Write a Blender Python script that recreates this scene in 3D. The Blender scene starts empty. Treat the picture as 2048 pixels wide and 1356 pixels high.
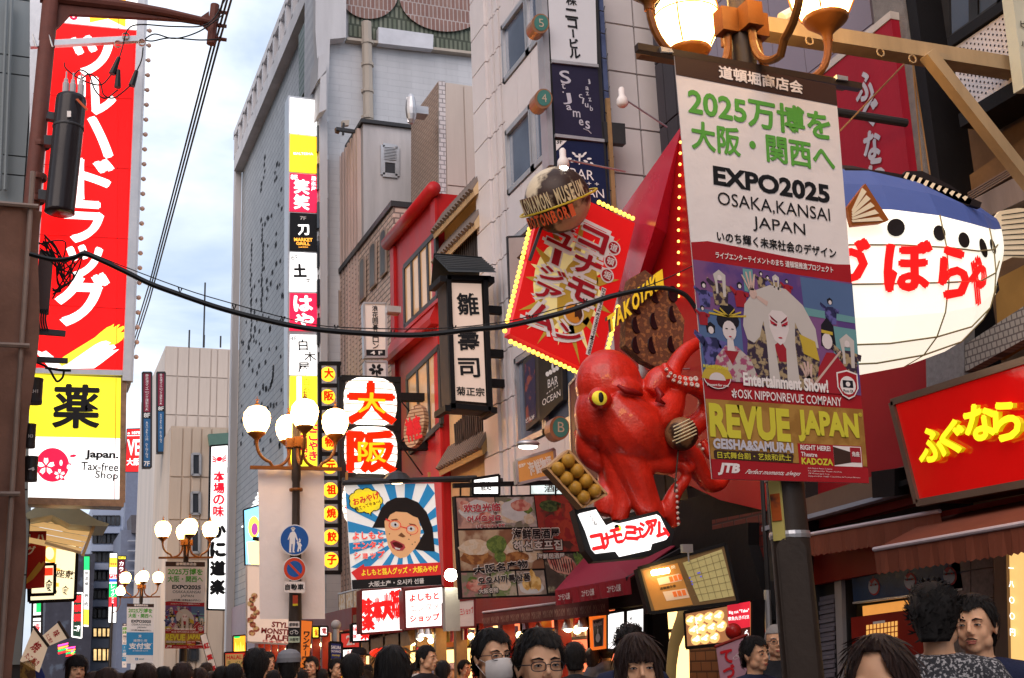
import bpy, bmesh, math, random
from mathutils import Vector as V, Matrix
random.seed(7)
sc = bpy.context.scene
COL = sc.collection
rad = math.radians
# ------------------------------------------------------------------ camera
FL = 2463.0
cZ = V((-369, 9348, -FL)).normalized()
cY = V((-984, -688, -FL)).normalized()
cX = cY.cross(cZ).normalized(); cY = cZ.cross(cX).normalized()
CAM = V((0, 0, 1.55))
def ray(u, v):
    d = V((u - 1024, 678 - v, -FL))
    return V((d.dot(cX), d.dot(cY), d.dot(cZ)))
cam = bpy.data.cameras.new('camera'); cam.sensor_width = 36; cam.lens = FL / 2048 * 36
cam.clip_end = 3000; cam.clip_start = .05
co = bpy.data.objects.new('camera', cam); COL.objects.link(co)
R3 = Matrix((cX, cY, cZ))          # rows: world axes seen from the camera
co.matrix_world = Matrix.Translation(CAM) @ R3.to_4x4()
sc.camera = co
# ------------------------------------------------------------------ sky, sun, exposure
SUN_EL, SUN_ROT = 9, 250
w = bpy.data.worlds.new('World'); sc.world = w; w.use_nodes = True
nt = w.node_tree; N = nt.nodes; L = nt.links; N.clear()
out = N.new('ShaderNodeOutputWorld'); bg = N.new('ShaderNodeBackground')
sky = N.new('ShaderNodeTexSky'); sky.sky_type = 'NISHITA'; sky.sun_disc = False
sky.sun_elevation = rad(SUN_EL); sky.sun_rotation = rad(SUN_ROT)
tc = N.new('ShaderNodeTexCoord'); mp = N.new('ShaderNodeMapping'); mp.inputs['Scale'].default_value = (1, 1, 2.2)
nz = N.new('ShaderNodeTexNoise'); nz.inputs['Scale'].default_value = 3.6; nz.inputs['Detail'].default_value = 7; nz.inputs['Roughness'].default_value = .52
nz.inputs['Distortion'].default_value = .35
rp = N.new('ShaderNodeValToRGB'); rp.color_ramp.elements[0].position = .36; rp.color_ramp.elements[1].position = .60
n2 = N.new('ShaderNodeTexNoise'); n2.inputs['Scale'].default_value = 7; n2.inputs['Detail'].default_value = 5
r2 = N.new('ShaderNodeValToRGB'); r2.color_ramp.elements[0].color = (3.7, 4.2, 5.0, 1); r2.color_ramp.elements[1].color = (6.6, 7.0, 7.7, 1)
r2.color_ramp.elements[0].position = .3; r2.color_ramp.elements[1].position = .7
mx0 = N.new('ShaderNodeMix'); mx0.data_type = 'RGBA'; mx0.inputs[0].default_value = .62
mx0.inputs[7].default_value = (2.9, 3.7, 5.2, 1)
mx = N.new('ShaderNodeMix'); mx.data_type = 'RGBA'
L.new(tc.outputs['Generated'], mp.inputs[0]); L.new(mp.outputs[0], nz.inputs['Vector']); L.new(mp.outputs[0], n2.inputs['Vector'])
L.new(nz.outputs['Fac'], rp.inputs[0]); L.new(n2.outputs['Fac'], r2.inputs[0])
L.new(sky.outputs[0], mx0.inputs[6]); L.new(mx0.outputs[2], mx.inputs[6]); L.new(r2.outputs[0], mx.inputs[7]); L.new(rp.outputs[0], mx.inputs[0])
L.new(mx.outputs[2], bg.inputs[0]); bg.inputs[1].default_value = 0.15
L.new(bg.outputs[0], out.inputs[0])
sl = bpy.data.lights.new('sun', 'SUN'); sl.energy = 1.5; sl.angle = rad(50); sl.color = (1, .82, .72)
so = bpy.data.objects.new('sun', sl); COL.objects.link(so)
so.rotation_euler = (rad(90 - 40), 0, rad(-38))
sc.view_settings.view_transform = 'Standard'; sc.view_settings.look = 'None'
sc.view_settings.exposure = 0.55; sc.view_settings.gamma = 1
sc.cycles.use_denoising = True; sc.cycles.max_bounces = 5; sc.cycles.diffuse_bounces = 3
sc.cycles.glossy_bounces = 2; sc.cycles.transmission_bounces = 3; sc.cycles.transparent_max_bounces = 6
sc.cycles.sample_clamp_indirect = 4; sc.cycles.caustics_reflective = False; sc.cycles.caustics_refractive = False
# ------------------------------------------------------------------ materials
_m = {}
def M(name, col=(.5, .5, .5), rough=.6, metal=0, emit=0, noise=.14, scale=2.5, bump=.08, streak=0, brick=None, ecol=None,
      wave=None, spec=.22, alpha=1, samp=None, clear=0, col2=None, thr=.5):
    if name in _m: return _m[name]
    m = bpy.data.materials.new(name); m.use_nodes = True; _m[name] = m
    nt = m.node_tree; n = nt.nodes; l = nt.links; p = n['Principled BSDF']
    p.inputs['Roughness'].default_value = rough; p.inputs['Metallic'].default_value = metal
    p.inputs['Specular IOR Level'].default_value = spec; p.inputs['Alpha'].default_value = alpha
    p.inputs['Coat Weight'].default_value = clear
    c4 = (*col, 1)
    tc = n.new('ShaderNodeTexCoord'); src = tc.outputs['Object']
    base = None
    if brick:
        ax, bw, bh, c2, mc, ms = brick
        sx = n.new('ShaderNodeSeparateXYZ'); cb = n.new('ShaderNodeCombineXYZ'); l.new(src, sx.inputs[0])
        l.new(sx.outputs[1 if ax == 'x' else 0], cb.inputs[0]); l.new(sx.outputs[2], cb.inputs[1])
        b = n.new('ShaderNodeTexBrick'); b.inputs['Scale'].default_value = 1; b.inputs['Brick Width'].default_value = bw
        b.inputs['Row Height'].default_value = bh; b.inputs['Mortar Size'].default_value = ms; b.inputs['Mortar Smooth'].default_value = .2
        b.inputs['Color1'].default_value = c4; b.inputs['Color2'].default_value = (*c2, 1); b.inputs['Mortar'].default_value = (*mc, 1)
        l.new(cb.outputs[0], b.inputs[0]); base = b.outputs[0]
        bm = n.new('ShaderNodeBump'); bm.inputs['Strength'].default_value = .5; bm.inputs['Distance'].default_value = .01; bm.invert = True
        l.new(b.outputs['Fac'], bm.inputs['Height']); l.new(bm.outputs[0], p.inputs['Normal'])
    if col2 is not None:
        g = n.new('ShaderNodeTexNoise'); g.inputs['Scale'].default_value = scale; g.inputs['Detail'].default_value = 5
        cr = n.new('ShaderNodeValToRGB'); cr.color_ramp.elements[0].position = thr - .04; cr.color_ramp.elements[1].position = thr + .04
        cr.color_ramp.elements[0].color = c4; cr.color_ramp.elements[1].color = (*col2, 1)
        l.new(src, g.inputs['Vector']); l.new(g.outputs[0], cr.inputs[0]); base = cr.outputs[0]
    if noise:
        g = n.new('ShaderNodeTexNoise'); g.inputs['Scale'].default_value = scale; g.inputs['Detail'].default_value = 6
        g.inputs['Roughness'].default_value = .65
        mpn = n.new('ShaderNodeMapping'); mpn.inputs['Scale'].default_value = (1, 1, .12 if streak else 1)
        l.new(src, mpn.inputs[0]); l.new(mpn.outputs[0], g.inputs['Vector'])
        mr = n.new('ShaderNodeMapRange'); mr.inputs['From Min'].default_value = .3; mr.inputs['From Max'].default_value = .7
        k = noise + streak
        mr.inputs['To Min'].default_value = 1 - k; mr.inputs['To Max'].default_value = 1 + noise * .4
        l.new(g.outputs[0], mr.inputs[0])
        vm = n.new('ShaderNodeVectorMath'); vm.operation = 'SCALE'
        if base: l.new(base, vm.inputs[0])
        else: vm.inputs[0].default_value = col
        l.new(mr.outputs[0], vm.inputs['Scale']); base = vm.outputs[0]
        if bump and not brick:
            g2 = n.new('ShaderNodeTexNoise'); g2.inputs['Scale'].default_value = scale * 9; g2.inputs['Detail'].default_value = 4
            l.new(src, g2.inputs['Vector'])
            bm = n.new('ShaderNodeBump'); bm.inputs['Strength'].default_value = bump; bm.inputs['Distance'].default_value = .02
            l.new(g2.outputs[0], bm.inputs['Height']); l.new(bm.outputs[0], p.inputs['Normal'])
        rr = n.new('ShaderNodeMapRange'); rr.inputs['To Min'].default_value = max(.02, rough - .1); rr.inputs['To Max'].default_value = min(1, rough + .12)
        l.new(g.outputs[0], rr.inputs[0]); l.new(rr.outputs[0], p.inputs['Roughness'])
    if base: l.new(base, p.inputs['Base Color'])
    else: p.inputs['Base Color'].default_value = c4
    if emit:
        if ecol is None and base: l.new(base, p.inputs['Emission Color'])
        else: p.inputs['Emission Color'].default_value = (*(ecol or col), 1)
        p.inputs['Emission Strength'].default_value = emit
        m.cycles.emission_sampling = samp or 'NONE'
    return m
def E(name, col, s=1.0, samp='AUTO', noise=.05, scale=2):     # lit sign face
    return M('lit_' + name, col, .35, emit=s, noise=noise, scale=scale, bump=0, samp=samp)
# ------------------------------------------------------------------ geometry helpers
class Pl:
    def __init__(s, p, n): s.p = V(p); s.n = V(n).normalized()
    def pt(s, u, v, o=0):
        d = ray(u, v); t = (s.p - CAM).dot(s.n) / d.dot(s.n)
        return CAM + d * t + s.n * o
    def uv(s, px, o=0): return [s.pt(a, b, o) for a, b in px]
def PX(x): return Pl((x, 0, 0), (-1, 0, 0))
def PY(y): return Pl((0, y, 0), (0, -1, 0))
def PV(x, y, deg): return Pl((x, y, 0), (math.sin(rad(deg)), -math.cos(rad(deg)), 0))   # vertical plane, 0 faces -Y, negative turns to the street
R = 6.5
FX = PX(R)
WL = {}
def thing(name, label, cat, group=None, loc=(0, 0, 0), kind=None):
    o = bpy.data.objects.new(name, None); COL.objects.link(o); o.location = loc; o.empty_display_size = .2
    o['label'] = label; o['category'] = cat
    if group: o['group'] = group
    if kind: o['kind'] = kind
    WL[o.name] = V(loc); return o
def wl(o): return WL.get(o.name, V((0, 0, 0))) if o else V((0, 0, 0))
class MB:
    def __init__(s): s.v = []; s.f = []; s.m = []
    def poly(s, pts, mi=0):
        b = len(s.v); s.v += [V(p) for p in pts]; s.f.append(list(range(b, b + len(pts)))); s.m.append(mi); return s
    def prism(s, pts, d, mi=0, back=True):
        pts = [V(p) for p in pts]; d = V(d); n = len(pts); b = len(s.v)
        s.v += pts + [p + d for p in pts]; s.f.append(list(range(b, b + n))); s.m.append(mi)
        if back: s.f.append([b + n + i for i in reversed(range(n))]); s.m.append(mi)
        for i in range(n):
            j = (i + 1) % n; s.f.append([b + i, b + n + i, b + n + j, b + j]); s.m.append(mi)
        return s
    def box(s, x0, x1, y0, y1, z0, z1, mi=0):
        return s.prism([(x0, y0, z0), (x1, y0, z0), (x1, y0, z1), (x0, y0, z1)], (0, y1 - y0, 0), mi)
    def obox(s, c, u, v, wv, a, b, d, mi=0):      # centre, three axes, three half sizes
        c, u, v, wv = V(c), V(u).normalized() * a, V(v).normalized() * b, V(wv).normalized() * d
        return s.prism([c - u - v - wv, c + u - v - wv, c + u + v - wv, c - u + v - wv], wv * 2, mi)
    def bar(s, a, b, w_, h_, up=(0, 0, 1), mi=0):
        a, b = V(a), V(b); d = b - a; t = d.normalized(); up = V(up)
        x = t.cross(up)
        if x.length < 1e-3: x = t.cross(V((0, 1, 0)))
        x.normalize(); y = x.cross(t)
        return s.obox((a + b) / 2, t, x, y, d.length / 2, w_ / 2, h_ / 2, mi)
    def tube(s, path, r, seg=8, mi=0, cap=True):
        path = [V(p) for p in path]; n = len(path); rs = r if isinstance(r, (list, tuple)) else [r] * n
        prev = None; b = len(s.v)
        for i, p in enumerate(path):
            t = (path[min(i + 1, n - 1)] - path[max(i - 1, 0)]).normalized()
            if prev is None:
                x = t.cross(V((0, 0, 1)))
                if x.length < 1e-2: x = t.cross(V((0, 1, 0)))
            else: x = prev - t * prev.dot(t)
            x.normalize(); prev = x; y = t.cross(x)
            for k in range(seg):
                a = 2 * math.pi * k / seg; s.v.append(p + (x * math.cos(a) + y * math.sin(a)) * rs[i])
        for i in range(n - 1):
            for k in range(seg):
                k2 = (k + 1) % seg; s.f.append([b + i * seg + k, b + i * seg + k2, b + (i + 1) * seg + k2, b + (i + 1) * seg + k]); s.m.append(mi)
        if cap:
            s.f.append([b + k for k in reversed(range(seg))]); s.m.append(mi)
            s.f.append([b + (n - 1) * seg + k for k in range(seg)]); s.m.append(mi)
        return s
    def lathe(s, prof, c=(0, 0, 0), seg=16, mi=0, axis=None, sx=1, sy=1):   # prof (r, z)
        c = V(c); b = len(s.v); n = len(prof)
        Mx = Matrix.Identity(3) if axis is None else V((0, 0, 1)).rotation_difference(V(axis)).to_matrix()
        for r, z in prof:
            for k in range(seg):
                a = 2 * math.pi * k / seg; s.v.append(c + Mx @ V((r * math.cos(a) * sx, r * math.sin(a) * sy, z)))
        for i in range(n - 1):
            for k in range(seg):
                k2 = (k + 1) % seg; s.f.append([b + i * seg + k, b + i * seg + k2, b + (i + 1) * seg + k2, b + (i + 1) * seg + k]); s.m.append(mi)
        return s
    def ball(s, c, rx, ry=None, rz=None, seg=12, rings=8, mi=0, axis=None):
        ry = rx if ry is None else ry; rz = rx if rz is None else rz
        pr = [(max(1e-4, math.sin(math.pi * i / rings)), -math.cos(math.pi * i / rings) * rz) for i in range(rings + 1)]
        return s.lathe(pr, c, seg, mi, axis, rx, ry)
    def build(s, name, mats, parent=None, smooth=False, label=None, kind=None, cat=None, group=None, bevel=0):
        me = bpy.data.meshes.new(name); off = wl(parent)
        me.from_pydata([tuple(p - off) for p in s.v], [], s.f)
        if not isinstance(mats, (list, tuple)): mats = [mats]
        for m in mats: me.materials.append(m)
        if len(mats) > 1: me.polygons.foreach_set('material_index', s.m)
        if smooth: me.polygons.foreach_set('use_smooth', [True] * len(me.polygons))
        o = bpy.data.objects.new(name, me); COL.objects.link(o)
        if parent: o.parent = parent; WL[o.name] = off
        if bevel:
            b = o.modifiers.new('b', 'BEVEL'); b.width = bevel; b.segments = 2; b.limit_method = 'ANGLE'
        if label: o['label'] = label
        if kind: o['kind'] = kind
        if cat: o['category'] = cat
        if group: o['group'] = group
        return o
def slab(par, name, pl, px, th, mat, o=0, **k):
    a = pl.uv(px, o); return MB().prism(a, -pl.n * th).build(name, mat, par, **k)
def flat(par, name, pl, px, mat, o=.004, **k): return MB().poly(pl.uv(px, o)).build(name, mat, par, **k)
def flats(par, name, pl, pxs, mat, o=.004, **k):
    mb = MB()
    for px in pxs: mb.poly(pl.uv(px, o))
    if len(pxs) > 1: k.setdefault('kind', 'stuff')
    return mb.build(name, mat, par, **k)
def copy_tree(o, parent=None):
    c = o.copy(); COL.objects.link(c)
    WL[c.name] = WL.get(o.name, V((0, 0, 0)))
    if parent: c.parent = parent
    for ch in list(o.children): copy_tree(ch, c)
    return c
def lerp(a, b, t): return a + (b - a) * t
def circ(cx, cy, rx, ry=None, n=24, a0=0, a1=360, rot=0):
    ry = rx if ry is None else ry; r = rad(rot); P = []
    for i in range(n + (0 if a1 - a0 >= 360 else 1)):
        a = rad(a0 + (a1 - a0) * i / n); x, y = rx * math.cos(a), ry * math.sin(a)
        P.append((cx + x * math.cos(r) - y * math.sin(r), cy + x * math.sin(r) + y * math.cos(r)))
    return P
def ring_px(cx, cy, r0, r1, ky=1, n=24):   # quads of a ring in px
    return [[(cx + r0 * math.cos(a), cy + r0 * ky * math.sin(a)), (cx + r1 * math.cos(a), cy + r1 * ky * math.sin(a)),
             (cx + r1 * math.cos(b), cy + r1 * ky * math.sin(b)), (cx + r0 * math.cos(b), cy + r0 * ky * math.sin(b))]
            for a, b in ((2 * math.pi * i / n, 2 * math.pi * (i + 1) / n) for i in range(n))]
# ------------------------------------------------------------------ lettering
_ts = bpy.data.scenes.new('tmp_text'); _tc = bpy.data.curves.new('t', 'FONT'); _to = bpy.data.objects.new('t', _tc)
_ts.collection.objects.link(_to); _tc.dimensions = '2D'; _tc.fill_mode = 'FRONT'
_tcache = {}
def glyph(s, bold, res):
    k = (s, bold, res)
    if k in _tcache: return _tcache[k]
    _tc.body = s; _tc.offset = bold; _tc.resolution_u = res
    vl = _ts.view_layers[0]; vl.update(); dg = vl.depsgraph; dg.update()
    me = bpy.data.meshes.new_from_object(_to.evaluated_get(dg))
    vs = [v.co.copy() for v in me.vertices]; fs = [list(p.vertices) for p in me.polygons]
    bpy.data.meshes.remove(me)
    if vs:
        x0 = min(v.x for v in vs); x1 = max(v.x for v in vs); y0 = min(v.y for v in vs); y1 = max(v.y for v in vs)
    else: x0 = y0 = 0; x1 = y1 = 1
    _tcache[k] = (vs, fs, x0, x1, y0, y1); return _tcache[k]
def put_text(mb, s, O, U, Vv, nrm=None, bold=0, res=2, ext=0, mi=0, keep=False, shear=0):
    """fit text s to the box with bottom-left O, width vector U, height vector Vv"""
    if bold > .012 and any(ord(c) > 0x2fff for c in s):      # dense characters are fattened by layered copies
        b2 = bold - .01; n = len(s) if U.length > Vv.length else 1; e = Vv.length * b2 * .9
        u1, v1 = U.normalized() * e, Vv.normalized() * e; k = nrm if nrm is not None else V((0, 0, 0))
        for i, (a, c) in enumerate(((1, 0), (-1, 0), (0, 1), (0, -1))):
            put_text(mb, s, O + u1 * a + v1 * c + k * .0004 * i, U, Vv, nrm, .01, res, ext if i < 2 else 0, mi, keep, shear)
        return
    vs, fs, x0, x1, y0, y1 = glyph(s, bold, res)
    sx = 1 / max(x1 - x0, 1e-5); sy = 1 / max(y1 - y0, 1e-5); ox = oy = 0
    if keep:
        k = min(U.length * sx, Vv.length * sy); ax = k * (x1 - x0) / U.length; ay = k * (y1 - y0) / Vv.length
        ox = (1 - ax) / 2; oy = (1 - ay) / 2; sx *= ax; sy *= ay
    b = len(mb.v)
    for v in vs:
        a = (v.x - x0) * sx + ox; c = (v.y - y0) * sy + oy
        mb.v.append(O + U * (a + shear * c) + Vv * c)
    nv = len(vs)
    for f in fs: mb.f.append([b + i for i in f]); mb.m.append(mi)
    if ext:                       # give the letters thickness: a back copy joined along the boundary
        e = nrm * ext
        for i in range(nv): mb.v.append(mb.v[b + i] - e)
        cnt = {}
        for f in fs:
            for i in range(len(f)):
                a, c = f[i], f[(i + 1) % len(f)]
                cnt[(a, c)] = cnt.get((a, c), 0) + 1
        for (a, c) in cnt:
            if (c, a) not in cnt: mb.f.append([b + a, b + nv + a, b + nv + c, b + c]); mb.m.append(mi + (1 if ext and mi == 0 else 0))
def txt(par, pl, s, a, b, h, mat, o=.008, bold=.02, res=2, ext=0, name='lettering', keep=False, mb=None, side=None, shear=0, **k):
    """horizontal lettering between photo points a (middle left) and b (middle right), h pixels tall"""
    A = pl.pt(*a); B = pl.pt(*b); U = B - A; mid = ((a[0] + b[0]) / 2, (a[1] + b[1]) / 2)
    hh = (pl.pt(mid[0], mid[1] - h / 2) - pl.pt(mid[0], mid[1] + h / 2)).length
    W = pl.n.cross(U).normalized()
    if W.dot(cZ if False else V((0, 0, 1))) < 0 and abs(W.z) > .05: W = -W
    own = mb is None; mb = mb or MB()
    put_text(mb, s, A - W * hh / 2 + pl.n * (o + ext), U, W * hh, pl.n, bold, res, ext, 0, keep, shear)
    if own: return mb.build(name, [mat, side or mat] if ext else mat, par, **k)
def vtxt(par, pl, s, a, b, wpx, mat, o=.008, bold=.02, res=2, name='lettering', fill=.92, mb=None, keep=True, ext=0, rot90=(), side=None, **k):
    """lettering stacked downwards from photo point a (top centre) to b (bottom centre)"""
    A = pl.pt(*a); B = pl.pt(*b); D = (B - A); n = len(s); mid = ((a[0] + b[0]) / 2, (a[1] + b[1]) / 2)
    ww = (pl.pt(mid[0] + wpx / 2, mid[1]) - pl.pt(mid[0] - wpx / 2, mid[1])).length
    U = D.cross(pl.n).normalized()
    if U.dot(pl.pt(mid[0] + 5, mid[1]) - pl.pt(mid[0], mid[1])) < 0: U = -U
    own = mb is None; mb = mb or MB(); cell = D / n
    for i, ch in enumerate(s):
        if ch == ' ': continue
        c = A + cell * (i + .5) + pl.n * (o + ext); up = -cell * fill
        if ch in 'ー|':
            put_text(mb, '|' if ch == 'ー' else ch, c - up * .45 - U * ww * .07, U * ww * .14, up * .9, pl.n, bold, res, ext); continue
        fx = 1 if not keep else 1
        put_text(mb, ch, c - U * ww / 2 * fx - up / 2, U * ww * fx, up, pl.n, bold, res, ext, 0, keep)
    if own: return mb.build(name, [mat, side or mat] if ext else mat, par, **k)
def Yf(u, v=900, x=R): return PX(x).pt(u, v).y
def Zf(u, v, x=R): return PX(x).pt(u, v).z
def Xe(u, v, y): return PY(y).pt(u, v).x
def Ze(u, v, y): return PY(y).pt(u, v).z
def panels(par, axis, c, aa, zz, mat, gap=.012, th=.03, name='panel', skip=()):
    """cladding panels laid on the plane axis=c, between the breaks aa and zz; each its own object, alike ones share a mesh"""
    cache = {}
    for i in range(len(aa) - 1):
        for j in range(len(zz) - 1):
            if (i, j) in skip: continue
            a0, a1, z0, z1 = aa[i] + gap, aa[i + 1] - gap, zz[j] + gap, zz[j + 1] - gap
            k = (round(a1 - a0, 3), round(z1 - z0, 3))
            if k not in cache:
                mb = MB(); a, z = k
                if axis == 'x': mb.box(-th, .002, 0, a, 0, z)
                else: mb.box(0, a, -th, .002, 0, z)
                me = mb.build(name, mat); me_data = me.data; bpy.data.objects.remove(me); cache[k] = me_data
            o = bpy.data.objects.new(name, cache[k]); COL.objects.link(o); o.parent = par
            p = V((c, a0, z0)) if axis == 'x' else V((a0, c, z0))
            o.location = p - wl(par)
def window(par, pl, px, frame_m, glass_m, nv=1, fw=.05, rec=.1, nh=0, name='window'):
    """a framed window on plane pl, corners TL,TR,BR,BL in px, with nv panes across"""
    q = pl.uv(px); tl, tr, br, bl = q; n = pl.n
    mb = MB()
    def bar(a, b, wd=fw): mb.bar(a + n * .01, b + n * .01, wd, rec, up=n.cross(b - a))
    bar(tl, tr); bar(bl, br); bar(tl, bl); bar(tr, br)
    for i in range(1, nv): bar(tl.lerp(tr, i / nv), bl.lerp(br, i / nv), fw * .8)
    for i in range(1, nh + 1): t = i / (nh + 1); bar(tl.lerp(bl, t), tr.lerp(br, t), fw * .7)
    f = MB(); 
    wdw = mb.build(name, frame_m, par)
    for i in range(nv):
        a, b = tl.lerp(tr, i / nv), tl.lerp(tr, (i + 1) / nv); c, d = bl.lerp(br, (i + 1) / nv), bl.lerp(br, i / nv)
        g = MB().prism([p + n * .012 for p in (a, b, c, d)], -n * .008).build('pane', glass_m, wdw)
    return wdw
# ------------------------------------------------------------------ materials of the place
asph = M('asphalt_paving', (.06, .058, .06), .75, scale=4, bump=.2)
m_white = M('white_render', (.62, .60, .61), .7, streak=.10, scale=1.2, bump=.15)
m_whited = M('white_painted_brick', (.60, .60, .62), .65, brick=('y', .62, .17, (.57, .57, .59), (.52, .52, .55), .006), scale=.8, noise=.12, streak=.08)
m_cream = M('cream_render', (.50, .43, .36), .75, streak=.12, scale=1.5, bump=.15)
m_beige = M('beige_panel', (.60, .52, .46), .6, streak=.12, scale=.9, bump=.05)
m_pinkcor = M('pinkish_corrugated', (.66, .50, .44), .6, streak=.14, scale=2)
m_greytile = M('blue_grey_tile', (.36, .36, .365), .5, brick=('x', .22, .22, (.42, .42, .425), (.20, .205, .22), .018), noise=.25, scale=.5)
m_tanb = M('tan_tile', (.42, .30, .24), .6, brick=('x', .24, .075, (.47, .35, .28), (.25, .19, .16), .014), noise=.14, scale=.7)
m_tanby = M('tan_tile_end', (.42, .30, .24), .6, brick=('y', .24, .075, (.47, .35, .28), (.25, .19, .16), .014), noise=.14, scale=.7)
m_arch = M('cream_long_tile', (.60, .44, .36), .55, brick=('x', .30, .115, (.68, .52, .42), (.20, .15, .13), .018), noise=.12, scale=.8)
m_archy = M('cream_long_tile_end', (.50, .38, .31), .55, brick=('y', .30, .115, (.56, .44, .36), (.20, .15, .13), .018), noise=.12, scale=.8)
m_red = M('red_painted_steel', (.52, .018, .02), .42, scale=1.5, noise=.15, streak=.08)
m_redd = M('dark_red_painted', (.20, .015, .018), .5, scale=1.5, noise=.2)
m_green = M('dark_green_tile', (.05, .09, .05), .5, brick=('y', .2, .1, (.03, .07, .04), (.16, .18, .16), .015))
m_glass = M('dark_window_glass', (.035, .04, .05), .08, noise=.2, scale=1, bump=0, spec=.8)
m_glassb = M('bluish_window_glass', (.11, .14, .20), .10, noise=.3, scale=.6, bump=0, spec=.9)
m_glassw = E('warm_room_glass', (1, .66, .28), .9, 'NONE', .6, 1.5)
m_glasst = M('tan_curtained_glass', (.30, .20, .12), .15, noise=.5, scale=1.2, bump=0, emit=.25, ecol=(.9, .45, .18))
m_alu = M('aluminium', (.55, .54, .55), .38, metal=.7, noise=.15, scale=3)
m_steel = M('dark_steel', (.05, .048, .05), .45, metal=.4, noise=.2)
m_black = M('black_steel', (.008, .007, .008), .6, noise=.2, spec=.2)
m_wire = M('black_cable', (.008, .008, .009), .45, noise=0)
m_rust = M('red_brown_pole_paint', (.115, .035, .024), .6, noise=.25, scale=5, bump=.2)
m_wood = M('dark_wood', (.06, .045, .038), .6, scale=6, noise=.35)
m_off = M('off_white_print', (.80, .72, .67), .55, noise=.04, bump=.02)
m_silver = M('silver_facade_tile', (.44, .42, .43), .42, noise=.1, scale=1.5, streak=.06)
m_niko = M('pale_grey_tile_panel', (.66, .60, .59), .38, noise=.10, scale=.8, bump=.03)
m_purp = M('purple_grey_panel', (.25, .215, .26), .5, noise=.1, scale=.8, bump=.03)
m_darkg = M('charcoal_metal', (.055, .05, .058), .5, noise=.15)
m_conc = M('rough_concrete', (.21, .19, .18), .9, noise=.25, scale=14, bump=.7)
m_lou = M('perforated_white_metal', (.60, .55, .55), .5)
m_brown = M('brown_board', (.17, .10, .06), .7, noise=.3, scale=3)
m_net = M('brown_scaffold_sheet', (.23, .115, .08), .75, noise=.3, scale=1.6, bump=.3)
m_sidg = M('grey_green_siding', (.20, .225, .235), .6, noise=.15, scale=1.2, streak=.1)
m_blueb = M('blue_grey_office_wall', (.30, .34, .44), .6, noise=.1, scale=.3)
white = E('white', (1, .985, .96), .98); whiteN = E('white_small', (1, .98, .95), 1.0, 'NONE')
redl = E('red', (.95, .006, .006), .8); yell = E('yellow', (1, .82, .02), 1.05)
ink = M('black_ink', (.012, .012, .014), .5, noise=0); inkr = M('red_ink', (.62, .02, .03), .5, noise=0)
inkw = M('white_ink', (.8, .78, .76), .5, noise=0)
ORANGE = E('orange', (1, .42, .05), 1.2)
# ------------------------------------------------------------------ ground
g = MB(); g.poly([(-400, -200, 0), (400, -200, 0), (400, 900, 0), (-400, 900, 0)]); g.build('ground', asph, kind='structure')
m_pave = M('granite_paving', (.17, .15, .14), .6, brick=('y', .6, .3, (.2, .18, .165), (.08, .07, .07), .012))
g = MB(); g.box(-1.6, 6.4, -10, 90, .001, .012); g.build('paving', M('street_paving', (.15, .13, .125), .55, noise=.25, scale=3), kind='structure')
# ------------------------------------------------------------------ right side, far to near
def bld(label, x0, x1, y0, y1, z1, mat, name='building', wallname='wall'):
    t = thing(name, label, 'building', loc=(x0, y0, 0))
    MB().box(x0, x1, y0, y1, 0, z1).build(wallname, mat, t); return t
# far white-panelled building with the 8F banners
Y = 62; p = PY(Y); x0 = Xe(331, 700, Y); zt = Ze(331, 692, Y)
b1 = bld('pale panelled building at the far end of the right side, thin aerials on its roof', x0, x0 + 26, Y, Y + 14, zt, m_beige)
xs = [x0] + [Xe(u, 800, Y) for u in (353, 375, 397, 420, 433, 455, 480)]; zs = [0, 6] + [Ze(400, v, Y) for v in (1060, 950, 832, 755)] + [zt]
panels(b1, 'y', Y, xs, sorted(zs), m_beige, .03, .05)
mb = MB()
for u, v in ((378, 660), (407, 565), (408, 670), (441, 672)):
    a = p.pt(u, 695); mb.tube([a, V((a.x, a.y, p.pt(u, v).z))], .045, 5)
mb.build('aerial', m_steel, b1)
Y = 54; x2 = Xe(341, 900, Y)
b1b = bld('lower tan block with three narrow windows standing in front of the pale panelled building', x2, x2 + 22, Y, Y + 7, Ze(345, 852, Y), M('tan_panel', (.60, .48, .38), .6, streak=.1, scale=1))
panels(b1b, 'y', Y, [x2] + [Xe(u, 1000, Y) for u in (362, 380, 400, 420, 452, 480)], [0, 5] + [Ze(400, v, Y) for v in (1120, 1040, 955)] + [Ze(345, 854, Y)], M('tan_panel'), .03, .05, skip=())
p = PY(Y - .08)
for q in ((384, 908, 400, 950), (383, 985, 399, 1028), (382, 1060, 398, 1105)):
    window(b1b, p, [(q[0], q[1]), (q[2], q[1]), (q[2], q[3]), (q[0], q[3])], m_alu, m_glass, fw=.12)
for q in ((362, 1298, 374, 1326), (380, 1296, 395, 1320)):
    window(b1b, p, [(q[0], q[1]), (q[2], q[1]), (q[2], q[3]), (q[0], q[3])], m_steel, m_glass, fw=.1)
# green tiled canopy and lit window beside the crab sign
slab(b1b, 'canopy', PY(Y - .4), [(417, 868), (462, 865), (459, 893), (420, 890)], .5, M('green_copper', (.13, .24, .20), .6))
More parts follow.
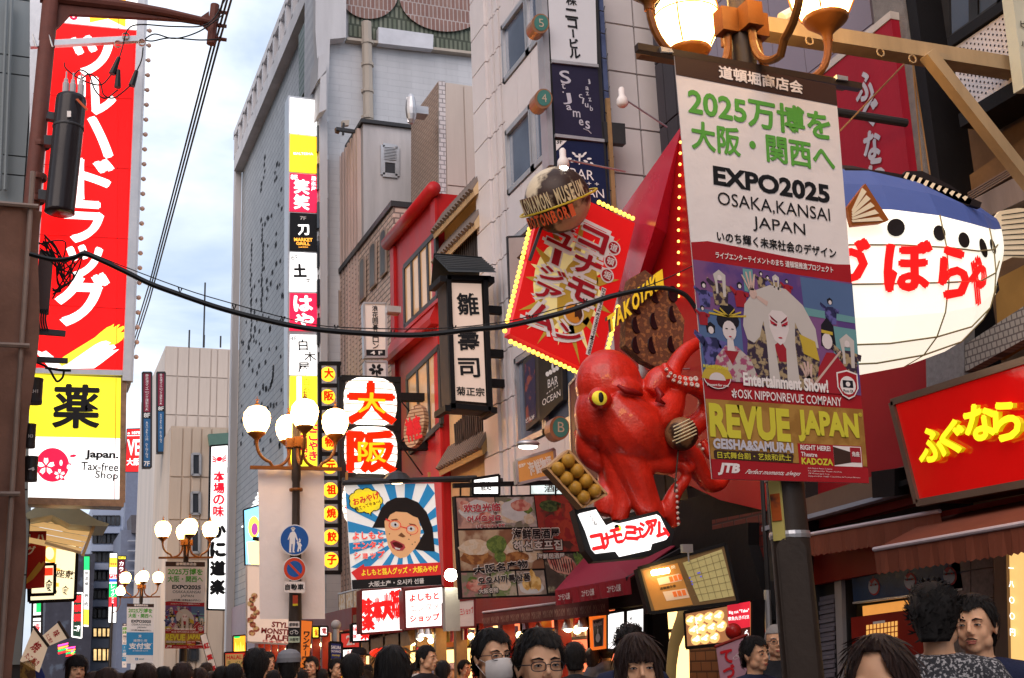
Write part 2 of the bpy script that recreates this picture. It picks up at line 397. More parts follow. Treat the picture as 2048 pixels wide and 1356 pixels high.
# mural building
zt = Zf(474, 290); Y1 = Yf(474); Y0 = Yf(631)
b3 = thing('mural_building', 'tall grey building with a footprint mural and a white lattice parapet', 'building', loc=(R, Y0, 0))
zl = Zf(477, 352)
MB().box(R, 15, Y0, Y1, 0, zl).build('wall', m_greytile, b3)
mb = MB(); mb.box(R - .25, R - .02, Y1 - .05, Y1 + .35, 0, zt); mb.build('corner_trim', m_white, b3)
mb = MB(); mb.box(R - .3, R + .1, Y0 - 2, Y1 + .3, zt - .3, zt); mb.box(R - .3, R + .1, Y0, Y1, zl - .2, zl + .35)
mb.build('parapet_rail', m_white, b3)
n = 13
for i in range(n + 1):
    y = lerp(Y0, Y1, i / n); mb = MB()
    mb.box(R - .3, R + .5, y - .13, y + .13, zl + .3, zt - .2)
    if i < n:
        y2 = lerp(Y0, Y1, (i + 1) / n)
        mb.prism([(R + .1, y + .1, zl + .3), (R + .1, y2 - .1, zl + .3), (R + .1, y2 - .1, zt - .5)], (.2, 0, 0))
    mb.build('parapet_post', m_white, b3)
# footprints
foot = MB(); random.seed(3)
trail = []
def tr(pts, dens):
    for i in range(len(pts) - 1):
        (a, b), (c, d) = pts[i], pts[i + 1]; L_ = math.hypot(c - a, d - b); k = max(1, int(L_ / dens))
        for j in range(k): t = j / k; trail.append((lerp(a, c, t) + random.uniform(-1.5, 1.5), lerp(b, d, t)))
tr([(504, 480), (502, 560), (503, 640), (500, 690)], 9); tr([(524, 440), (526, 500), (523, 560), (525, 640)], 10)
tr([(547, 735), (546, 760), (537, 780), (526, 778), (524, 768)], 5)
tr([(541, 810), (528, 830), (520, 880)], 7); tr([(523, 380), (530, 330), (528, 300)], 12)
for i in range(95): u = random.uniform(482, 570); trail.append((u, random.uniform(max(160, 1130 - (u - 390) * 4.9), 900)))
for u, v in trail:
    if v < 1366 - (u - 40) * 2.25: continue
    q = FX.pt(u, v, .01); s = random.uniform(.08, .15)
    s2 = s * .55; foot.poly([q + V((0, -s * 1.1, -s2)), q + V((0, s * .9, -s2)), q + V((0, s * 1.2, s2)), q + V((0, -s * .8, s2 * 1.1))])
foot.build('footprint_decal', M('dark_footprint', (.02, .02, .025), .8), b3, kind='stuff')
slab(b3, 'parapet_pier', PY(Y0 - .1), [(612, 37), (630, 39), (630, 175), (613, 173)], 1, m_green)
# lower lit canopies of the mural building
for i in range(9):
    v = 968 + i * 9.5
    slab(b3, 'lit_fin', PX(R - .12), [(519 - i * 4.5, v + 8), (560, v - 40 + i * 2), (560, v - 37 + i * 2), (519 - i * 4.5, v + 11)], .05, whiteN)
# big white building behind
Y = 27.2; x0 = Xe(653, 600, Y); p = PY(Y)
bw = thing('white_building', 'big white building with brown brick ovals high on its end wall and a cream downpipe', 'building', loc=(x0, Y, 0))
ztop = Ze(700, -300, Y); zb = Ze(800, 88, Y)
MB().box(x0, x0 + 20, Y, Y0 - .02, 0, ztop).build('wall', m_whited, bw)
slab(bw, 'corner_pier', PY(Y - .35), [(631, -200), (694, -200), (692, 75), (660, 78), (655, 240), (655, 900), (643, 900), (638, 180), (631, 60)], .3, m_white)
m_her = M('green_grey_brick_relief', (.13, .15, .11), .8, brick=('y', .12, .35, (.22, .23, .18), (.07, .08, .06), .03), noise=.2)
m_oval = M('brown_brick_oval', (.24, .13, .11), .75, brick=('y', .11, .36, (.28, .17, .14), (.42, .35, .33), .016), noise=.15)
flat(bw, 'relief_band', p, [(696, -120), (990, -120), (990, 112), (696, 74)], m_her, .05)
flat(bw, 'brick_oval', p, circ(735, -10, 59, 52, 32, rot=8), m_oval, .12)
flat(bw, 'brick_oval', p, circ(884, 5, 88, 62, 36, rot=8), m_oval, .12)
slab(bw, 'blank_board', PY(Y - .25), [(757, 54), (867, 69), (866, 98), (757, 86)], .2, M('blank_white_board', (.62, .62, .66), .5))
slab(bw, 'ledge', PY(Y - .2), [(694, 74), (990, 108), (990, 113), (694, 79)], .2, m_cream)
mb = MB(); a = PY(Y - .2).pt(733, 45); b = PY(Y - .2).pt(737, 245); mb.tube([a, b], .13, 8)
for v in (86, 130, 183, 236): q = PY(Y - .2).pt(735, v); mb.tube([q + V((0, 0, .04)), q - V((0, 0, .04))], .16, 8)
mb.build('downpipe', m_cream, bw, smooth=False)
# projecting balcony bits on its street side
for q in ([(637, 112), (653, 105), (652, 145), (636, 160)], [(641, 155), (653, 140), (653, 218), (638, 226)]):
    slab(bw, 'balcony', PY(Y - .8), q, .9, m_white)
for v in (237, 313, 390, 468, 545, 622):
    slab(bw, 'window_band', PY(Y - .3), [(634, v + 14), (654, v + 10), (654, v + 62), (634, v + 66)], .2, m_glass)
# small grey building with louvred window
Y = 25.3; x0 = Xe(727, 400, Y); p = PY(Y)
b4 = bld('grey concrete building with one louvred window, rising behind the tiled arched building', x0, x0 + 9, Y, Yf(690), Ze(727, 247, Y), M('streaked_concrete', (.54, .51, .51), .7, streak=.22, scale=1.6))
MB().box(x0 - .06, x0 + 9, Y - .08, Yf(690), Ze(727, 247, Y), Ze(727, 240, Y)).build('coping', m_steel, b4)
for i in range(9):
    y = Y + .2 + i * .28
    MB().box(x0 - .09, x0, y, y + .14, 3, Ze(727, 250, Y)).build('rib', m_pinkcor, b4)
wdw = window(b4, p, [(765, 291), (794, 295), (794, 353), (765, 350)], m_alu, m_glass, fw=.06, nh=1)
mb = MB()
for i in range(9):
    v = 295 + i * 3; mb.bar(p.pt(767, v, .03), p.pt(792, v + 2, .03), .05, .02)
mb.build('louvre', m_alu, wdw)
b_sky = thing('security_camera_arm', 'bracket with small floodlights on the corner of the grey concrete building', 'floodlight bracket', loc=p.pt(700, 262))
mb = MB(); pp = PY(Y + .5); mb.bar(pp.pt(672, 258), pp.pt(712, 264), .08, .08); mb.bar(pp.pt(687, 246), pp.pt(686, 270), .05, .05); mb.build('arm', m_steel, b_sky)
slab(b_sky, 'lamp_head', pp, [(684, 241), (699, 240), (698, 250), (684, 251)], .1, m_cream); slab(b_sky, 'lamp_head', pp, [(671, 255), (680, 256), (679, 265), (672, 263)], .1, m_brown)
# tiled building with arched windows
ya, yb = Yf(793), Yf(656); zt = Zf(790, 408)
b5 = thing('arched_window_building', 'cream long-tiled building with four narrow arched windows', 'building', loc=(R, ya, 0))
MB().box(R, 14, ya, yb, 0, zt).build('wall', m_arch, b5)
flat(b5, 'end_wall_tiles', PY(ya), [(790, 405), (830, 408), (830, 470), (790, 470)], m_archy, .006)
MB().box(R - .05, 14, ya - .03, yb, zt, zt + .12).build('coping', m_steel, b5)
for (u, vt, vb, wd) in ((677, 587, 655, 5), (728, 520, 598, 7), (749, 490, 572, 9), (770, 463, 548, 9)):
    s = 1.15
    def arch(uu, v0, v1, ww, k=1.0):
        a = [(uu - ww / 2, v1 + ww * .55), (uu + ww / 2, v1 - ww * .55)]
        for i in range(9):
            t = i / 8; a.append((uu + ww / 2 * math.cos(math.pi * t), v0 + 6 - 7 * math.sin(math.pi * t) - ww * .55 * math.cos(math.pi * t)))
        return a
    sr = slab(b5, 'arched_window', FX, arch(u, vt - 4, vb + 3, wd + 5), .03, M('tile_surround', (.36, .27, .22), .6), .05)
    flat(sr, 'pane', FX, arch(u, vt, vb, wd), m_steel, .055)
# beige building behind
Yb = 22.6; xb = Xe(877, 200, Yb); zt = Ze(877, 163, Yb)
b6 = bld('beige building with brown tiled flank and a strip of white tiles at its corner', xb, xb + 12, Yb, Yf(823, 300, xb), zt, m_beige)
flat(b6, 'tiled_flank', PX(xb), [(823, 237), (876.5, 164), (876.5, 700), (823, 700)], m_tanb, .01)
m_wt = M('white_small_tile', (.62, .58, .58), .45, brick=('y', .16, .1, (.66, .62, .62), (.3, .28, .28), .012))
slab(b6, 'corner_tiles', PY(Yb), [(877, 163), (890, 164), (893, 700), (879, 700)], .02, m_wt, .03)
panels(b6, 'y', Yb, [Xe(891, 300, Yb), Xe(930, 300, Yb), Xe(1000, 300, Yb)], [8, Ze(900, 372, Yb), zt - .02], m_beige, .015, .03)
mb = MB(); mb.tube([PY(Yb - .3).pt(815, 195), PY(Yb - .3).pt(817, 245)], .03, 6); mb.ball(PY(Yb - .3).pt(822, 218), .12, .12, .35); mb.box(*[c for c in (PY(Yb - .3).pt(829, 210).x, PY(Yb - .3).pt(829, 210).x + .3, Yb - .3, Yb, PY(Yb - .3).pt(829, 225).z, PY(Yb - .3).pt(829, 210).z)])
mb.build('aerial', m_alu, b6)
# red building
ya, yb = Yf(886), Yf(790); zt = Zf(884, 352)
b7 = thing('red_building', 'glossy red clad building with two broad window bays above the restaurant sign', 'building', loc=(R, ya, 0))
MB().box(R, 14, ya, yb, 0, zt - .2).build('wall', m_red, b7)
F2 = PX(R - .12)
mb = MB(); a = V((R - .08, ya - .1, zt - .15)); b = V((R - .08, yb + .1, zt - .15)); mb.tube([a, b], .13, 12); mb.build('cornice', m_red, b7, smooth=True)
mb = MB(); z = Zf(795, 712); mb.prism([(R - .2, ya - .05, z), (R - .02, ya - .05, z + .4), (R - .02, ya - .05, z - .1), (R - .18, ya - .05, z - .1)], (0, yb - ya + .1, 0)); mb.build('eave', m_red, b7)
slab(b7, 'sill', F2, [(800, 665), (876, 595), (876, 602), (800, 672)], .1, m_red)
window(b7, PX(R - .03), [(810, 535), (873, 466), (877, 594), (812, 654)], m_steel, m_glasst, nv=4, fw=.06)
window(b7, PX(R - .03), [(816, 757), (880, 694), (884, 848), (822, 905)], m_steel, m_glasst, nv=3, fw=.06)
mb = MB(); mb.box(R - .05, R, ya - .02, ya + .25, 0, zt - .3); mb.box(R - .05, R, yb - .25, yb, 0, zt - .3); mb.build('pilaster', m_redd if False else m_red, b7)
# old restaurant with timber grilles
ya2, yb2 = Yf(978), Yf(889); m_plas = M('cream_plaster', (.60, .42, .24), .8, noise=.2, scale=2, bump=.15)
b8 = thing('restaurant_building', 'old cream plastered restaurant with tiled eaves and black timber window grilles', 'building', loc=(R, ya2, 0))
MB().box(R + .1, 14, ya2, yb2, 0, Zf(980, 330)).build('wall', m_plas, b8)
F8 = PX(R + .1)
for nm, vt in (('eave', 1), ('eave', 2), ('eave', 3)):
    z = {1: Zf(976, 350), 2: Zf(980, 880), 3: Zf(976, 420)}[vt]
    mb = MB(); mb.prism([(R - .12, ya2, z - .1), (R + .1, ya2, z + .25), (R + .1, ya2, z - .05), (R - .1, ya2, z - .22)], (0, yb2 - ya2, 0)); e = mb.build('eave', m_plas if vt != 2 else M('ochre_tile', (.42, .28, .12), .6), b8)
    for k in range(16):
        y = lerp(ya2, yb2, (k + .5) / 16); MB().tube([(R - .14, y, z - .12), (R + .1, y, z + .26)], .06, 6).build('roof_tile', M('brown_roof_tile', (.16, .12, .10), .6), e)
for q, nb in (([(915, 477), (970, 420), (972, 520), (918, 560)], 13), ([(925, 900), (978, 850), (978, 838), (928, 820)], 2), ([(918, 850), (976, 800), (978, 868), (922, 915)], 14)):
    a, b, c, d = F8.uv(q, .03); w_ = MB().prism([a, b, c, d], (.06, 0, 0)).build('window_grille', m_black, b8)
    for k in range(nb):
        t = (k + .5) / nb; MB().bar(a.lerp(b, t) + V((-.05, 0, 0)), d.lerp(c, t) + V((-.05, 0, 0)), .035, .05, up=(1, 0, 0)).build('slat', m_wood, w_)
# --- building with the fluted white tile front (ニコービル)
ya3, yb3 = Yf(1255), Yf(972)
b9 = thing('tile_fronted_building', 'tall pale tiled building with a fluted corner pier and strip windows', 'building', loc=(R, ya3, 0))
ztop = Zf(1100, -500)
MB().box(R + .05, 14, ya3 + .02, yb3, 0, ztop).build('wall', M('joint_grey', (.16, .15, .16), .8), b9)
zs = [2.6]; 
for v in (1010, 905, 790, 690, 590, 490, 395, 300, 205, 115, 20, -80, -180, -280): zs.append(Zf(1000, v - 0))
ys = [Yf(u) for u in (1255, 1207, 1166, 1130, 1097, 1065, 1040)]
zb_ = {}
panels(b9, 'x', R + .05, ys[:3] , zs, m_niko, .008, .05)
def zz(v): return Zf(1030, v)
rows = [2.6, zz(1040), zz(900), zz(716), zz(612), zz(470), zz(380), zz(240), zz(143), zz(15), zz(-90), zz(-230)]
yw0, yw1 = Yf(1166), Yf(1036)
for j in range(len(rows) - 1):
    if j in (2, 4, 6, 8, 10):      # window rows
        z0, z1 = rows[j], rows[j + 1]; yy = Yf(1100)
        for (a, b_, gm) in ((yw0 + .05, Yf(1075, 500), m_glassb), (Yf(1075, 500) + .02, yw1 - .02, m_glassb)):
            wv = MB(); fw = .06
            wv.box(R - .02, R + .06, a, a + fw, z0 + .02, z1 - .02); wv.box(R - .02, R + .06, b_ - fw, b_, z0 + .02, z1 - .02)
            wv.box(R - .02, R + .06, a, b_, z0 + .02, z0 + .1); wv.box(R - .02, R + .06, a, b_, z1 - .1, z1 - .02)
            wo = wv.build('window', m_alu, b9)
            MB().box(R + .03, R + .045, a + fw, b_ - fw, z0 + .1, z1 - .1).build('pane', gm, wo)
    else:
        panels(b9, 'x', R + .05, [yw0 + (yw1 - yw0) * k / 4 for k in range(5)], [rows[j], rows[j + 1]], m_niko, .006, .05)
# fluted pier
yp0, yp1 = Yf(1036), Yf(972)
zc = [2.6] + [Zf(1010, v) for v in (1000, 900, 800, 700, 600, 510, 420, 330, 240, 155, 75, -5, -90, -180, -280)]
nf = 5
for j in range(len(zc) - 1):
    for k in range(nf):
        w1 = (yp1 - yp0) * .52 / nf; y = yp0 + k * w1
        MB().box(R + .02 - .02 * (k % 2), R + .05, y + .02, y + w1 - .012, zc[j] + .01, zc[j + 1] - .01).build('panel', m_niko, b9)
    MB().box(R - .03, R + .05, yp0 + nf * w1, yp1, zc[j] + .01, zc[j + 1] - .01).build('panel', m_niko, b9)
# its end wall
xe = [R + .05, Xe(1290, 400, ya3), Xe(1330, 400, ya3), Xe(1400, 400, ya3)]
panels(b9, 'y', ya3 + .02, xe, [Ze(1260, v, ya3) for v in (1000, 700, 560, 450, 350, 258, 148, 54, -60, -200)], m_niko, .012, .04)
# --- dark building behind the banner: purple panels
xd = Xe(1312, 200, 12.3); b10 = thing('dark_panelled_building', 'purple grey panelled building front behind the big street banner', 'building', loc=(xd, 8, 0))
yd0, yd1 = Yf(1782, 300, xd), 12.3
MB().box(xd + .03, 14, yd0, yd1, 0, Zf(1600, -900, xd)).build('wall', m_darkg, b10)
zs = [Zf(1640, v, xd) for v in (900, 600, 360, 130, -20, -190, -380, -600, -850)]
ys = [lerp(yd0 + .02, Yf(1395, 200, xd), k / 6) for k in range(7)]
panels(b10, 'x', xd + .03, ys, zs, m_purp, .006, .04)
panels(b10, 'x', xd + .03, [Yf(1395, 200, xd) + .05, Yf(1352, 200, xd), Yf(1330, 200, xd), yd1 - .02], zs, m_darkg, .012, .03)
# --- right building with concrete pier and perforated screens
b11 = thing('screened_building', 'brown building at the right with a rough concrete pier and white perforated balcony screens', 'building', loc=(R, 4, 0))
yq = Yf(1785, 300)
yq2 = Yf(1850, 300)
MB().box(R + .35, 14, 2.5, yq, 0, 16).build('wall', m_brown, b11)
MB().box(R - .02, R + .4, yq2, yq, 2.9, 16).build('pier', m_conc, b11)
MB().box(R + .0, R + .4, Yf(1872, 300), yq2 - .01, 2.9, 16).build('edge_trim', m_black, b11)
m_hole = M('screen_hole', (.03, .025, .03), .9, noise=0)
FS = PX(R)
for (q, nr, ncol) in (([(1904, 98), (2100, -70), (2100, 20 + 78), (1906, 237)], 12, 34), ([(1900, -190), (2100, -400), (2100, -260), (1903, -60)], 1, 1)):
    a, b, c, d = FS.uv(q, 0); zz0, zz1 = d.z, a.z; y1_, y0_ = a.y, 4.2
    s = MB().box(R - .0, R + .05, y0_, y1_, zz0, zz1).build('perforated_screen', m_lou, b11)
    MB().box(R - .03, R + .3, y0_, y1_, zz0 - .12, zz0 - .01).build('screen_sill', m_black, b11)
    MB().box(R - .03, R + .3, y0_, y1_, zz1 + .01, zz1 + .09).build('screen_rail', m_black, b11)
    if nr > 1:
        mb = MB(); st = .045; y = y1_ - .05; k = 0
        while y > max(y0_, 6.2):
            z = zz0 + .04 + (st / 2 if k % 2 else 0)
            while z < zz1 - .03:
                mb.poly([(R - .003, y + .0095 * math.cos(t), z + .0095 * math.sin(t)) for t in (0, 1.05, 2.1, 3.14, 4.19, 5.24)]); z += st
            y -= st * .5 * 1.7; k += 1
        mb.build('screen_hole', m_hole, s, kind='stuff')
window(b11, PX(R + .3), [(1895, -40), (2010, -140), (2010, 10), (1898, 90)], m_steel, m_glassb, nv=2)
# lower band with siding and stains
slab(b11, 'brown_board', PX(R + .3), [(1925, 360), (2048, 275), (2048, 460), (1930, 540)], .05, M('warm_brown_board', (.24, .13, .06), .7, noise=.4, scale=3))
for i in range(4):
    slab(b11, 'siding_strip', PX(R + .2), [(1935, 385 + i * 5), (2048, 318 + i * 5), (2048, 321 + i * 5), (1935, 388 + i * 5)], .05, M('brown_siding', (.22, .15, .12), .7))
slab(b11, 'string_course', PX(R + .1), [(1925, 410), (2048, 345), (2048, 400), (1930, 455)], .1, M('stained_render', (.28, .22, .20), .8, streak=.3, scale=3))
m_yel = M('yellow_ochre_wall', (.40, .20, .05), .7, noise=.2)
slab(b11, 'ochre_wall', PX(R + .15), [(1990, 560), (2048, 530), (2048, 690), (1998, 720)], .05, m_yel)
# ------------------------------------------------------------------ quad-local planes for signs
class Quad:
    """a flat sign with its own coordinates: u 0..W to the right, v 0..H downwards"""
    def __init__(s, tl, tr, br, bl, W, H):
        s.q = [V(tl), V(tr), V(br), V(bl)]; s.W = W; s.H = H
        s.n = (s.q[3] - s.q[0]).cross(s.q[1] - s.q[0]).normalized()
        if s.n.dot(CAM - s.q[0]) < 0: s.n = -s.n
    def pt(s, u, v, o=0):
        a, b = u / s.W, v / s.H
        return s.q[0].lerp(s.q[1], a).lerp(s.q[3].lerp(s.q[2], a), b) + s.n * o
    def uv(s, px, o=0): return [s.pt(a, b, o) for a, b in px]
def quad(pl, px, W=100, H=100): return Quad(*pl.uv(px), W, H)
def full(W, H, m=0): return [(m, m), (W - m, m), (W - m, H - m), (m, H - m)]
def boxed(par, Q, face, frame, th=.15, fw=.03, fname='frame', pname='sign_panel'):
    """a sign box: casing with a rim and a face sheet slightly sunk in it"""
    a = Q.uv(full(Q.W, Q.H)); mb = MB(); mb.prism(a, -Q.n * th)
    for i in range(4):
        p, q = a[i], a[(i + 1) % 4]; mb.bar(p, q, fw, fw * .9, up=Q.n)
    mb.build(fname, frame, par)
    return MB().poly(Q.uv(full(Q.W, Q.H), .004)).build(pname, face, par)
# ------------------------------------------------------------------ lamp posts
m_lampm = M('brown_lamp_paint', (.22, .075, .014), .42, noise=.15, scale=6)
m_pole = M('dark_lamp_pole', (.045, .032, .025), .45, noise=.2, scale=4)
m_globe = M('lamp_globe', (1, .93, .8), .4, emit=15, ecol=(1, .56, .17), noise=0, samp='FRONT')
P1, P2 = PX(3.7).pt(1604, 1330), PX(3.7).pt(590, 1300)
q2 = PY(P2.y)
zg = q2.pt(590, 843).z; zb_ = q2.pt(590, 932).z; zh = q2.pt(585, 886).z
post = thing('street_lamp', 'tall bronze lamp post with four round globes rising right behind the big 2025 banner', 'street lamp', 'four globe lamp posts down the street')
mb = MB(); mb.lathe([(.15, 0), (.15, .1), (.112, .2), (.106, 1.4), (.10, 2.2), (.092, 2.6), (.085, 3.3), (.06, 3.45), (.058, zh - .6), (.07, zh - .55), (.07, zh + .3), (.03, zh + .36), (0.001, zh + .38)], seg=16)
mb.build('pole', m_pole, post, smooth=True)
mb = MB(); mb.lathe([(.1, zb_ - .38), (.105, zb_ - .36), (.1, zb_ - .34)], seg=12); mb.box(-.69, .69, -.03, .03, zb_ - .06, zb_ - .01)
mb.build('crossbar', m_lampm, post)
for ax in ((1, 0), (-1, 0), (0, 1), (0, -1)):
    d = V((ax[0], ax[1], 0)); pth = []
    for i in range(17):
        t = i / 16; a = math.pi * t
        pth.append(d * (.10 + .25 * (1 - math.cos(a))) + V((0, 0, zh - .08 - (zh - .06 - zb_) * math.sin(a) ** .75 + (.12 * t if t > .5 else 0))))
    pth.append(d * .6 + V((0, 0, zg - .26)))
    arm = MB(); arm.tube(pth, .024, 8); arm.obox(d * .1 + V((0, 0, zh)), d, (0, 0, 1), d.cross(V((0, 0, 1))), .055, .075, .05)
    ao = arm.build('arm', m_lampm, post)
    c = d * .6 + V((0, 0, zg))
    MB().lathe([(.03, -.34), (.032, -.30), (.06, -.27), (.125, -.215), (.14, -.19), (.12, -.18)], c, 16).build('lamp_cup', m_lampm, ao, smooth=True)
    MB().lathe([(.13, -.185), (.185, -.08), (.205, .02), (.19, .11), (.13, .19), (.05, .22), (.001, .225)], c, 20).build('globe', m_globe, ao, smooth=True)
    cg = MB()
    for k in range(4):
        a = math.pi / 4 + k * math.pi / 2; e = V((math.cos(a), math.sin(a), 0))
        cg.tube([c + e * r + V((0, 0, z)) for r, z in ((.14, -.185), (.192, -.08), (.212, .02), (.197, .11))], .006, 5)
    cg.tube([c + V((.209 * math.cos(t * math.pi / 12), .209 * math.sin(t * math.pi / 12), .04)) for t in range(25)], .005, 5)
    cg.lathe([(.06, .215), (.03, .25), (.012, .27), (.02, .29), (.006, .31), (.004, .36), (.001, .37)], c, 8)
    cg.bar(c + V((-.03, 0, .32)), c + V((.03, 0, .32)), .008, .008)
    cg.build('globe_cage', m_lampm, ao)
posts = [post]
Y3, Y4, Y5 = P1.y + 27.6, P1.y + 44, P1.y + 50.5
p3x, p4x = PY(Y3).pt(373, 1080).x, PY(Y4).pt(283, 1180).x
locs = [(P1.x, P1.y, 0), (P2.x, P2.y, 0), (p3x, Y3, 0), (p4x, Y4, 0)]
post.location = (locs[0][0], locs[0][1], .19)
labs = ['bronze lamp post with four globes carrying round traffic signs and a blank pink banner',
        'bronze lamp post with four globes above the smaller revue banner near the crab restaurant sign',
        'farthest four globe lamp post, above the banner with the blue payment advert']
for lc, lb in zip(locs[1:], labs):
    c = copy_tree(post); c.location = lc; c['label'] = lb; posts.append(c)
# nearest post: access hatch, steel straps and stickers (its own parts)
for ch in post.children:
    if ch.name.startswith('crossbar'): ch.location.z = .10
off = V(locs[0]); WL[post.name] = off + V((0, 0, .19))
p1p = PY(P1.y - .16)
hp = MB(); xx = P1.x
for s_ in range(2):
    pts = []
    rr = .075 - .012 * s_
    for i in range(13): a = math.pi * i / 12; pts.append((rr * math.cos(a), 2.05 + rr * math.sin(a)))
    for i in range(13): a = math.pi + math.pi * i / 12; pts.append((rr * math.cos(a), .9 + rr * math.sin(a)))
    e = V((math.cos(rad(-34)) , math.sin(rad(-34)), 0)); nn = V((-e.y * -1, 0, 0)); nn = V((e.y, -e.x, 0)) 
    hp.prism([off + e * x + nn * (.108 + .009 * s_) + V((0, 0, z)) for x, z in pts], -nn * .03)
hp.build('access_hatch', m_pole, post)
for z in (2.44, 2.14):
    MB().lathe([(.104, z - .018), (.107, z), (.104, z + .018)], off, 20).build('steel_strap', m_alu, post)
st = MB(); e2 = V((-.9, -.42, 0)).normalized()
MB().obox(off + e2 * .10 + V((0, 0, 2.28)), e2.cross(V((0, 0, 1))), (0, 0, 1), e2, .035, .17, .006).build('sticker', M('yellow_edge_sticker', (.6, .5, .15), .5), post)
MB().obox(off + e2 * .107 + V((0, 0, 2.28)), e2.cross(V((0, 0, 1))), (0, 0, 1), e2, .028, .07, .004).build('sticker_band', M('black_orange_sticker', (.5, .1, .02), .5, col2=(.03, .03, .03), scale=6), post)
# second post: signs and stickers
off2 = V(locs[1]); WL[posts[1].name] = off2
MB().lathe([(.13, 0), (.13, zb_ - 3.15), (.09, zb_ - 3.1)], off2, 12).build('pole_sleeve', M('graffiti_dark_sleeve', (.05, .045, .045), .6, col2=(.25, .2, .18), scale=9, thr=.62), posts[1])
# lone lamps on the left kerb
def single_lamp(loc, label):
    t = thing('street_lamp', label, 'street lamp', loc=loc, group='small lamps at the left kerb')
    h = zg - .1; MB().lathe([(.08, 0), (.05, 1), (.04, h - .5)], loc, 8).build('pole', m_pole, t)
    lc = V(loc) + V((0, 0, h))
    MB().tube([V(loc) + V((.0, 0, h - .9)), V(loc) + V((.2, 0, h - .8)), V(loc) + V((.3, 0, h - .55)), V(loc) + V((.3, 0, h - .2))], .022, 6).build('arm', m_lampm, t)
    MB().ball(lc + V((.3, 0, 0)), .2, seg=14, rings=10).build('globe', m_globe, t, smooth=True)
    MB().lathe([(.03, -.3), (.12, -.2), (.12, -.17)], lc + V((.3, 0, 0)), 10).build('lamp_cup', m_lampm, t)
a = PY(Y4 + 6).pt(240, 1212); single_lamp((a.x - .3, a.y, 0), 'single globe lamp hanging left of the payment advert banner')
WL['x'] = V((0, 0, 0))
# ------------------------------------------------------------------ street banners
K = {}
def kab(name, col, **k): return M('print_' + name, col, .55, noise=.08, bump=.02, **k)
kp_purple = kab('purple', (.12, .06, .22), scale=3, col2=(.22, .09, .22)); kp_blue = kab('stage_blue', (.10, .16, .30), scale=2)
kp_mane = kab('cream_mane', (.62, .54, .48)); kp_face = kab('white_face', (.78, .66, .62)); kp_hair = kab('black_hair', (.015, .012, .018))
kp_redk = kab('red_robe', (.38, .02, .03)); kp_gold = kab('gold', (.62, .42, .05)); kp_robe = kab('patterned_robe', (.05, .03, .05), scale=30, col2=(.42, .30, .16))
kp_floral = kab('floral_robe', (.58, .48, .42), scale=28, col2=(.40, .08, .16)); kp_goldbg = kab('gold_ground', (.36, .17, .035), scale=8, col2=(.45, .23, .05))
kp_yel = kab('yellow_letters', (.72, .62, .05)); kp_red = kab('banner_red', (.42, .014, .02)); kp_green = kab('banner_green', (.13, .42, .06))
kp_pinkw = M('banner_white', (.92, .81, .75), .6, noise=.07, scale=.5, bump=.6); kp_brown = kab('banner_brown', (.06, .028, .02)); kp_pink = kab('skin', (.66, .44, .36))
kp_grey = kab('grey_letters', (.62, .58, .62)); kp_teal = kab('teal', (.16, .34, .34)); kp_navy = kab('navy', (.03, .03, .09), scale=20, col2=(.14, .12, .34))
def figure(mbs, x, y, s, robe, head='kp_face', mane=False):
    A = lambda p: [(x + a * s, y + b * s) for a, b in p]
    mbs[robe].append(A([(-2.4, 10), (-2.8, 5), (-1.4, 2.2), (1.4, 2.2), (2.8, 5), (2.2, 10)]))
    mbs[robe].append(A([(-1.6, 2.6), (-4.4, .4), (-4.8, 1.6), (-2.2, 5)])); mbs[robe].append(A([(1.6, 2.6), (4.2, 3.2), (3.8, 5), (2, 5)]))
    if mane: mbs['mane'].append(A([(-1.6, 3), (-2.2, -.8), (0, -2.6), (2.2, -.8), (1.8, 7), (.8, 7), (.9, 1.2), (-.9, 1.2), (-.8, 6), (-1.6, 6)]))
    else: mbs['hair'].append(A([(-1.1, 1), (-1.3, -1), (0, -2), (1.3, -1), (1.1, 1)]))
    mbs['face'].append([(x + a * .35, y + b * .35) for a, b in circ(0, .8 * s, 2.2 * s, 2.9 * s, 10)])
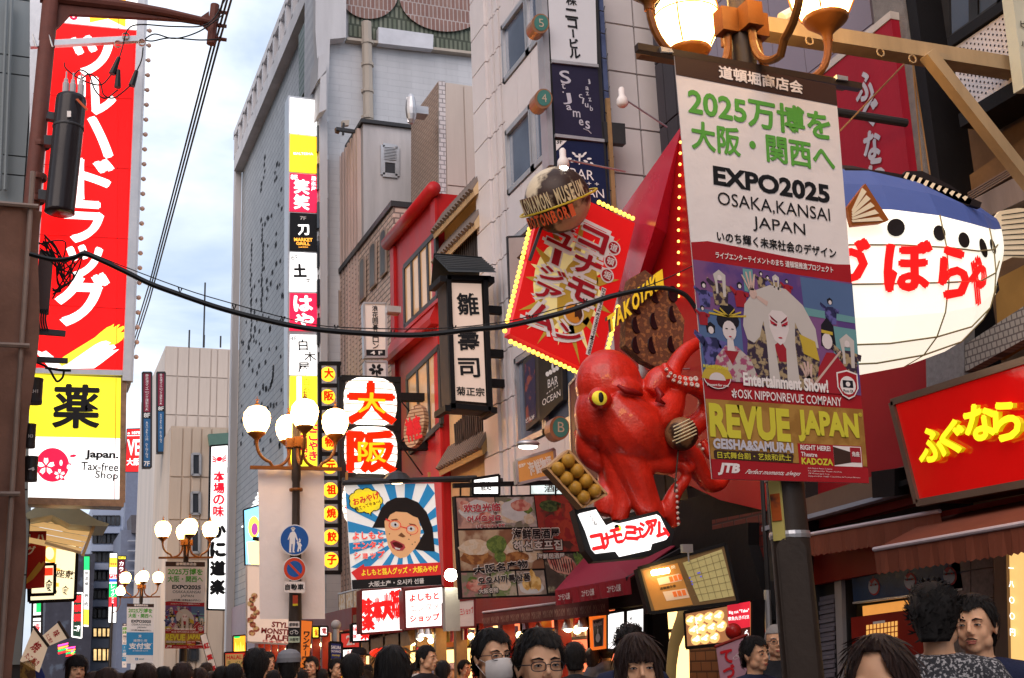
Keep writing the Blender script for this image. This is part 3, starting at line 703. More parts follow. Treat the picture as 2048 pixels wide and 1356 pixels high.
def banner(name, label, group, Q, kind):
    t = thing(name, label, 'banner', group, loc=Q.pt(50, 0))
    n = 10; mb = MB()      # a slightly rippled cloth
    MB().prism(Q.uv(full(100, 258)), -Q.n * .006).build('cloth', kp_pinkw, t)
    if kind == 'blank': return t
    flat(t, 'header_band', Q, [(0, 0), (100, 0), (100, 14.4), (0, 14.4)], kp_brown, .002)
    txt(t, Q, '道頓堀商店会', (26, 6.8), (78, 6.8), 8.6, kp_pinkw, .005, .04)
    txt(t, Q, '2025万博を', (6, 29.5), (94, 30.5), 19.5, kp_green, .003, .035, 3)
    txt(t, Q, '大阪・関西へ', (6, 52), (95, 52.5), 18.5, kp_green, .003, .032, 3)
    txt(t, Q, 'EXPO2025', (17, 76), (90, 77), 12.5, ink, .003, .04, 3)
    txt(t, Q, 'OSAKA,KANSAI', (18.5, 91), (89, 91.5), 9.5, ink, .004, .0, 3)
    txt(t, Q, 'JAPAN', (39, 103.5), (72, 104), 9.5, ink, .004, .0, 3)
    txt(t, Q, 'いのち輝く未来社会のデザイン', (16, 114.5), (91, 116), 6.6, ink, .004, .025)
    if kind == 'pay':
        flat(t, 'blue_field', Q, [(0, 124), (100, 124), (100, 222), (0, 222)], kab('payment_blue', (.05, .28, .52)), .003)
        txt(t, Q, '支付宝', (10, 183), (90, 183), 26, kp_pinkw, .006, .05, 3); txt(t, Q, '推荐使用', (26, 160), (76, 160), 12, kp_pinkw, .006, .01)
        txt(t, Q, '支', (44, 140), (56, 140), 12, kp_pinkw, .006, .03); txt(t, Q, '®', (92, 172), (96, 172), 4, kp_pinkw, .006)
        txt(t, Q, '扫一扫即可付款 安心便利', (24, 204), (80, 204), 5, kp_pinkw, .006)
        flat(t, 'small_emblem', Q, [(34, 234), (44, 234), (44, 244), (34, 244)], kab('payment_blue', 0), .004); txt(t, Q, 'A', (36, 239), (42, 239), 7, kp_pinkw, .008, .03)
        txt(t, Q, '蚂蚁金服', (48, 239), (66, 239), 6, kp_teal, .006)
        return t
    red = [(0, 120.5)] + [(x, 120.5 + 2.5 * math.sin((x - 40) / 100 * math.pi) - .0) for x in range(10, 100, 10)] + [(100, 122), (100, 258), (0, 258)]
    flat(t, 'red_field', Q, red, kp_red, .002)
    txt(t, Q, 'ライブエンターテイメントのまち 道頓堀推進プロジェクト', (14, 126.5), (88, 127), 4.2, kp_pinkw, .005, .02)
    P = {k: [] for k in ('purple', 'blue', 'teal', 'robe', 'red', 'floral', 'gold', 'mane', 'hair', 'face', 'skin', 'navy', 'lip')}
    flat(t, 'photo_ground', Q, [(0, 131), (100, 134), (100, 205), (0, 201)], kp_purple, .004)
    P['blue'] += [[(66, 134), (100, 135), (100, 160), (67, 158)], [(0, 160), (26, 162), (26, 199), (0, 199)]]
    P['teal'] += [[(67, 153), (100, 156), (100, 160), (67, 158)], [(30, 133), (36, 133), (36, 147), (30, 147)], [(84, 163), (100, 164), (100, 186), (84, 180)]]
    for (x, y, s, r, m) in ((15, 140, 1.7, 'robe', 1), (5, 146, 1.3, 'navy', 0), (27, 144, 1.3, 'red', 0), (45, 137, .9, 'navy', 0), (41, 135, .9, 'robe', 0), (50, 137, 1, 'robe', 1), (57, 138, .9, 'red', 0),
                            (84, 148, 1.4, 'navy', 0), (7, 172, 2.2, 'navy', 0), (93, 173, 2.2, 'robe', 1), (3, 160, 1.0, 'red', 0)): figure(P, x, y, s, r, mane=m)
    # geisha at the left
    P['floral'].append([(5, 202), (9, 188), (15, 181), (22, 181), (30, 188), (35, 202)]); P['red'].append([(14, 184), (18.5, 192), (23, 184)])
    P['hair'].append(circ(18, 166, 7, 6, 14)); P['hair'].append(circ(18, 160, 5, 4.5, 12)); P['face'].append(circ(18.3, 172, 4.2, 6, 14)); P['face'].append([(16.6, 176), (20, 176), (20.6, 184), (16, 184)])
    for a in (-60, -40, -20, 20, 40, 60):
        r = rad(a - 90); P['gold'].append([(18, 164), (18 + 12 * math.cos(r) * 1.1, 166 + 8 * math.sin(r) + 1), (18 + 12 * math.cos(r) * 1.1, 166 + 8 * math.sin(r) - .2), (18.4, 163)])
    P['lip'].append(circ(18.4, 175.6, .9, .5, 8)); 
    for dx in (-1.8, 1.8): P['hair2'] = P.get('hair2', []) + [circ(18.3 + dx, 171, .9, .35, 8)]
    # samurai at the right
    P['red'].append([(71, 205), (73, 190), (79, 180), (84, 180), (92, 190), (95, 205)]); P['hair'].append([(76, 176), (77, 163), (81, 158), (85, 163), (86, 180), (83, 178)])
    P['face'].append(circ(80, 173, 3.4, 5, 12)); P['gold'].append([(76.6, 166), (84, 167), (84, 169), (76.6, 168)]); P['skin'].append([(66, 203), (88, 178), (88.6, 179), (67, 204)])
    # the white-maned dancer in the middle
    P['robe'].append([(26, 203), (30, 170), (42, 160), (58, 160), (72, 172), (76, 204)]); P['gold'].append([(62, 170), (72, 174), (74, 186), (64, 182)])
    P['red'].append([(45, 176), (56, 176), (53, 188), (48, 188)])
    P['mane'].append([(27, 168), (29, 155), (36, 146), (46, 141.5), (56, 143), (66, 152), (73, 166), (74, 178), (67, 176), (62, 168), (60, 163), (59, 176), (60, 203), (52, 204), (53, 180), (50, 175), (46, 178), (48, 204), (41, 203), (41, 176), (40, 164), (37, 174), (33, 178), (29, 176)])
    P['face'].append([(43.5, 160), (46, 157), (52, 157), (55.5, 160), (55.8, 168), (52.5, 176), (49.5, 178), (46, 175), (43.6, 168)])
    P['lip'] += [[(44, 163), (48.5, 165.5), (48, 166.8), (44.6, 165.4)], [(55.4, 163), (51, 165.5), (51.5, 166.8), (55, 165.4)], circ(49.8, 173.6, 1.4, .5, 8), [(44, 160), (45, 162.5), (48.5, 164.8), (48.8, 164)], [(55.4, 160), (54.6, 162.5), (51, 164.8), (50.8, 164)]]
    P['hair2'] += [[(44.2, 160.8), (45, 161), (48.8, 164.2), (48.2, 164.6)], [(55.2, 160.8), (54.4, 161), (50.8, 164.2), (51.4, 164.6)], circ(46.8, 166, 1, .4, 8), circ(53, 166, 1, .4, 8)]
    for k, (dx, dy) in enumerate(((-5, -9), (-2.4, -11), (.2, -11.5), (2.8, -10))):       # raised hand, spread hand
        P['skin'].append([(34 + dx * .2 - .6, 146), (34 + dx - .6, 146 + dy), (34 + dx + .4, 146 + dy), (34 + dx * .3 + .9, 146)])
        P['skin'].append([(66 + dx * .2 - .8, 197), (66 + dx * .9 - .8, 197 + dy * .9), (66 + dx * .9 + .5, 197 + dy * .9), (66 + dx * .3 + 1, 197)])
    P['skin'] += [circ(35, 148, 2.4, 3.4, 10), circ(66, 199, 2.8, 3.6, 10), [(36, 150), (38, 149), (44, 152), (43, 155)]]
    mats = {'purple': kp_purple, 'blue': kp_blue, 'teal': kp_teal, 'robe': kp_robe, 'red': kp_redk, 'floral': kp_floral, 'gold': kp_gold, 'mane': kp_mane, 'hair': kp_hair, 'hair2': kp_hair, 'face': kp_face, 'skin': kp_pink, 'navy': kp_navy, 'lip': kab('makeup_red', (.5, .02, .04))}
    for i, k in enumerate(('blue', 'teal', 'navy', 'hair', 'robe', 'floral', 'red', 'mane', 'face', 'gold', 'skin', 'lip', 'hair2')):
        if P.get(k): flats(t, 'printed_picture', Q, P[k], mats[k], .0048 + .0004 * i)
    o = .0105
    txt(t, Q, 'Entertainment Show!', (24, 200), (78, 201), 8, kp_pinkw, o, .04, 3); txt(t, Q, '✲OSK NIPPONREVUE COMPANY', (16, 209), (86, 210), 5.5, kp_pinkw, o, .01)
    flat(t, 'gold_field', Q, [(0, 213), (100, 213.5), (100, 248), (0, 247)], kp_goldbg, .006)
    txt(t, Q, 'REVUE', (1, 225), (51, 226), 19.5, kp_yel, o, .05, 3); txt(t, Q, 'JAPAN', (56, 225.5), (96, 226), 19, kp_yel, o, .05, 3); txt(t, Q, '®', (96.5, 217), (99, 217), 2.5, kp_yel, o)
    txt(t, Q, 'GEISHA&SAMURAI', (2, 238.2), (52, 239), 6, kp_grey, o, .045)
    flat(t, 'black_strip', Q, [(2, 242.6), (3, 241.8), (51, 242.3), (52, 243.3), (51, 247.3), (3, 247), (2, 246)], kp_brown, .0075)
    txt(t, Q, '日式舞台剧・艺妓和武士', (4, 244.6), (50, 244.8), 3.8, kp_yel, o, .01)
    flat(t, 'red_box', Q, [(55, 236), (97, 236), (97, 249), (55, 249)], kp_red, .0075)
    txt(t, Q, 'RIGHT HERE!', (56.5, 238.2), (76, 238.4), 3, kp_pinkw, o, .03); txt(t, Q, 'Theatre', (56.5, 242.2), (67, 242.4), 2.6, kp_pinkw, o, .02); txt(t, Q, 'KADOZA', (56.5, 246.2), (77, 246.4), 4, kp_yel, o, .04)
    flat(t, 'theatre_photo', Q, [(78, 236.5), (96.5, 236.5), (96.5, 248.5), (78, 248.5)], kp_pinkw, .008)
    flat(t, 'theatre_photo', Q, [(78, 237), (90, 240), (90, 246), (78, 248)], kp_brown, .0085); flat(t, 'theatre_photo', Q, [(89, 237), (96, 237), (96, 246), (89, 246)], kp_redk, .009)
    txt(t, Q, '角座', (90, 241), (95, 241), 3, kp_pinkw, o)
    flat(t, 'red_footer', Q, [(0, 247), (100, 249), (100, 258), (0, 258)], kp_red, .0095)
    txt(t, Q, 'JTB', (3, 252.4), (16, 252.6), 7, kp_pinkw, .012, .06, shear=.15); txt(t, Q, 'Perfect moments, always', (19, 253.8), (53, 254), 3.4, kp_pinkw, .012, .01, shear=.1)
    for i, w_ in enumerate((16, 22, 14, 34)): txt(t, Q, ('OSK Nippon Revue Company', 'Co-organized by: Theatre Kadoza', 'JTB Western Japan Corp.', 'Supported by: Osaka Convention & Tourism Bureau')[i], (60, 250.4 + i * 1.5), (60 + w_, 250.5 + i * 1.5), 1, kp_pinkw, .012, 0, 1)
    # the two round seals
    flat(t, 'seal', Q, circ(8, 200, 8.5, 7, 24), kp_pinkw, .0115); flat(t, 'seal', Q, circ(8, 200, 8, 6.5, 24), kp_red, .012)
    flat(t, 'fan_print', Q, [(8, 202)] + circ(8, 202, 9.5, 9, 10, 185, 350), kp_gold, .0125); flat(t, 'fan_print', Q, [(8, 202)] + circ(8, 202, 5, 4.5, 10, 180, 360), kp_face, .013)
    txt(t, Q, 'REVUE JAPAN', (0, 194.5), (15, 195), 2.4, kp_yel, .0135, .04); txt(t, Q, 'Present for you!', (1.5, 205), (14.5, 205), 2, kp_pinkw, .0135, .02)
    flat(t, 'seal', Q, [(84, 192), (91, 190), (98, 192), (98, 201), (95, 206), (91, 208), (87, 206), (84, 201)], kp_pinkw, .0115)
    flat(t, 'seal', Q, [(84.8, 192.7), (91, 191), (97.2, 192.7), (97.2, 201), (94.6, 205.4), (91, 207), (87.4, 205.4), (84.8, 201)], kp_red, .012)
    flat(t, 'camera_print', Q, circ(91, 199.5, 5.2, 5.6, 18), kp_pinkw, .0125); flat(t, 'camera_print', Q, [(87.6, 196.5), (94.4, 196.5), (94.4, 201), (87.6, 201)], kp_hair, .013)
    flat(t, 'camera_print', Q, circ(91, 198.8, 1.5, 1.5, 12), kp_pinkw, .0135); txt(t, Q, 'Photo OK', (87.6, 203), (94.4, 203), 1.8, kp_hair, .0135, .02)
    return t
pb = PY(P1.y - .13)
Q1 = quad(pb, [(1348, 106), (1671, 171), (1736, 967), (1424, 958)], 100, 258)
bn1 = banner('street_banner', 'big street banner with green 2025 lettering above a kabuki revue poster, nearest of all', 'banners hung on the lamp posts', Q1, 'revue')
t = bn1
for s_, e_ in (((1278, 92), (1352, 108)), ((1668, 158), (1722, 169))):
    pass
MB().bar(pb.pt(1276, 92, -.02), pb.pt(1724, 172, -.02), .045, .04).build('hanging_rod', M('dark_rod', (.05, .03, .02), .4), bn1)
for q in ([(1318, 96), (1340, 101), (1344, 108), (1320, 106)], [(1670, 152), (1692, 156), (1692, 164), (1670, 161)]):
    slab(bn1, 'rod_clip', pb, q, .03, m_alu, .02)
Q2 = quad(PY(P2.y + .12), [(516, 938), (648, 942), (650, 1238), (520, 1238)], 100, 258)
banner('street_banner', 'blank pale pink banner hanging behind the round traffic signs', 'banners hung on the lamp posts', Q2, 'blank')
Q3 = quad(PY(Y3 - .15), [(331, 1123), (410, 1124), (408, 1297), (330, 1297)], 100, 258)
banner('street_banner', 'smaller distant copy of the kabuki revue banner beside the crab restaurant sign', 'banners hung on the lamp posts', Q3, 'revue')
Q4 = quad(PY(Y4 - .15), [(254, 1207), (308, 1208), (306, 1327), (252, 1327)], 100, 258)
banner('street_banner', 'small distant banner with green 2025 lettering above a blue payment advert', 'banners hung on the lamp posts', Q4, 'pay')
Q5 = quad(PY(Y4 + 9), [(245, 1247), (254, 1247), (253, 1335), (244, 1335)], 100, 258)
banner('street_banner', 'farthest street banner, only its left edge showing behind the blue payment one', 'banners hung on the lamp posts', Q5, 'pay')
# traffic signs on the second post
ps = PY(P2.y - .16)
t = thing('traffic_sign', 'round blue sign of an adult in a hat leading a child by the hand', 'traffic sign', loc=ps.pt(589, 1080))
MB().prism(ps.uv(circ(589, 1080, 30, 31, 32)), (0, .02, 0)).build('plate', inkw, t); blu = M('sign_blue', (.015, .10, .36), .4, noise=.08)
flat(t, 'blue_disc', ps, circ(589, 1080, 28, 29, 32), blu, .004)
flats(t, 'pictogram', ps, [circ(586, 1059, 3.2, 3.8, 12), [(581, 1058), (591, 1058), (590, 1056), (587, 1054), (585, 1054), (582, 1056)], [(580, 1066), (584, 1063), (589, 1063), (592, 1068), (596, 1081), (594, 1082), (590, 1074), (590, 1086), (588, 1102), (590, 1105), (585, 1105), (585, 1088), (583, 1088), (582, 1102), (583, 1105), (578, 1105), (579, 1084), (579, 1074), (577, 1080), (575, 1079)],
      circ(599, 1083, 2.2, 2.4, 10), [(597, 1079), (599, 1076), (600, 1080), (602, 1077), (601, 1082)], [(595, 1082), (598, 1086), (601, 1086), (604, 1092), (602, 1093), (602, 1100), (600, 1104), (600, 1098), (598, 1098), (597, 1104), (594, 1103), (596, 1092), (593, 1084)]], inkw, .007)
t = thing('traffic_sign', 'round no parking sign, blue with red ring and slash, below the pedestrian sign', 'traffic sign', loc=ps.pt(589, 1138))
MB().prism(ps.uv(circ(589, 1138, 23, 24, 28)), (0, .02, 0)).build('plate', inkw, t); rs = M('sign_red', (.62, .06, .02), .4, noise=.08)
flat(t, 'red_disc', ps, circ(589, 1138, 21.6, 22.4, 28), rs, .004); flat(t, 'blue_disc', ps, circ(589, 1138, 15.6, 16.2, 28), blu, .006)
flat(t, 'slash', ps, [(576, 1128), (579, 1125), (602, 1149), (599, 1152)], rs, .008)
t = thing('traffic_sign', 'small white plate with black lettering under the no parking sign', 'traffic sign', loc=ps.pt(589, 1173))
MB().prism(ps.uv([(569, 1163), (609, 1163), (610, 1165), (609, 1184), (607, 1186), (570, 1185), (568, 1183)]), (0, .02, 0)).build('plate', m_off, t)
txt(t, ps, '自動車', (570.5, 1174), (607, 1174), 12, ink, .004, .03)
t = thing('notice_plate', 'stack of small plates and a bicycle notice strapped on the second lamp post', 'notice', loc=ps.pt(588, 1255))
for (y0_, y1_, m_) in ((1243, 1255, m_off), (1256, 1272, ink), (1273, 1285, M('pale_green_plate', (.5, .6, .45), .5))): slab(t, 'plate', ps, [(577, y0_), (599, y0_), (599, y1_), (577, y1_)], .02, m_)
txt(t, ps, '道頓堀1', (578, 1249), (598, 1249), 7, ink, .004); txt(t, ps, '大阪市', (579, 1279), (597, 1279), 7, ink, .004)
flats(t, 'pictogram', ps, ring_px(583, 1265, 2.6, 3.4, 1, 12) + ring_px(593, 1265, 2.6, 3.4, 1, 12) + [[(583, 1265), (586, 1260), (592, 1260), (593, 1265), (591, 1261), (586, 1261)]], inkw, .004)
for (y0_, y1_, m_) in ((1191, 1208, M('red_sticker', (.4, .05, .02), .5)), (1208, 1212, M('yellow_sticker', (.6, .5, .02), .5))): slab(t, 'sticker', ps, [(584, y0_), (594, y0_), (594, y1_), (584, y1_)], .01, m_, .06)
# ------------------------------------------------------------------ LEFT SIDE
LY = 19.0; pL = PY(LY)
# siding building
t = thing('siding_building', 'grey green metal sided building behind the big drugstore sign', 'building', loc=(-3, 20.6, 0))
xr = Xe(118, 100, 20.6)
MB().box(-9, xr, 20.6, 34, 0, 24).build('wall', m_steel, t)
zs = [Ze(60, v, 20.6) for v in (1330, 1150, 980, 820, 660, 500, 355, 317, 155, 118, 5, -110, -300)]
panels(t, 'y', 20.6, [-4, -3.1, -2.2, -1.3, -.4, xr], zs, m_sidg, .012, .05)
mb = MB(); a = PY(20.4)
for u in (14, 24): mb.tube([a.pt(u, 0), a.pt(u - 14, 380)], .03, 6)
mb.build('downpipe', m_sidg, t)
# both rows of buildings go on behind the camera and shut out the low sky
t = thing('left_row_building', 'plain building row along the left side of the street, outside the view', 'building', loc=(-2.6, 0, 0))
MB().box(-12, -2.6, -6, 11.8, 0, 9).build('wall', M('dim_render', (.22, .19, .18), .8, noise=.2), t)
t = thing('right_row_building', 'plain building row on the right side behind the viewer, outside the view', 'building', loc=(6.5, 0, 0))
MB().box(6.5, 14, -12, 2.4, 0, 14).build('wall', M('dim_render'), t)
# big drugstore sign tower
t = thing('sign_tower', 'tall lit red projecting sign with big white katakana reading downwards', 'sign', loc=pL.pt(160, 900))
slab(t, 'casing', pL, [(60, -40), (296, -40), (262, 768), (254, 768), (247, 1010), (57, 1004)], .6, m_alu, -.02)
red1 = E('drug_red', (.93, .003, .003), .72)
flat(t, 'lit_panel', pL, [(110, 45), (277, 62), (248, 740), (62, 738), (85, 400)], red1)
flat(t, 'lit_panel', pL, [(110, -40), (282, -40), (277, 60), (110, 43)], white)
flat(t, 'lit_panel', pL, [(60, 748), (247, 756), (243, 876), (58, 872)], E('drug_yellow', (1, .86, .03), .8))
flat(t, 'lit_panel', pL, [(58, 873), (243, 877), (240, 998), (56, 996)], white)
fr = MB()
for a, b, w_ in (((284, -40), (252, 765), .16), ((289, -40), (257, 765), .1)): fr.bar(pL.pt(*a, .05), pL.pt(*b, .05), w_, .12)
fr.bar(pL.pt(62, 743, .03), pL.pt(250, 748, .03), .1, .08)
fr.build('frame', m_alu, t)
br = MB(); br.bar(pL.pt(56, 1003, .03), pL.pt(247, 1008, .03), .12, .1); br.bar(pL.pt(247, 757, .03), pL.pt(244, 1006, .03), .07, .08); br.build('bronze_edge', M('bronze_trim', (.30, .17, .10), .3, metal=.8, noise=.4, scale=8), t)
for (ch, x0, x1, y0, y1) in (('ツ', 143, 227, 72, 148), ('ル', 138, 229, 154, 226), ('ハ', 120, 222, 233, 312), ('ド', 150, 226, 318, 398), ('ラ', 128, 205, 402, 482), ('ッ', 134, 203, 490, 555), ('グ', 113, 215, 545, 648)):
    txt(t, pL, ch, (x0, (y0 + y1) / 2), (x1, (y0 + y1) / 2 + 4), y1 - y0, whiteN, .02, .05, 4)
mb = MB()
for a, b in (((237, -40), (233, 738)), ((232, 757), (229, 998))): mb.bar(pL.pt(*a, .008), pL.pt(*b, .008), .012, .008)
for v in (190, 330, 470, 610): mb.bar(pL.pt(66, v - 2, .008), pL.pt(272 - v * .03, v + 8, .008), .01, .008)
mb.build('panel_joint', M('joint_red', (.35, .01, .01), .5, emit=.1), t, kind='stuff')
yb = E('brush_yellow', (1, .82, .04), .8, 'NONE')
sw = [(95, 735), (130, 712), (190, 675), (200, 666), (214, 655), (222, 652), (228, 648), (226, 656), (236, 650), (240, 649), (234, 658), (246, 652), (250, 655), (240, 666), (249, 664), (249, 672), (244, 680), (236, 686), (200, 705), (160, 728), (140, 738)]
flat(t, 'brush_stroke', pL, sw, yb, .012)
flat(t, 'brush_stroke', pL, [(112, 738), (135, 728), (190, 690), (202, 684), (212, 682), (222, 686), (214, 691), (228, 690), (232, 695), (222, 702), (238, 699), (232, 704), (205, 725), (188, 737)], whiteN, .018)
flat(t, 'brush_stroke', pL, [(66, 698), (84, 705), (92, 702), (108, 715), (125, 735), (100, 738)], whiteN, .016)
txt(t, pL, '薬', (106, 812), (199, 814), 86, ink, .02, .03, 4)
txt(t, pL, 'Japan.', (170, 910), (237, 912), 20, ink, .02, .04, 3); txt(t, pL, 'Tax-free', (162, 932), (237, 935), 17, M('grey_ink', (.03, .03, .03), .5), .02, .015, 3); txt(t, pL, 'Shop', (190, 951), (236, 954), 19, M('grey_ink'), .02, .015, 3)
flat(t, 'emblem', pL, circ(105, 930, 33, 34, 36), E('emblem_red', (.85, .01, .05), 1, 'NONE'), .012)
pet = []
for cx_, cy_, r in ((92, 933, 18), (119, 949, 11)):
    for k in range(5):
        a = rad(k * 72 - 90); c, s = math.cos(a), math.sin(a)
        P_ = [(.15, 0), (.55, .26), (.95, .2), (.88, 0), (.95, -.2), (.55, -.26)]
        pet.append([(cx_ + r * (x * c - y * s), cy_ + r * (x * s + y * c)) for x, y in P_])
for (x, y, a) in ((122, 926, 0), (137, 933, 20)): pet.append(circ(x, y, 3, 6, 8, rot=a))
flats(t, 'blossom_print', pL, pet, whiteN, .016)
flats(t, 'petal_print', pL, [circ(146, 912, 7, 3, 8, rot=-8), circ(138, 928, 5, 2.5, 8, rot=20), circ(125, 958, 5, 3, 8, rot=20)], E('emblem_red', 0), .016)
flat(t, 'orange_mark', pL, [(180, -40), (252, -40), (251, 55), (216, 38), (179, 46)], E('orange_mark', (1, .45, .02), 1.3, 'NONE'), .012)
txt(t, pL, '8', (138, 28), (155, 29), 26, E('emblem_red', 0), .015, .03)
bulb = M('small_pink_bulb', (.45, .30, .26), .3, emit=.05, ecol=(1, .6, .4), noise=0); i = 0
for k in range(25):
    v = 5 + k * 29.6 if k else -2
    a = pL.pt(301.5 - v * .0415, v, .05); o = MB(); o.ball(a, .038, seg=8, rings=6); o.bar(a - V((.09, 0, 0)), a, .03, .03); o.build('bulb', bulb, t)
# brown utility pole with bracket arm
PYp = 17.6; pU = PY(PYp)
t = thing('utility_pole', 'red brown steel utility pole with a long bracket arm carrying three power lines', 'utility pole', loc=pU.pt(75, 400))
a, b = pU.pt(113, -120), pU.pt(62, 420); dz = (a - b)
MB().tube([a, b, b - dz.normalized() * 6], [.12, .11, .13], 12).build('pole', m_rust, t, smooth=True)
mb = MB(); mb.tube([pU.pt(80, -8), pU.pt(250, 12), pU.pt(330, 25), pU.pt(425, 45)], [.1, .085, .07, .05], 10); mb.prism(pU.uv([(112, 0), (260, 18), (330, 30), (415, 48), (400, 42), (300, 36), (140, 28), (118, 52), (108, 60)]), (0, .08, 0))
mb.prism(pU.uv([(95, -10), (112, 8), (110, 60), (88, 78), (92, 30)]), (0, .1, 0))
mb.build('bracket_arm', m_rust, t)
mb = MB(); mb.tube([pU.pt(430, 10), pU.pt(422, 88)], .07, 10); mb.prism(pU.uv([(395, 38), (418, 22), (420, 62), (412, 55)]), (0, .06, 0)); mb.build('arm_head', m_rust, t)
ins = []
for (u, v) in ((440, 24), (440, 51), (440, 78)):
    o = MB(); q = pU.pt(u, v); c = q - V((.1, 0, 0)); o.lathe([(.03, 0), (.03, .03), (.055, .05), (.03, .07), (.055, .1), (.03, .12), (.03, .2)], c, 8, axis=(1, 0, 0)); o.build('insulator', m_rust, t); ins.append(q)
mb = MB(); mb.bar(pU.pt(60, 90), pU.pt(288, 78), .09, .09); mb.build('crossarm', m_alu, t)
mb = MB()
for u in (68, 100): mb.tube([pU.pt(u - 3, 75, .1), pU.pt(u + 5, 100, .1)], .012, 5)
mb.build('bolt', m_alu, t)
for u, v in ((251, 76), (235, 92), (283, 89)):
    MB().lathe([(.05, -.03), (.055, -.02), (.055, .02), (.05, .03)], pU.pt(u, v, .06), 12, axis=(0, 1, 0)).build('insulator', M('white_porcelain', (.6, .56, .52), .25), t)
for z in (400, 355, 290): 
    q = pU.pt(70 + (400 - z) * .1, z); MB().lathe([(.13, -.04), (.135, 0), (.13, .04)], q, 12).build('pole_band', m_rust, t)
# transformer
t = thing('transformer', 'long black cylindrical transformer hanging beside the red brown pole', 'transformer', loc=pU.pt(120, 430))
pT = PY(PYp - .35); a, b = pT.pt(143, 195), pT.pt(119, 425); ax = a - b
MB().lathe([(.01, -.02), (.17, -.02), (.205, 0), (.2, .03), (.205, ax.length * .5), (.21, ax.length * .97), (.2, ax.length), (.17, ax.length + .02), (.01, ax.length + .03)], b, 24, axis=ax).build('tank', M('glossy_black_paint', (.018, .013, .014), .22, noise=.1), t, smooth=True)
MB().lathe([(.215, ax.length * .72), (.22, ax.length * .73), (.215, ax.length * .74)], b, 24, axis=ax).build('clamp_band', m_steel, t)
for u, v in ((131, 182), (145, 184), (161, 186)):
    q = pT.pt(u, v, .05); MB().lathe([(.045, -.1), (.045, .1), (.03, .12), (.03, .16), (.012, .18), (.012, .28)], q, 10).build('bushing', M('grey_bushing', (.42, .38, .38), .4), t)
for q in ([(96, 222), (118, 226), (112, 240), (92, 236)], [(88, 270), (108, 270), (108, 290), (88, 288)], [(77, 378), (96, 380), (94, 400), (76, 397)]): slab(t, 'mounting_bracket', PY(PYp - .2), q, .12, m_steel)
flat(t, 'paper_tag', PY(PYp - .58), [(134, 222), (142, 222), (142, 234), (134, 234)], m_off)
slab(t, 'orange_ribbon', PY(PYp - .58), [(151, 198), (156, 197), (176, 218), (174, 222)], .01, M('orange_tape', (.55, .1, .03), .6))
# jumpers and fuses
t = thing('jumper_wires', 'thin black jumper wires looping from the crossarm fuses to the transformer', 'wires', loc=pU.pt(230, 200))
def wire(par, pl, px, r, name='wire', seg=6, sub=6):
    P_ = []; n_ = len(px)
    for i in range(n_ - 1):
        p0, p1, p2, p3 = px[max(i - 1, 0)], px[i], px[i + 1], px[min(i + 2, n_ - 1)]
        for k in range(sub):
            t_ = k / sub; P_.append(tuple(.5 * (2 * p1[j] + (p2[j] - p0[j]) * t_ + (2 * p0[j] - 5 * p1[j] + 4 * p2[j] - p3[j]) * t_ ** 2 + (3 * p1[j] - p0[j] - 3 * p2[j] + p3[j]) * t_ ** 3) for j in (0, 1)))
    P_.append(px[-1]); return MB().tube(pl.uv(P_), r, seg).build(name, m_wire, par)
pJ = PY(PYp - .15)
for w_ in ([(450, 0), (415, 48), (350, 53), (280, 49), (255, 60), (245, 95), (238, 118)], [(445, 30), (400, 62), (350, 77), (310, 68), (290, 78)], [(440, 78), (400, 80), (340, 76), (305, 82), (290, 80)],
           [(129, 125), (132, 137), (160, 158), (200, 170), (222, 150)], [(147, 152), (160, 140), (178, 150), (190, 180), (210, 197), (235, 180)], [(163, 158), (180, 148), (200, 165), (208, 190), (230, 195), (262, 170)], [(286, 95), (283, 120), (272, 145)]):
    wire(t, pJ, w_, .011)
for a, b in (((238, 115), (224, 148)), ((237, 140), (235, 175)), ((273, 142), (263, 172))): MB().tube([pJ.pt(*a), pJ.pt(*b)], [.03, .05], 8).build('fuse', m_wire, t)
# the three power lines running down the street
for k, q in enumerate(ins):
    t = MB().tube([V((q.x - .1, 6, q.z + .25)), V((q.x - .05, 12, q.z + .05)), q, V((q.x + .1, 30, q.z - .6)), V((q.x + .1, 45, q.z - .9)), V((q.x, 80, q.z))], .017, 6).build('power_line', m_wire, None,
        label=('upper', 'middle', 'lower')[k] + ' of the three parallel power lines running down the street from the pole arm', cat='cable', group='power lines')
# thick bundled cable across the street
d = V((5.6, -1.9, 0)); nC = V((-1.9, -5.6, 0)); pC = Pl((0, 11.4, 0), nC)
t = thing('cable_bundle', 'thick black cable bundle sagging across the street below the roofs', 'cable', loc=pC.pt(690, 665))
main = [(60, 508), (110, 520), (148, 515), (168, 508), (200, 520), (253, 545), (300, 568), (360, 590), (440, 617), (520, 638), (600, 655), (690, 665), (807, 671), (873, 668), (940, 660), (1017, 652), (1133, 624), (1220, 594), (1300, 577), (1340, 578), (1373, 592), (1396, 625)]
wire(t, pC, main, .022, 'cable')
wire(t, pC, [(a, b - 3.5 if 160 < a < 1300 else b) for a, b in main], .013, 'cable')
wire(t, pC, [(167, 500), (253, 535), (360, 575), (440, 600), (600, 643), (690, 655), (873, 657), (1017, 642), (1133, 612), (1300, 570), (1450, 500), (1560, 455)], .005, 'messenger_wire')
for (u, v) in ((360, 583), (468, 617), (566, 640), (672, 658), (785, 668), (908, 658), (1062, 638), (1170, 605)):
    MB().tube([pC.pt(u - 3, v - 8), pC.pt(u, v + 3), pC.pt(u + 4, v - 7)], .008, 5).build('cable_tie', m_wire, t)
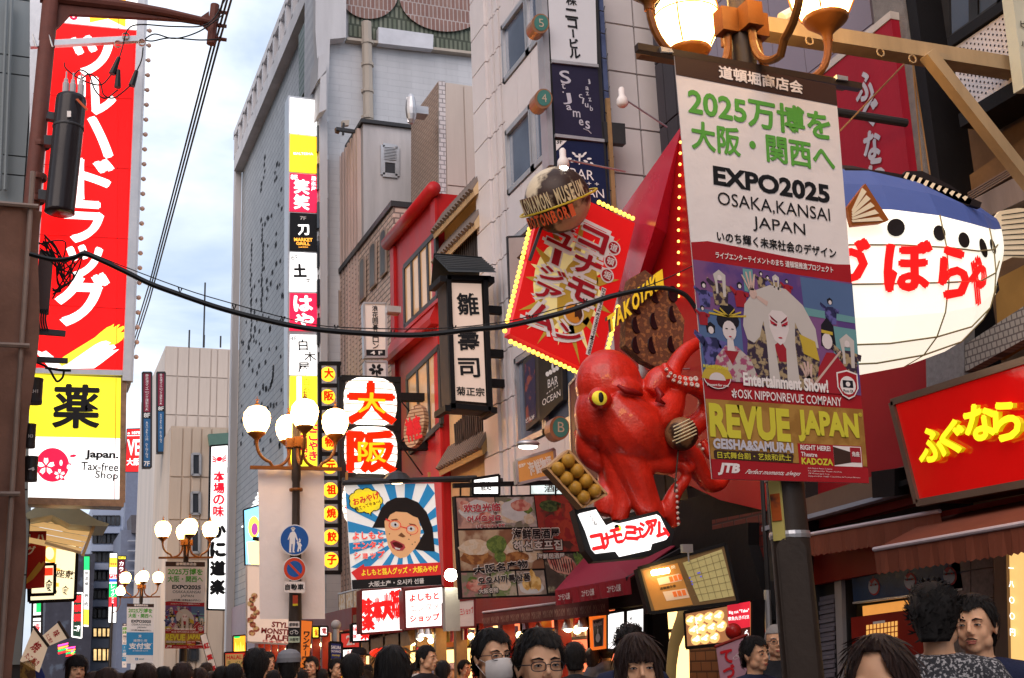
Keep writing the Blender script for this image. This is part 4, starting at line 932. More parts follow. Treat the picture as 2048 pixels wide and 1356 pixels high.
# scaffold sheet tower, near left
pN = PY(12.2)
t = thing('sheeted_scaffold', 'brown sheeted scaffold tower at the left edge of the street', 'scaffold', loc=(-2, 12.2, 0))
a_, b_ = Xe(70, 700, 12.2), Ze(50, 395, 12.2); mb = MB(); random.seed(5)
nx, nz_ = 14, 26; base = len(mb.v)
for j in range(nz_ + 1):
    for i in range(nx + 1):
        x = lerp(-3.0, a_, i / nx); z = b_ * j / nz_
        fold = .05 * math.sin(x * 9 + z * 1.3) + .035 * math.sin(x * 23 + z * 2.7) + .02 * math.sin(z * 7)
        mb.v.append(V((x + (.03 * math.sin(z * 3) + (b_ - z) * .0 if i == nx else 0), 12.2 + fold, z - (.12 if j == nz_ and i < 5 else 0) + .12 * (i / nx) * -1 * (j == nz_))))
for j in range(nz_):
    for i in range(nx):
        k = base + j * (nx + 1) + i; mb.f.append([k, k + 1, k + nx + 2, k + nx + 1]); mb.m.append(0)
mb.build('sheet', m_net, t, smooth=True)
MB().box(-3, a_ - .06, 12.3, 18, 0, b_ - .1).build('side_sheet', m_net, t)
for v, nm in ((450, 0), (525, 0)):
    pass
mb = MB()
for z in (3.2, 4.6, 6.0): mb.tube([(-3, 12.1, z), (a_ - .05, 12.1, z + .02)], .025, 6)
for x in (-.9, a_ - .12): mb.tube([(x, 12.13, 0), (x, 12.13, b_ + .25)], .025, 6)
mb.build('scaffold_pipe', M('dull_pipe', (.30, .22, .18), .6, noise=.3), t)
# telecom box and wires on the pole side
pB = PY(12.6)
t = thing('cable_junction_box', 'tall brown junction box with a tangle of black wires beside the scaffold', 'junction box', loc=pB.pt(90, 560))
slab(t, 'box', pB, [(79, 500), (108, 503), (98, 622), (70, 616)], .16, M('brown_grey_box', (.085, .05, .045), .5))
random.seed(9)
for k in range(11):
    a = (random.uniform(75, 100), random.uniform(470, 500)); c = (random.uniform(110, 150), random.uniform(520, 575))
    wire(t, pB, [a, (random.uniform(95, 135), random.uniform(478, 510)), c, (random.uniform(120, 160), random.uniform(520, 560)), (165, 510)] if k % 2 else [a, (random.uniform(110, 125), random.uniform(500, 540)), c, (random.uniform(115, 130), random.uniform(570, 590)), (105, random.uniform(575, 600))], .008, 'wire', 5)
for k in range(5): wire(t, pB, [(74 + k * 5, 618), (73 + k * 4.5, 640), (76 + k * 5, 662)], .01, 'wire', 5)
for q in ([(66, 655), (132, 661), (131, 671), (66, 666)], [(64, 712), (136, 716), (136, 725), (64, 722)]): slab(t, 'bracket', pB, q, .06, m_steel)
wire(t, pB, [(66, 722), (95, 735), (108, 755), (115, 763), (125, 755), (128, 742)], .012, 'wire')
wire(t, pB, [(90, 735), (120, 740), (142, 741)], .014, 'wire')
for i, (x0, x1, y0, y1, s_) in enumerate(((58, 84, 757, 808, 'CH1'), (56, 70, 848, 896, 'H3'), (55, 74, 913, 963, '4'))):
    t = thing('utility_drum', ('upper', 'middle', 'lowest')[i] + ' of the three dark grey drums at the scaffold edge, marked ' + s_, 'equipment drum', 'dark drums by the scaffold', loc=pB.pt((x0 + x1) / 2, y1))
    c = pB.pt((x0 + x1) / 2 - 4, y1); r = (pB.pt(x1, y1) - c).length; h = pB.pt(x0, y0).z - c.z
    MB().lathe([(.001, 0), (r, 0), (r * 1.04, .02), (r, .04), (r, h - .04), (r * 1.04, h), (.001, h)], c, 18).build('drum', m_steel, t, smooth=False)
    txt(t, PY(12.6 - r - .01), s_, (x0 + 1, (y0 + y1) / 2), (x1 - 8 if i == 0 else x1 - 4, (y0 + y1) / 2), 7, inkw, .004)
# shop roof, awning and signs under the tower
t = thing('curved_canopy', 'pale curved canopy roof hanging just under the drugstore sign', 'canopy', loc=PY(20.5).pt(130, 1040))
MB().prism(PY(20.5).uv([(50, 1028), (75, 1012), (150, 1012), (195, 1040), (218, 1047), (216, 1052), (180, 1052), (140, 1048), (105, 1030), (55, 1038)]), (0, 1.4, 0)).build('roof', M('grey_green_enamel', (.30, .31, .24), .35), t)
m_awn = M('cream_awning', (.55, .40, .22), .6, noise=.15, streak=.08)
t = thing('striped_awning', 'cream slatted awning glowing from below above the red drugstore flag', 'awning', loc=PY(21).pt(110, 1070))
A_ = PY(21.2)
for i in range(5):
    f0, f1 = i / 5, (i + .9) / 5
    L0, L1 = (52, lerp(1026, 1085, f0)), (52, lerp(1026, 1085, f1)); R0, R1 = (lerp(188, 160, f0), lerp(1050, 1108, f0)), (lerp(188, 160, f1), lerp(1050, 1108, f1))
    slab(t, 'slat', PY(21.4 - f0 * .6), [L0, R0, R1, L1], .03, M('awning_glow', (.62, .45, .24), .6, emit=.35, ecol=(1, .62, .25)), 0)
mb = MB(); mb.bar(PY(20.6).pt(188, 1050), PY(20.6).pt(165, 1112), .05, .05); mb.bar(PY(20.6).pt(90, 1085), PY(20.6).pt(162, 1106), .04, .04); mb.build('frame', m_awn, t)
Qz = quad(PY(22), [(55, 1075), (155, 1090), (150, 1200), (58, 1204)], 100, 120)
t = thing('lit_sign', 'cream lit signboard with orange marks and kanji under the awning', 'sign', loc=Qz.pt(50, 120))
boxed(t, Qz, E('cream_lit', (1, .86, .52), .95), m_black, .2, .05)
txt(t, Qz, '座敷', (58, 64), (96, 66), 17, M('dark_brown_ink', (.12, .05, .02), .5), .01, .02); txt(t, Qz, '食', (70, 98), (86, 99), 18, M('dark_brown_ink'), .01, .02); txt(t, Qz, '心', (50, 100), (60, 100), 12, M('dark_brown_ink'), .01, .02)
flats(t, 'orange_mark', Qz, [[(32, 5), (58, 7), (56, 44), (32, 42)], [(44, 52), (66, 54), (66, 60), (44, 58)], [(46, 82), (64, 84), (64, 92), (46, 90)]], ORANGE, .008)
flat(t, 'face_print', Qz, circ(44, 25, 9, 13, 14), E('cream_lit', 0), .012)
Qy = quad(PY(21.8), [(60, 1130), (110, 1128), (109, 1188), (60, 1190)], 100, 100)
t = thing('lit_sign', 'small black framed box sign with a red patch and one kanji, beside the cream signboard', 'sign', loc=Qy.pt(50, 100)); boxed(t, Qy, E('cream_lit', 0), m_black, .2, .05)
flat(t, 'red_patch', Qy, [(58, 12), (92, 12), (92, 38), (58, 38)], E('patch_red', (.9, .03, .01), 1.2, 'NONE'), .01); txt(t, Qy, '食', (62, 70), (92, 70), 38, ink, .01, .03)
Qf = quad(PY(21), [(50, 1062), (93, 1062), (89, 1175), (50, 1178)], 100, 220)
t = thing('shop_flag', 'red hanging flag with white katakana and a yellow brush stroke', 'flag', loc=Qf.pt(50, 0)); MB().prism(Qf.uv(full(100, 220)), -Qf.n * .01).build('cloth', M('flag_red', (.42, .02, .015), .7), t)
txt(t, Qf, 'ハ', (50, 32), (94, 34), 38, inkw, .01, .04); txt(t, Qf, 'ル', (2, 32), (36, 32), 38, inkw, .01, .04); txt(t, Qf, 'グ', (2, 75), (50, 77), 36, inkw, .01, .03)
flat(t, 'brush_stroke', Qf, [(0, 190), (40, 150), (70, 120), (80, 128), (92, 118), (96, 130), (80, 150), (40, 185), (0, 205)], M('flag_gold', (.6, .35, .05), .6), .008)
# two paper-like flags, tilted
for (px, s1, s2, lb) in (([(62, 1262), (130, 1210 + 55), (118, 1330), (50, 1330)], '味', 'たこ焼', ''),): pass
F_ = PY(17)
for px, a, lb in (([(67, 1256), (96, 1293), (78, 1345), (40, 1322)], '焼', 'white flag with a boxed red character, tipped over above the yellow stall roof'), ([(116, 1245), (136, 1276), (95, 1293), (84, 1272)], '味', 'smaller white flag with red lettering flying to the right of the other flag')):
    Qg = quad(F_, px, 100, 100); t = thing('shop_flag', lb, 'flag', 'white tilted flags', loc=Qg.pt(50, 100)); MB().prism(Qg.uv(full(100, 100)), -Qg.n * .01).build('cloth', M('lit_paper', (.75, .6, .48), .7, emit=.22, ecol=(1, .75, .5)), t)
    txt(t, Qg, a, (30, 35), (62, 35), 34, inkr, .01, .03); txt(t, Qg, 'たこ焼き', (15, 75), (85, 75), 20, inkr, .01, .02)
    MB().tube([Qg.pt(-4, -4), Qg.pt(104, -2)], .02, 6).build('pole', m_wood, t)
t = thing('stall_roof', 'striped yellow roof edge of a stall with a blue and white cover', 'stall', loc=PY(17).pt(70, 1340))
slab(t, 'striped_side', PY(17), [(40, 1325), (70, 1318), (72, 1370), (40, 1370)], .6, M('yellow_brown_stripes', (.35, .22, .05), .6, col2=(.12, .07, .03), scale=12), 0)
slab(t, 'cover', PY(17.3), [(50, 1322), (62, 1310), (75, 1318), (90, 1352), (88, 1370), (70, 1370), (66, 1330)], .6, M('blue_cover', (.03, .06, .3), .5), 0)
# long thin lit signs down the left side
def lsign(px, Yd, face, label, items=(), frame=m_steel, cat='sign', grp=None, th=.2, W=100, H=300):
    Q = quad(PY(Yd), px, W, H); t = thing('vertical_sign' if H > W else 'shop_sign', label, cat, grp, loc=Q.pt(W / 2, H)); boxed(t, Q, face, frame, th, .06)
    for it in items:
        if it[0] == 'v': vtxt(t, Q, it[1], it[2], it[3], it[4], it[5], .012, .02, 1)
        elif it[0] == 't': txt(t, Q, it[1], it[2], it[3], it[4], it[5], .014, .02, 2)
        elif it[0] == 'r': x0, y0, x1, y1 = it[1]; flat(t, 'colour_field', Q, [(x0, y0), (x1, y0), (x1, y1), (x0, y1)], it[2], .008)
        elif it[0] == 'c': flat(t, 'round_mark', Q, circ(*it[1], n=18), it[2], .010)
    return t
gN = E('green', (.02, .6, .15), 1.0, 'NONE'); rN = E('red_small', (.9, .02, .03), 1.0, 'NONE'); yN = E('yellow_small', (1, .8, .05), 1.0, 'NONE'); bN = E('blue_small', (.02, .12, .5), .7, 'NONE'); dN = ink
Yo = 105
lsign([(167, 1112), (180, 1112), (178, 1255), (166, 1254)], 75, whiteN, 'thin white lit sign column with a green head left of the blue grey office', [('r', (0, 0, 100, 60), gN), ('v', '居酒屋', (50, 62), (50, 130), 60, ink), ('v', '焼肉', (50, 150), (50, 220), 60, ink), ('r', (0, 225, 100, 290), yN)])
lsign([(146, 1186), (165, 1186), (163, 1276), (144, 1273)], 60, M('dark_green_panel', (.03, .09, .06), .5), 'dark green sign with three glowing red characters', [('v', '道頓堀', (50, 8), (50, 200), 80, rN), ('t', '二階', (20, 240), (80, 240), 40, whiteN)], frame=whiteN)
lsign([(65, 1206), (84, 1204), (83, 1290), (63, 1290)], 40, whiteN, 'lit white and green sign column left of the dark side wall', [('r', (40, 0, 100, 70), gN), ('t', '寿', (30, 180), (80, 180), 60, rN), ('r', (0, 90, 100, 110), dN), ('r', (0, 130, 100, 138), dN)])
lsign([(219, 1106), (235, 1106), (233, 1246), (216, 1246)], 92, whiteN, 'tall stacked lit sign with yellow, red and green consumer loan panels', [('r', (0, 20, 100, 62), yN), ('r', (0, 92, 100, 110), rN), ('r', (0, 112, 100, 125), bN), ('r', (0, 132, 100, 190), gN), ('r', (0, 190, 100, 232), rN), ('v', 'レイク', (50, 135), (50, 188), 60, whiteN), ('v', 'アイフル', (50, 192), (50, 231), 60, whiteN), ('t', 'アコム', (10, 101), (90, 101), 12, whiteN), ('t', '情報館', (10, 48), (90, 48), 12, rN)], H=300)
lsign([(236, 1120), (250, 1118), (248, 1188), (235, 1190)], 88, M('maroon_face', (.3, .02, .04), .6), 'narrow maroon sign with white characters behind the farthest lamp post', [('v', 'カラオケ館', (50, 10), (50, 260), 60, whiteN)])
lsign([(236, 1112), (252, 1112), (252, 1119), (236, 1119)], 86, yN, 'tiny yellow 4F 5F sign above the maroon one', [('t', '4F-5F', (10, 50), (90, 50), 60, ink)], H=100)
lsign([(254, 858), (283, 857), (283, 944), (250, 944)], 95, M('red_poster_sheet', (.75, .015, .02), .6, emit=.5, ecol=(.9, .02, .02)), 'red rooftop billboard with white letters between the tower sign and the banners', [('t', 'o 1878.', (5, 28), (95, 28), 20, whiteN), ('t', 'VE', (8, 130), (90, 130), 110, whiteN), ('t', '大阪', (8, 230), (90, 230), 50, whiteN), ('r', (0, 45, 100, 50), whiteN)])
# office building with curved bays
t = bld('far blue grey office block with rows of strip windows closing the street', Xe(176, 1200, Yo), Xe(240, 1200, Yo), Yo, Yo + 20, Ze(200, 1008, Yo), m_blueb)
for k, (v0, v1) in enumerate(((1032, 1050), (1068, 1086), (1105, 1123), (1143, 1160), (1180, 1197), (1218, 1236), (1256, 1274), (1297, 1322))):
    for i in range(6):
        u0 = 186 + i * 9; lit = k > 5
        wdn = window(t, PY(Yo), [(u0, v0), (u0 + 8.4, v0), (u0 + 8.2, v1), (u0 - .2, v1)], m_steel, m_glassw if lit else m_glass, fw=.2)
for v in (1054, 1090, 1127, 1164, 1201): slab(t, 'spandrel_band', PY(Yo - .6), [(183, v), (241, v), (240, v + 12), (183, v + 12)], .6, m_blueb)
t = bld('darker blue grey block with a ribbed rooftop shed behind the farthest lamp', Xe(241, 1100, 96), Xe(330, 1100, 96), 96, 112, Ze(250, 1060, 96), M('slate_wall', (.17, .19, .26), .6))
slab(t, 'ribbed_shed', PY(95.5), [(262, 1030), (300, 1030), (300, 1066), (264, 1066)], 4, M('ribbed_dark', (.1, .09, .1), .6))
for v in (1080, 1100, 1120, 1140, 1160): slab(t, 'balcony_rail', PY(95.2), [(256, v), (302, v), (302, v + 3), (256, v + 3)], .5, M('pale_rail', (.3, .32, .38), .6))
t = bld('tall pale blue slab block rising behind the aquarium dining signs', Xe(268, 900, 125), Xe(345, 900, 125), 125, 140, Ze(280, 935, 125), M('light_blue_wall', (.36, .42, .55), .7, noise=.05))  # even light blue wall colour
t = bld('dark side wall block between the left signs and the office', Xe(92, 1200, 100), Xe(186, 1200, 100), 100, 130, Ze(150, 1108, 100), M('dark_wall', (.06, .06, .08), .7, noise=.3, scale=1, col2=(.10, .12, .16), thr=.6))
m_nb = M('narrow_blue', (.10, .12, .17), .7)
t = bld('narrow slate block seen in the gap beside the tower sign', Xe(247, 1100, 120), Xe(270, 1100, 120), 120, 128, Ze(255, 940, 120), M('slate_wall', 0))
# aquarium dining signs
for (x0, x1, y0, y1, Yd, lb) in ((285, 303, 745, 935, 57, 'left of two red and blue dining signs, nearer the sky gap'), (314, 330, 745, 905, 57, 'right of two red and blue dining signs, against the pale panelled wall')):
    Q = quad(PY(Yd), [(x0, y0), (x1, y0), (x1 - 1, y1), (x0, y1)], 100, 1000)
    t = thing('vertical_sign', lb, 'sign', 'red and blue dining signs', loc=Q.pt(50, 1000)); boxed(t, Q, M('sign_blue2', (.03, .13, .3), .5), m_steel, .5, .08)
    flat(t, 'red_field', Q, [(0, 0), (100, 0), (100, 420), (0, 420)], M('sign_maroon', (.25, .02, .05), .5), .01); flat(t, 'black_field', Q, [(0, 420), (100, 420), (100, 490), (0, 490)], ink, .012)
    vtxt(t, Q, '静浪漫ダイニング謹製花火', (50, 15), (50, 410), 50, inkw, .02, 0, 1); txt(t, Q, '8F', (15, 455), (85, 455), 50, inkw, .02, .02)
    vtxt(t, Q, 'AQUARIUM DINING', (50, 520), (50, 880 if x0 > 300 else 900), 30, inkw, .02, 0, 1)
    if x0 < 300: txt(t, Q, '7F', (15, 960), (85, 960), 50, inkw, .02, .02)
# crab restaurant sign
Q = quad(PY(44), [(421, 892), (457, 889), (453, 1220), (415, 1219)], 100, 900)
t = thing('vertical_sign', 'tall white lit sign with red then black brush characters beside the grey mural building', 'sign', loc=Q.pt(50, 900)); boxed(t, Q, white, m_black, .35, .06)
vtxt(t, Q, '本場の味', (50, 145), (50, 400), 60, E('crab_red', (.9, .01, .03), .7, 'NONE'), .02, .045, 2); vtxt(t, Q, 'かに道楽', (50, 425), (50, 830), 76, ink, .02, .07, 2)
flats(t, 'crab_emblem', Q, [circ(50, 78, 16, 14, 12)] + [[(50 + s * 16, 75 + j * 8), (50 + s * 38, 55 + j * 14), (50 + s * 40, 62 + j * 14), (50 + s * 16, 82 + j * 8)] for s in (-1, 1) for j in range(3)], E('crab_red', 0), .015)
MB().box(Q.pt(95, 0).x, 6.6, 43.9, 44.1, Q.pt(0, 150).z, Q.pt(0, 120).z).build('bracket', m_steel, t)
# ------------------------------------------------------------------ CENTRE SIGNS
pS = PY(27.0)
t = thing('sign_stack', 'stack of lit floor signs from white down to yellow in front of the mural building', 'sign', loc=pS.pt(607, 900))
slab(t, 'frame', pS, [(577, 190), (637, 197), (636, 935), (575, 935)], .45, m_alu, -.02)
mb = MB()
for v in (237, 313, 390, 468, 545, 622, 700): mb.bar(pS.pt(636, v, -.1), pS.pt(656, v + 3, -.1), .28, .12)
mb.build('bracket', m_alu, t, kind='stuff')
org = E('amber_panel', (1, .62, .02), 1.1, 'NONE')
pan = [((195, 201), (266, 272), white), ((268, 274), (343, 347), org), ((346, 350), (422, 425), E('crimson', (.9, .015, .06), 1.0)), ((425, 428), (501, 503), ink), ((504, 507), (583, 584), white), ((586, 587), (661, 662), E('crimson', 0)), ((669, 670), (750, 751), white), ((752, 753), (826, 826), E('lemon', (1, .90, .03), 1.1)), ((828, 828), (838, 838), E('crimson', 0)), ((840, 840), (932, 932), E('lemon', 0))]
for (a0, a1), (b0, b1), m_ in pan: flat(t, 'lit_panel', pS, [(580, a0), (634, a1), (634, b1), (579, b0)], m_, .006)
wh = whiteN; cr = E('crimson_ink', (.9, .01, .04), 1, 'NONE')
txt(t, pS, 'MALTESHA', (587, 307), (626, 308), 5, wh); txt(t, pS, '8F', (581, 354), (595, 355), 10, wh, bold=.04); vtxt(t, pS, '笑笑', (603, 358), (603, 420), 30, wh, bold=.05); vtxt(t, pS, '居楽屋', (627, 352), (627, 383), 9, wh, bold=.03)
txt(t, pS, '7F', (600, 436), (612, 437), 7, m_off); txt(t, pS, '刀', (596, 460), (618, 460), 20, wh, bold=.05); txt(t, pS, 'MARKET', (588, 479), (625, 480), 7, ORANGE, bold=.03); txt(t, pS, 'GRILL', (592, 487), (620, 488), 6, ORANGE, bold=.03); txt(t, pS, 'meat kitchen', (597, 494), (616, 494), 3, ORANGE, res=1)
txt(t, pS, '6F', (582, 515), (597, 515), 10, ink, bold=0); txt(t, pS, '土', (587, 541), (612, 541), 25, ink, bold=.06); txt(t, pS, '土', (611, 560), (621, 560), 9, ink, bold=.04); txt(t, pS, 'ド ド', (600, 561), (605, 561), 6, ink)
txt(t, pS, 'は', (588, 607), (624, 607), 30, wh, bold=.06); txt(t, pS, 'や', (590, 642), (627, 642), 30, wh, bold=.06)
txt(t, pS, '4F', (580, 677), (594, 677), 9, ink, bold=0); txt(t, pS, '白', (597, 690), (615, 690), 22, ink, bold=.02); txt(t, pS, '木', (608, 713), (632, 713), 19, ink, bold=.02); txt(t, pS, '屋', (596, 735), (619, 735), 20, ink, bold=.02); txt(t, pS, 'SHIROKIYA', (581, 710), (604, 710), 3, m_silver, res=1)
flat(t, 'white_stripe', pS, [(593, 753), (603, 753), (603, 822), (593, 822)], wh, .01); vtxt(t, pS, '白糸牛', (613, 756), (613, 802), 14, M('olive_ink', (.4, .35, .02), .5), bold=0)
vtxt(t, pS, 'たこやき', (626, 842), (626, 922), 17, cr, bold=.06); vtxt(t, pS, '大阪名代', (607, 850), (607, 925), 15, cr, bold=.06)
# string of small round lanterns
pR = PY(24.2)
t = thing('lantern_ladder', 'black ladder frame holding a column of nine small orange round lanterns with red characters', 'sign', loc=pR.pt(660, 1140))
mb = MB()
for u in (639, 677): mb.bar(pR.pt(u, 727), pR.pt(u + 3, 1145), .07, .07)
for v in (727, 771, 816, 862, 908, 956, 1004, 1051, 1098, 1145): mb.bar(pR.pt(637, v), pR.pt(682, v), .05, .08)
mb.build('frame', m_black, t)
lanc = M('lantern_orange', (1, .5, .04), .5, emit=1.6, ecol=(1, .42, .02), noise=.2, samp='NONE')
for i, (u, v, ch) in enumerate(((656, 748, '大'), (656, 793, '阪'), (657, 838, '名'), (657, 885, '物'), (660, 932, '元'), (661, 980, '祖'), (661, 1027, '焼'), (662, 1074, '餃'), (662, 1120, '子'))):
    c = pR.pt(u, v, -.02); o = MB().ball(c, .155, .08, .155, 18, 12).build('lantern', lanc, t, smooth=True)
    txt(t, pR, ch, (u - 9, v), (u + 9, v), 19, E('lantern_red', (.85, .01, .0), .9, 'NONE'), .075, .05, 2)
# big double lantern sign
pD = PY(20.6)
t = thing('lantern_sign', 'big round white lanterns with red Osaka characters stacked in a black steel frame', 'sign', loc=pD.pt(742, 1160))
mb = MB()
for u in (686, 797): mb.bar(pD.pt(u, 752, -.1), pD.pt(u + 2, 960, -.1), .09, .12)
for v in (754, 852, 950): mb.bar(pD.pt(684, v, -.1), pD.pt(802, v + 4, -.1), .12, .1)
for v in (792, 890): mb.bar(pD.pt(798, v, -.1), pD.pt(886, v + 2, -.1), .16, .14)
for u, v in ((870, 790), (870, 890)):
    mb.lathe([(.13, -.1), (.18, 0), (.13, .1)], pD.pt(u, v, -.1), 6, axis=(0, 1, 0))
for a, b in (((800, 800), (868, 880)), ((868, 800), (802, 884)), ((803, 892), (845, 950))): mb.tube([pD.pt(*a, .0), pD.pt(*b, .0)], .014, 5)
mb.build('frame', m_black, t)
slab(t, 'back_panel', PY(20.95), [(690, 756), (795, 758), (796, 950), (690, 950)], .04, M('pale_lattice', (.45, .38, .34), .6), 0)
lw = M('lantern_white', (1, .97, .9), .5, emit=1.0, ecol=(1, .94, .84), noise=0, samp='AUTO')
lrd = E('lantern_red2', (.95, .012, .0), .8, 'NONE'); lor = E('lantern_orange_glow', (1, .28, .005), 1.35, 'NONE')
for (u, v, ch, vv) in ((741, 803, '大', 1), (742, 901, '阪', 1), (738, 1005, '名', 0)):
    c = pD.pt(u, v, .0); rr = (pD.pt(u + 53, v) - pD.pt(u, v)).length
    pr = []
    for i in range(13):
        z = -1 + 2 * i / 12; r = .55 + .45 * math.sqrt(max(0, 1 - abs(z) ** 2.6)); pr.append((r * rr * (.985 if i % 2 else 1), z * rr * .85))
    lo = MB().lathe(pr, c, 24, sy=.35).build('lantern', lw, t, smooth=False)
    rb = MB()
    for i in range(1, 12, 2): 
        z = -1 + 2 * i / 12; r = (.55 + .45 * math.sqrt(max(0, 1 - abs(z) ** 2.6))) * rr
        rb.tube([c + V((r * 1.003 * math.cos(a), r * .352 * math.sin(a), z * rr * .85)) for a in [math.pi + math.pi * k / 14 for k in range(15)]], .008, 4)
    rb.build('rib', M('lantern_rib', (.5, .42, .32), .6), lo, kind='stuff')
    txt(t, PY(c.y - rr * .37), ch, (u - 46, v + (1 if vv else 0)), (u + 48, v + 3), 80, lrd, .0, .06, 3)
    txt(t, PY(c.y - rr * .37), ch, (u - 26, v + 2), (u + 30, v + 4), 40, lor, .012, .03, 2)
# round wooden fan-like sign seen from the side
pF = PV(5.95, 19.9, -55)
t = thing('round_wood_sign', 'round striped wooden sign with red characters, turned sideways beside the big lanterns', 'sign', loc=pF.pt(830, 895))
MB().prism(pF.uv(circ(828, 852, 19, 44, 24, rot=12)), -pF.n * .12).build('board', M('plank_cream', (.55, .40, .28), .6, brick=('x', 5, .06, (.4, .25, .16), (.2, .1, .06), .01)), t)
txt(t, pF, '神座', (813, 862), (842, 852), 48, inkr, .01, .04)
# go salon sign
Q = quad(PY(21.6), [(727, 606), (772, 607), (773, 714), (730, 714)], 100, 240)
t = thing('vertical_sign', 'white sign with a column of black characters and a 4F band on the arched building', 'sign', loc=Q.pt(50, 240)); boxed(t, Q, m_off, m_alu, .2, .04)
vtxt(t, Q, '浪花囲碁サロン', (50, 10), (50, 205), 40, ink, .01, .02); flat(t, 'black_band', Q, [(6, 208), (94, 208), (94, 236), (6, 236)], ink, .008); txt(t, Q, '4 F', (25, 222), (80, 222), 16, inkw, .012, .02)
MB().bar(Q.pt(100, 30), Q.pt(160, 34), .25, .12).build('bracket', m_alu, t)
Q = quad(PY(21.6), [(730, 723), (773, 723), (774, 757), (731, 757)], 100, 80)
t = thing('small_sign', 'small pale sign with a black flower print just under the 4F sign', 'sign', loc=Q.pt(50, 80)); boxed(t, Q, m_off, m_alu, .2, .04)
flats(t, 'flower_print', Q, [circ(50 + 22 * math.cos(a), 38 + 17 * math.sin(a), 13, 8, 8, rot=math.degrees(a)) for a in (0, .9, 2.2, 3.1, 4.2, 5.3)] + [[(46, 40), (54, 40), (58, 78), (50, 78)]], ink, .01)
# sushi sign with little roof
pH = PY(16.6)
t = thing('roofed_sign', 'tall timber framed paper sign under a little black tiled roof with brush sushi characters', 'sign', loc=pH.pt(940, 820))
a = pH.uv([(890, 553), (982, 555), (986, 822), (902, 818)]); MB().prism(pH.uv([(893, 553), (978, 555), (984, 820), (903, 816)], -.03), (0, .42, 0)).build('casing', m_wood, t)
mb = MB()
for p_, q_ in (((896, 553), (905, 820)), ((969, 556), (979, 822)), ((893, 556), (980, 558)), ((898, 812), (984, 820))): mb.bar(pH.pt(*p_, .02), pH.pt(*q_, .02), .07, .07)
for u, v in ((893, 818), (985, 822), (883, 560), (980, 562)): mb.bar(pH.pt(u, v, .08), pH.pt(u, v, -.45), .09, .09)
mb.build('frame', m_black, t)
flat(t, 'paper_face', pH, [(902, 566), (962, 568), (972, 806), (911, 801)], M('rice_paper', (.60, .47, .40), .7, emit=.22, ecol=(1, .72, .55), noise=.05), .01)
ra = pH.pt(877, 501, -.25); rb_ = pH.pt(974, 509, -.25); e1 = pH.pt(889, 551, .2); e2 = pH.pt(984, 553, .2)
mb = MB(); mb.prism([ra, rb_, e2, e1], (0, .04, .03)); back = V((0, .9, 0)); mb.prism([ra, rb_, e2 + back, e1 + back], (0, -.04, .03)); r_ = mb.build('roof', M('black_roof_sheet', (.05, .055, .06), .5), t)
for k in range(8): s_ = k / 8; MB().bar(ra.lerp(e1, s_) + V((0, -.01, .03)), rb_.lerp(e2, s_) + V((0, -.01, .03)), .02, .02).build('roof_tile', M('roof_tile_dark', (.07, .075, .08), .5), r_)
for ch, v, w_ in (('雛', 609, 42), ('壽', 680, 42), ('司', 736, 42)): txt(t, pH, ch, (936 - w_ / 2 + (v - 680) * .02, v), (936 + w_ / 2 + (v - 680) * .02, v), 44 if v < 700 else 38, ink, .02, .025, 3)
txt(t, pH, '菊正宗', (912, 782), (968, 785), 17, ink, .02, .03, 2)
for v in (612, 700, 760): MB().bar(pH.pt(976, v, -.2), V((R, 16.8, pH.pt(976, v).z)), .1, .12).build('bracket', m_black, t)
# comedy shop poster
pY_ = PY(15.4)
Q = quad(pY_, [(690, 969), (868, 967), (883, 1170), (704, 1179)], 178, 205)
t = thing('poster_banner', 'blue and white ray poster of a shouting face with bobbed black hair and red glasses', 'poster', loc=Q.pt(89, 205))
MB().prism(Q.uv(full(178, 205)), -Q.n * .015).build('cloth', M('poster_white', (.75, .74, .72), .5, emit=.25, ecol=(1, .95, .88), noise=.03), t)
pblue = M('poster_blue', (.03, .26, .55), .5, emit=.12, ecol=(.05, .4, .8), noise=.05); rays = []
cx_, cy_ = 108, 105
def edge(a):
    dx, dy = math.cos(a), math.sin(a); ts = []
    for lim, d_, c_ in ((178, dx, cx_), (0, dx, cx_), (168, dy, cy_), (0, dy, cy_)):
        if abs(d_) > 1e-6 and (lim - c_) / d_ > 0: ts.append((lim - c_) / d_)
    k = min(ts); return (cx_ + dx * k, cy_ + dy * k)
for k in range(16):
    a = k / 16 * 2 * math.pi + .1; b = a + math.pi / 16; rays.append([(cx_, cy_), edge(a), edge(b)])
flats(t, 'blue_ray', Q, rays, pblue, .006)
sp = []
for k in range(9):
    a = k / 9 * 2 * math.pi; sp.append(circ(38 + 22 * math.cos(a), 33 + 15 * math.sin(a), 11, 10, 10))
flats(t, 'bubble_outline', Q, [circ(x, y, 12.6, 11.6, 12) for x, y in [(38 + 22 * math.cos(k / 9 * 6.283), 33 + 15 * math.sin(k / 9 * 6.283)) for k in range(9)]] + [[(36, 50), (48, 50), (47, 64)]], ink, .009)
flats(t, 'bubble', Q, sp + [circ(38, 33, 26, 18, 16), [(37, 50), (46, 50), (45, 61)]], M('bubble_yellow', (.75, .6, .03), .5, emit=.3, ecol=(1, .8, .05)), .012)
txt(t, Q, 'おみやげ', (13, 36), (65, 22), 14, M('poster_red', (.7, .03, .03), .5, emit=.15, ecol=(1, .05, .05)), .016, .04); txt(t, Q, '見てってやぁ〜!', (16, 50), (66, 35), 8, ink, .016, .03)
kh = M('poster_hair', (.02, .015, .014), .5); ks = M('poster_skin', (.70, .36, .16), .5, emit=.18, ecol=(1, .55, .28), noise=.03)
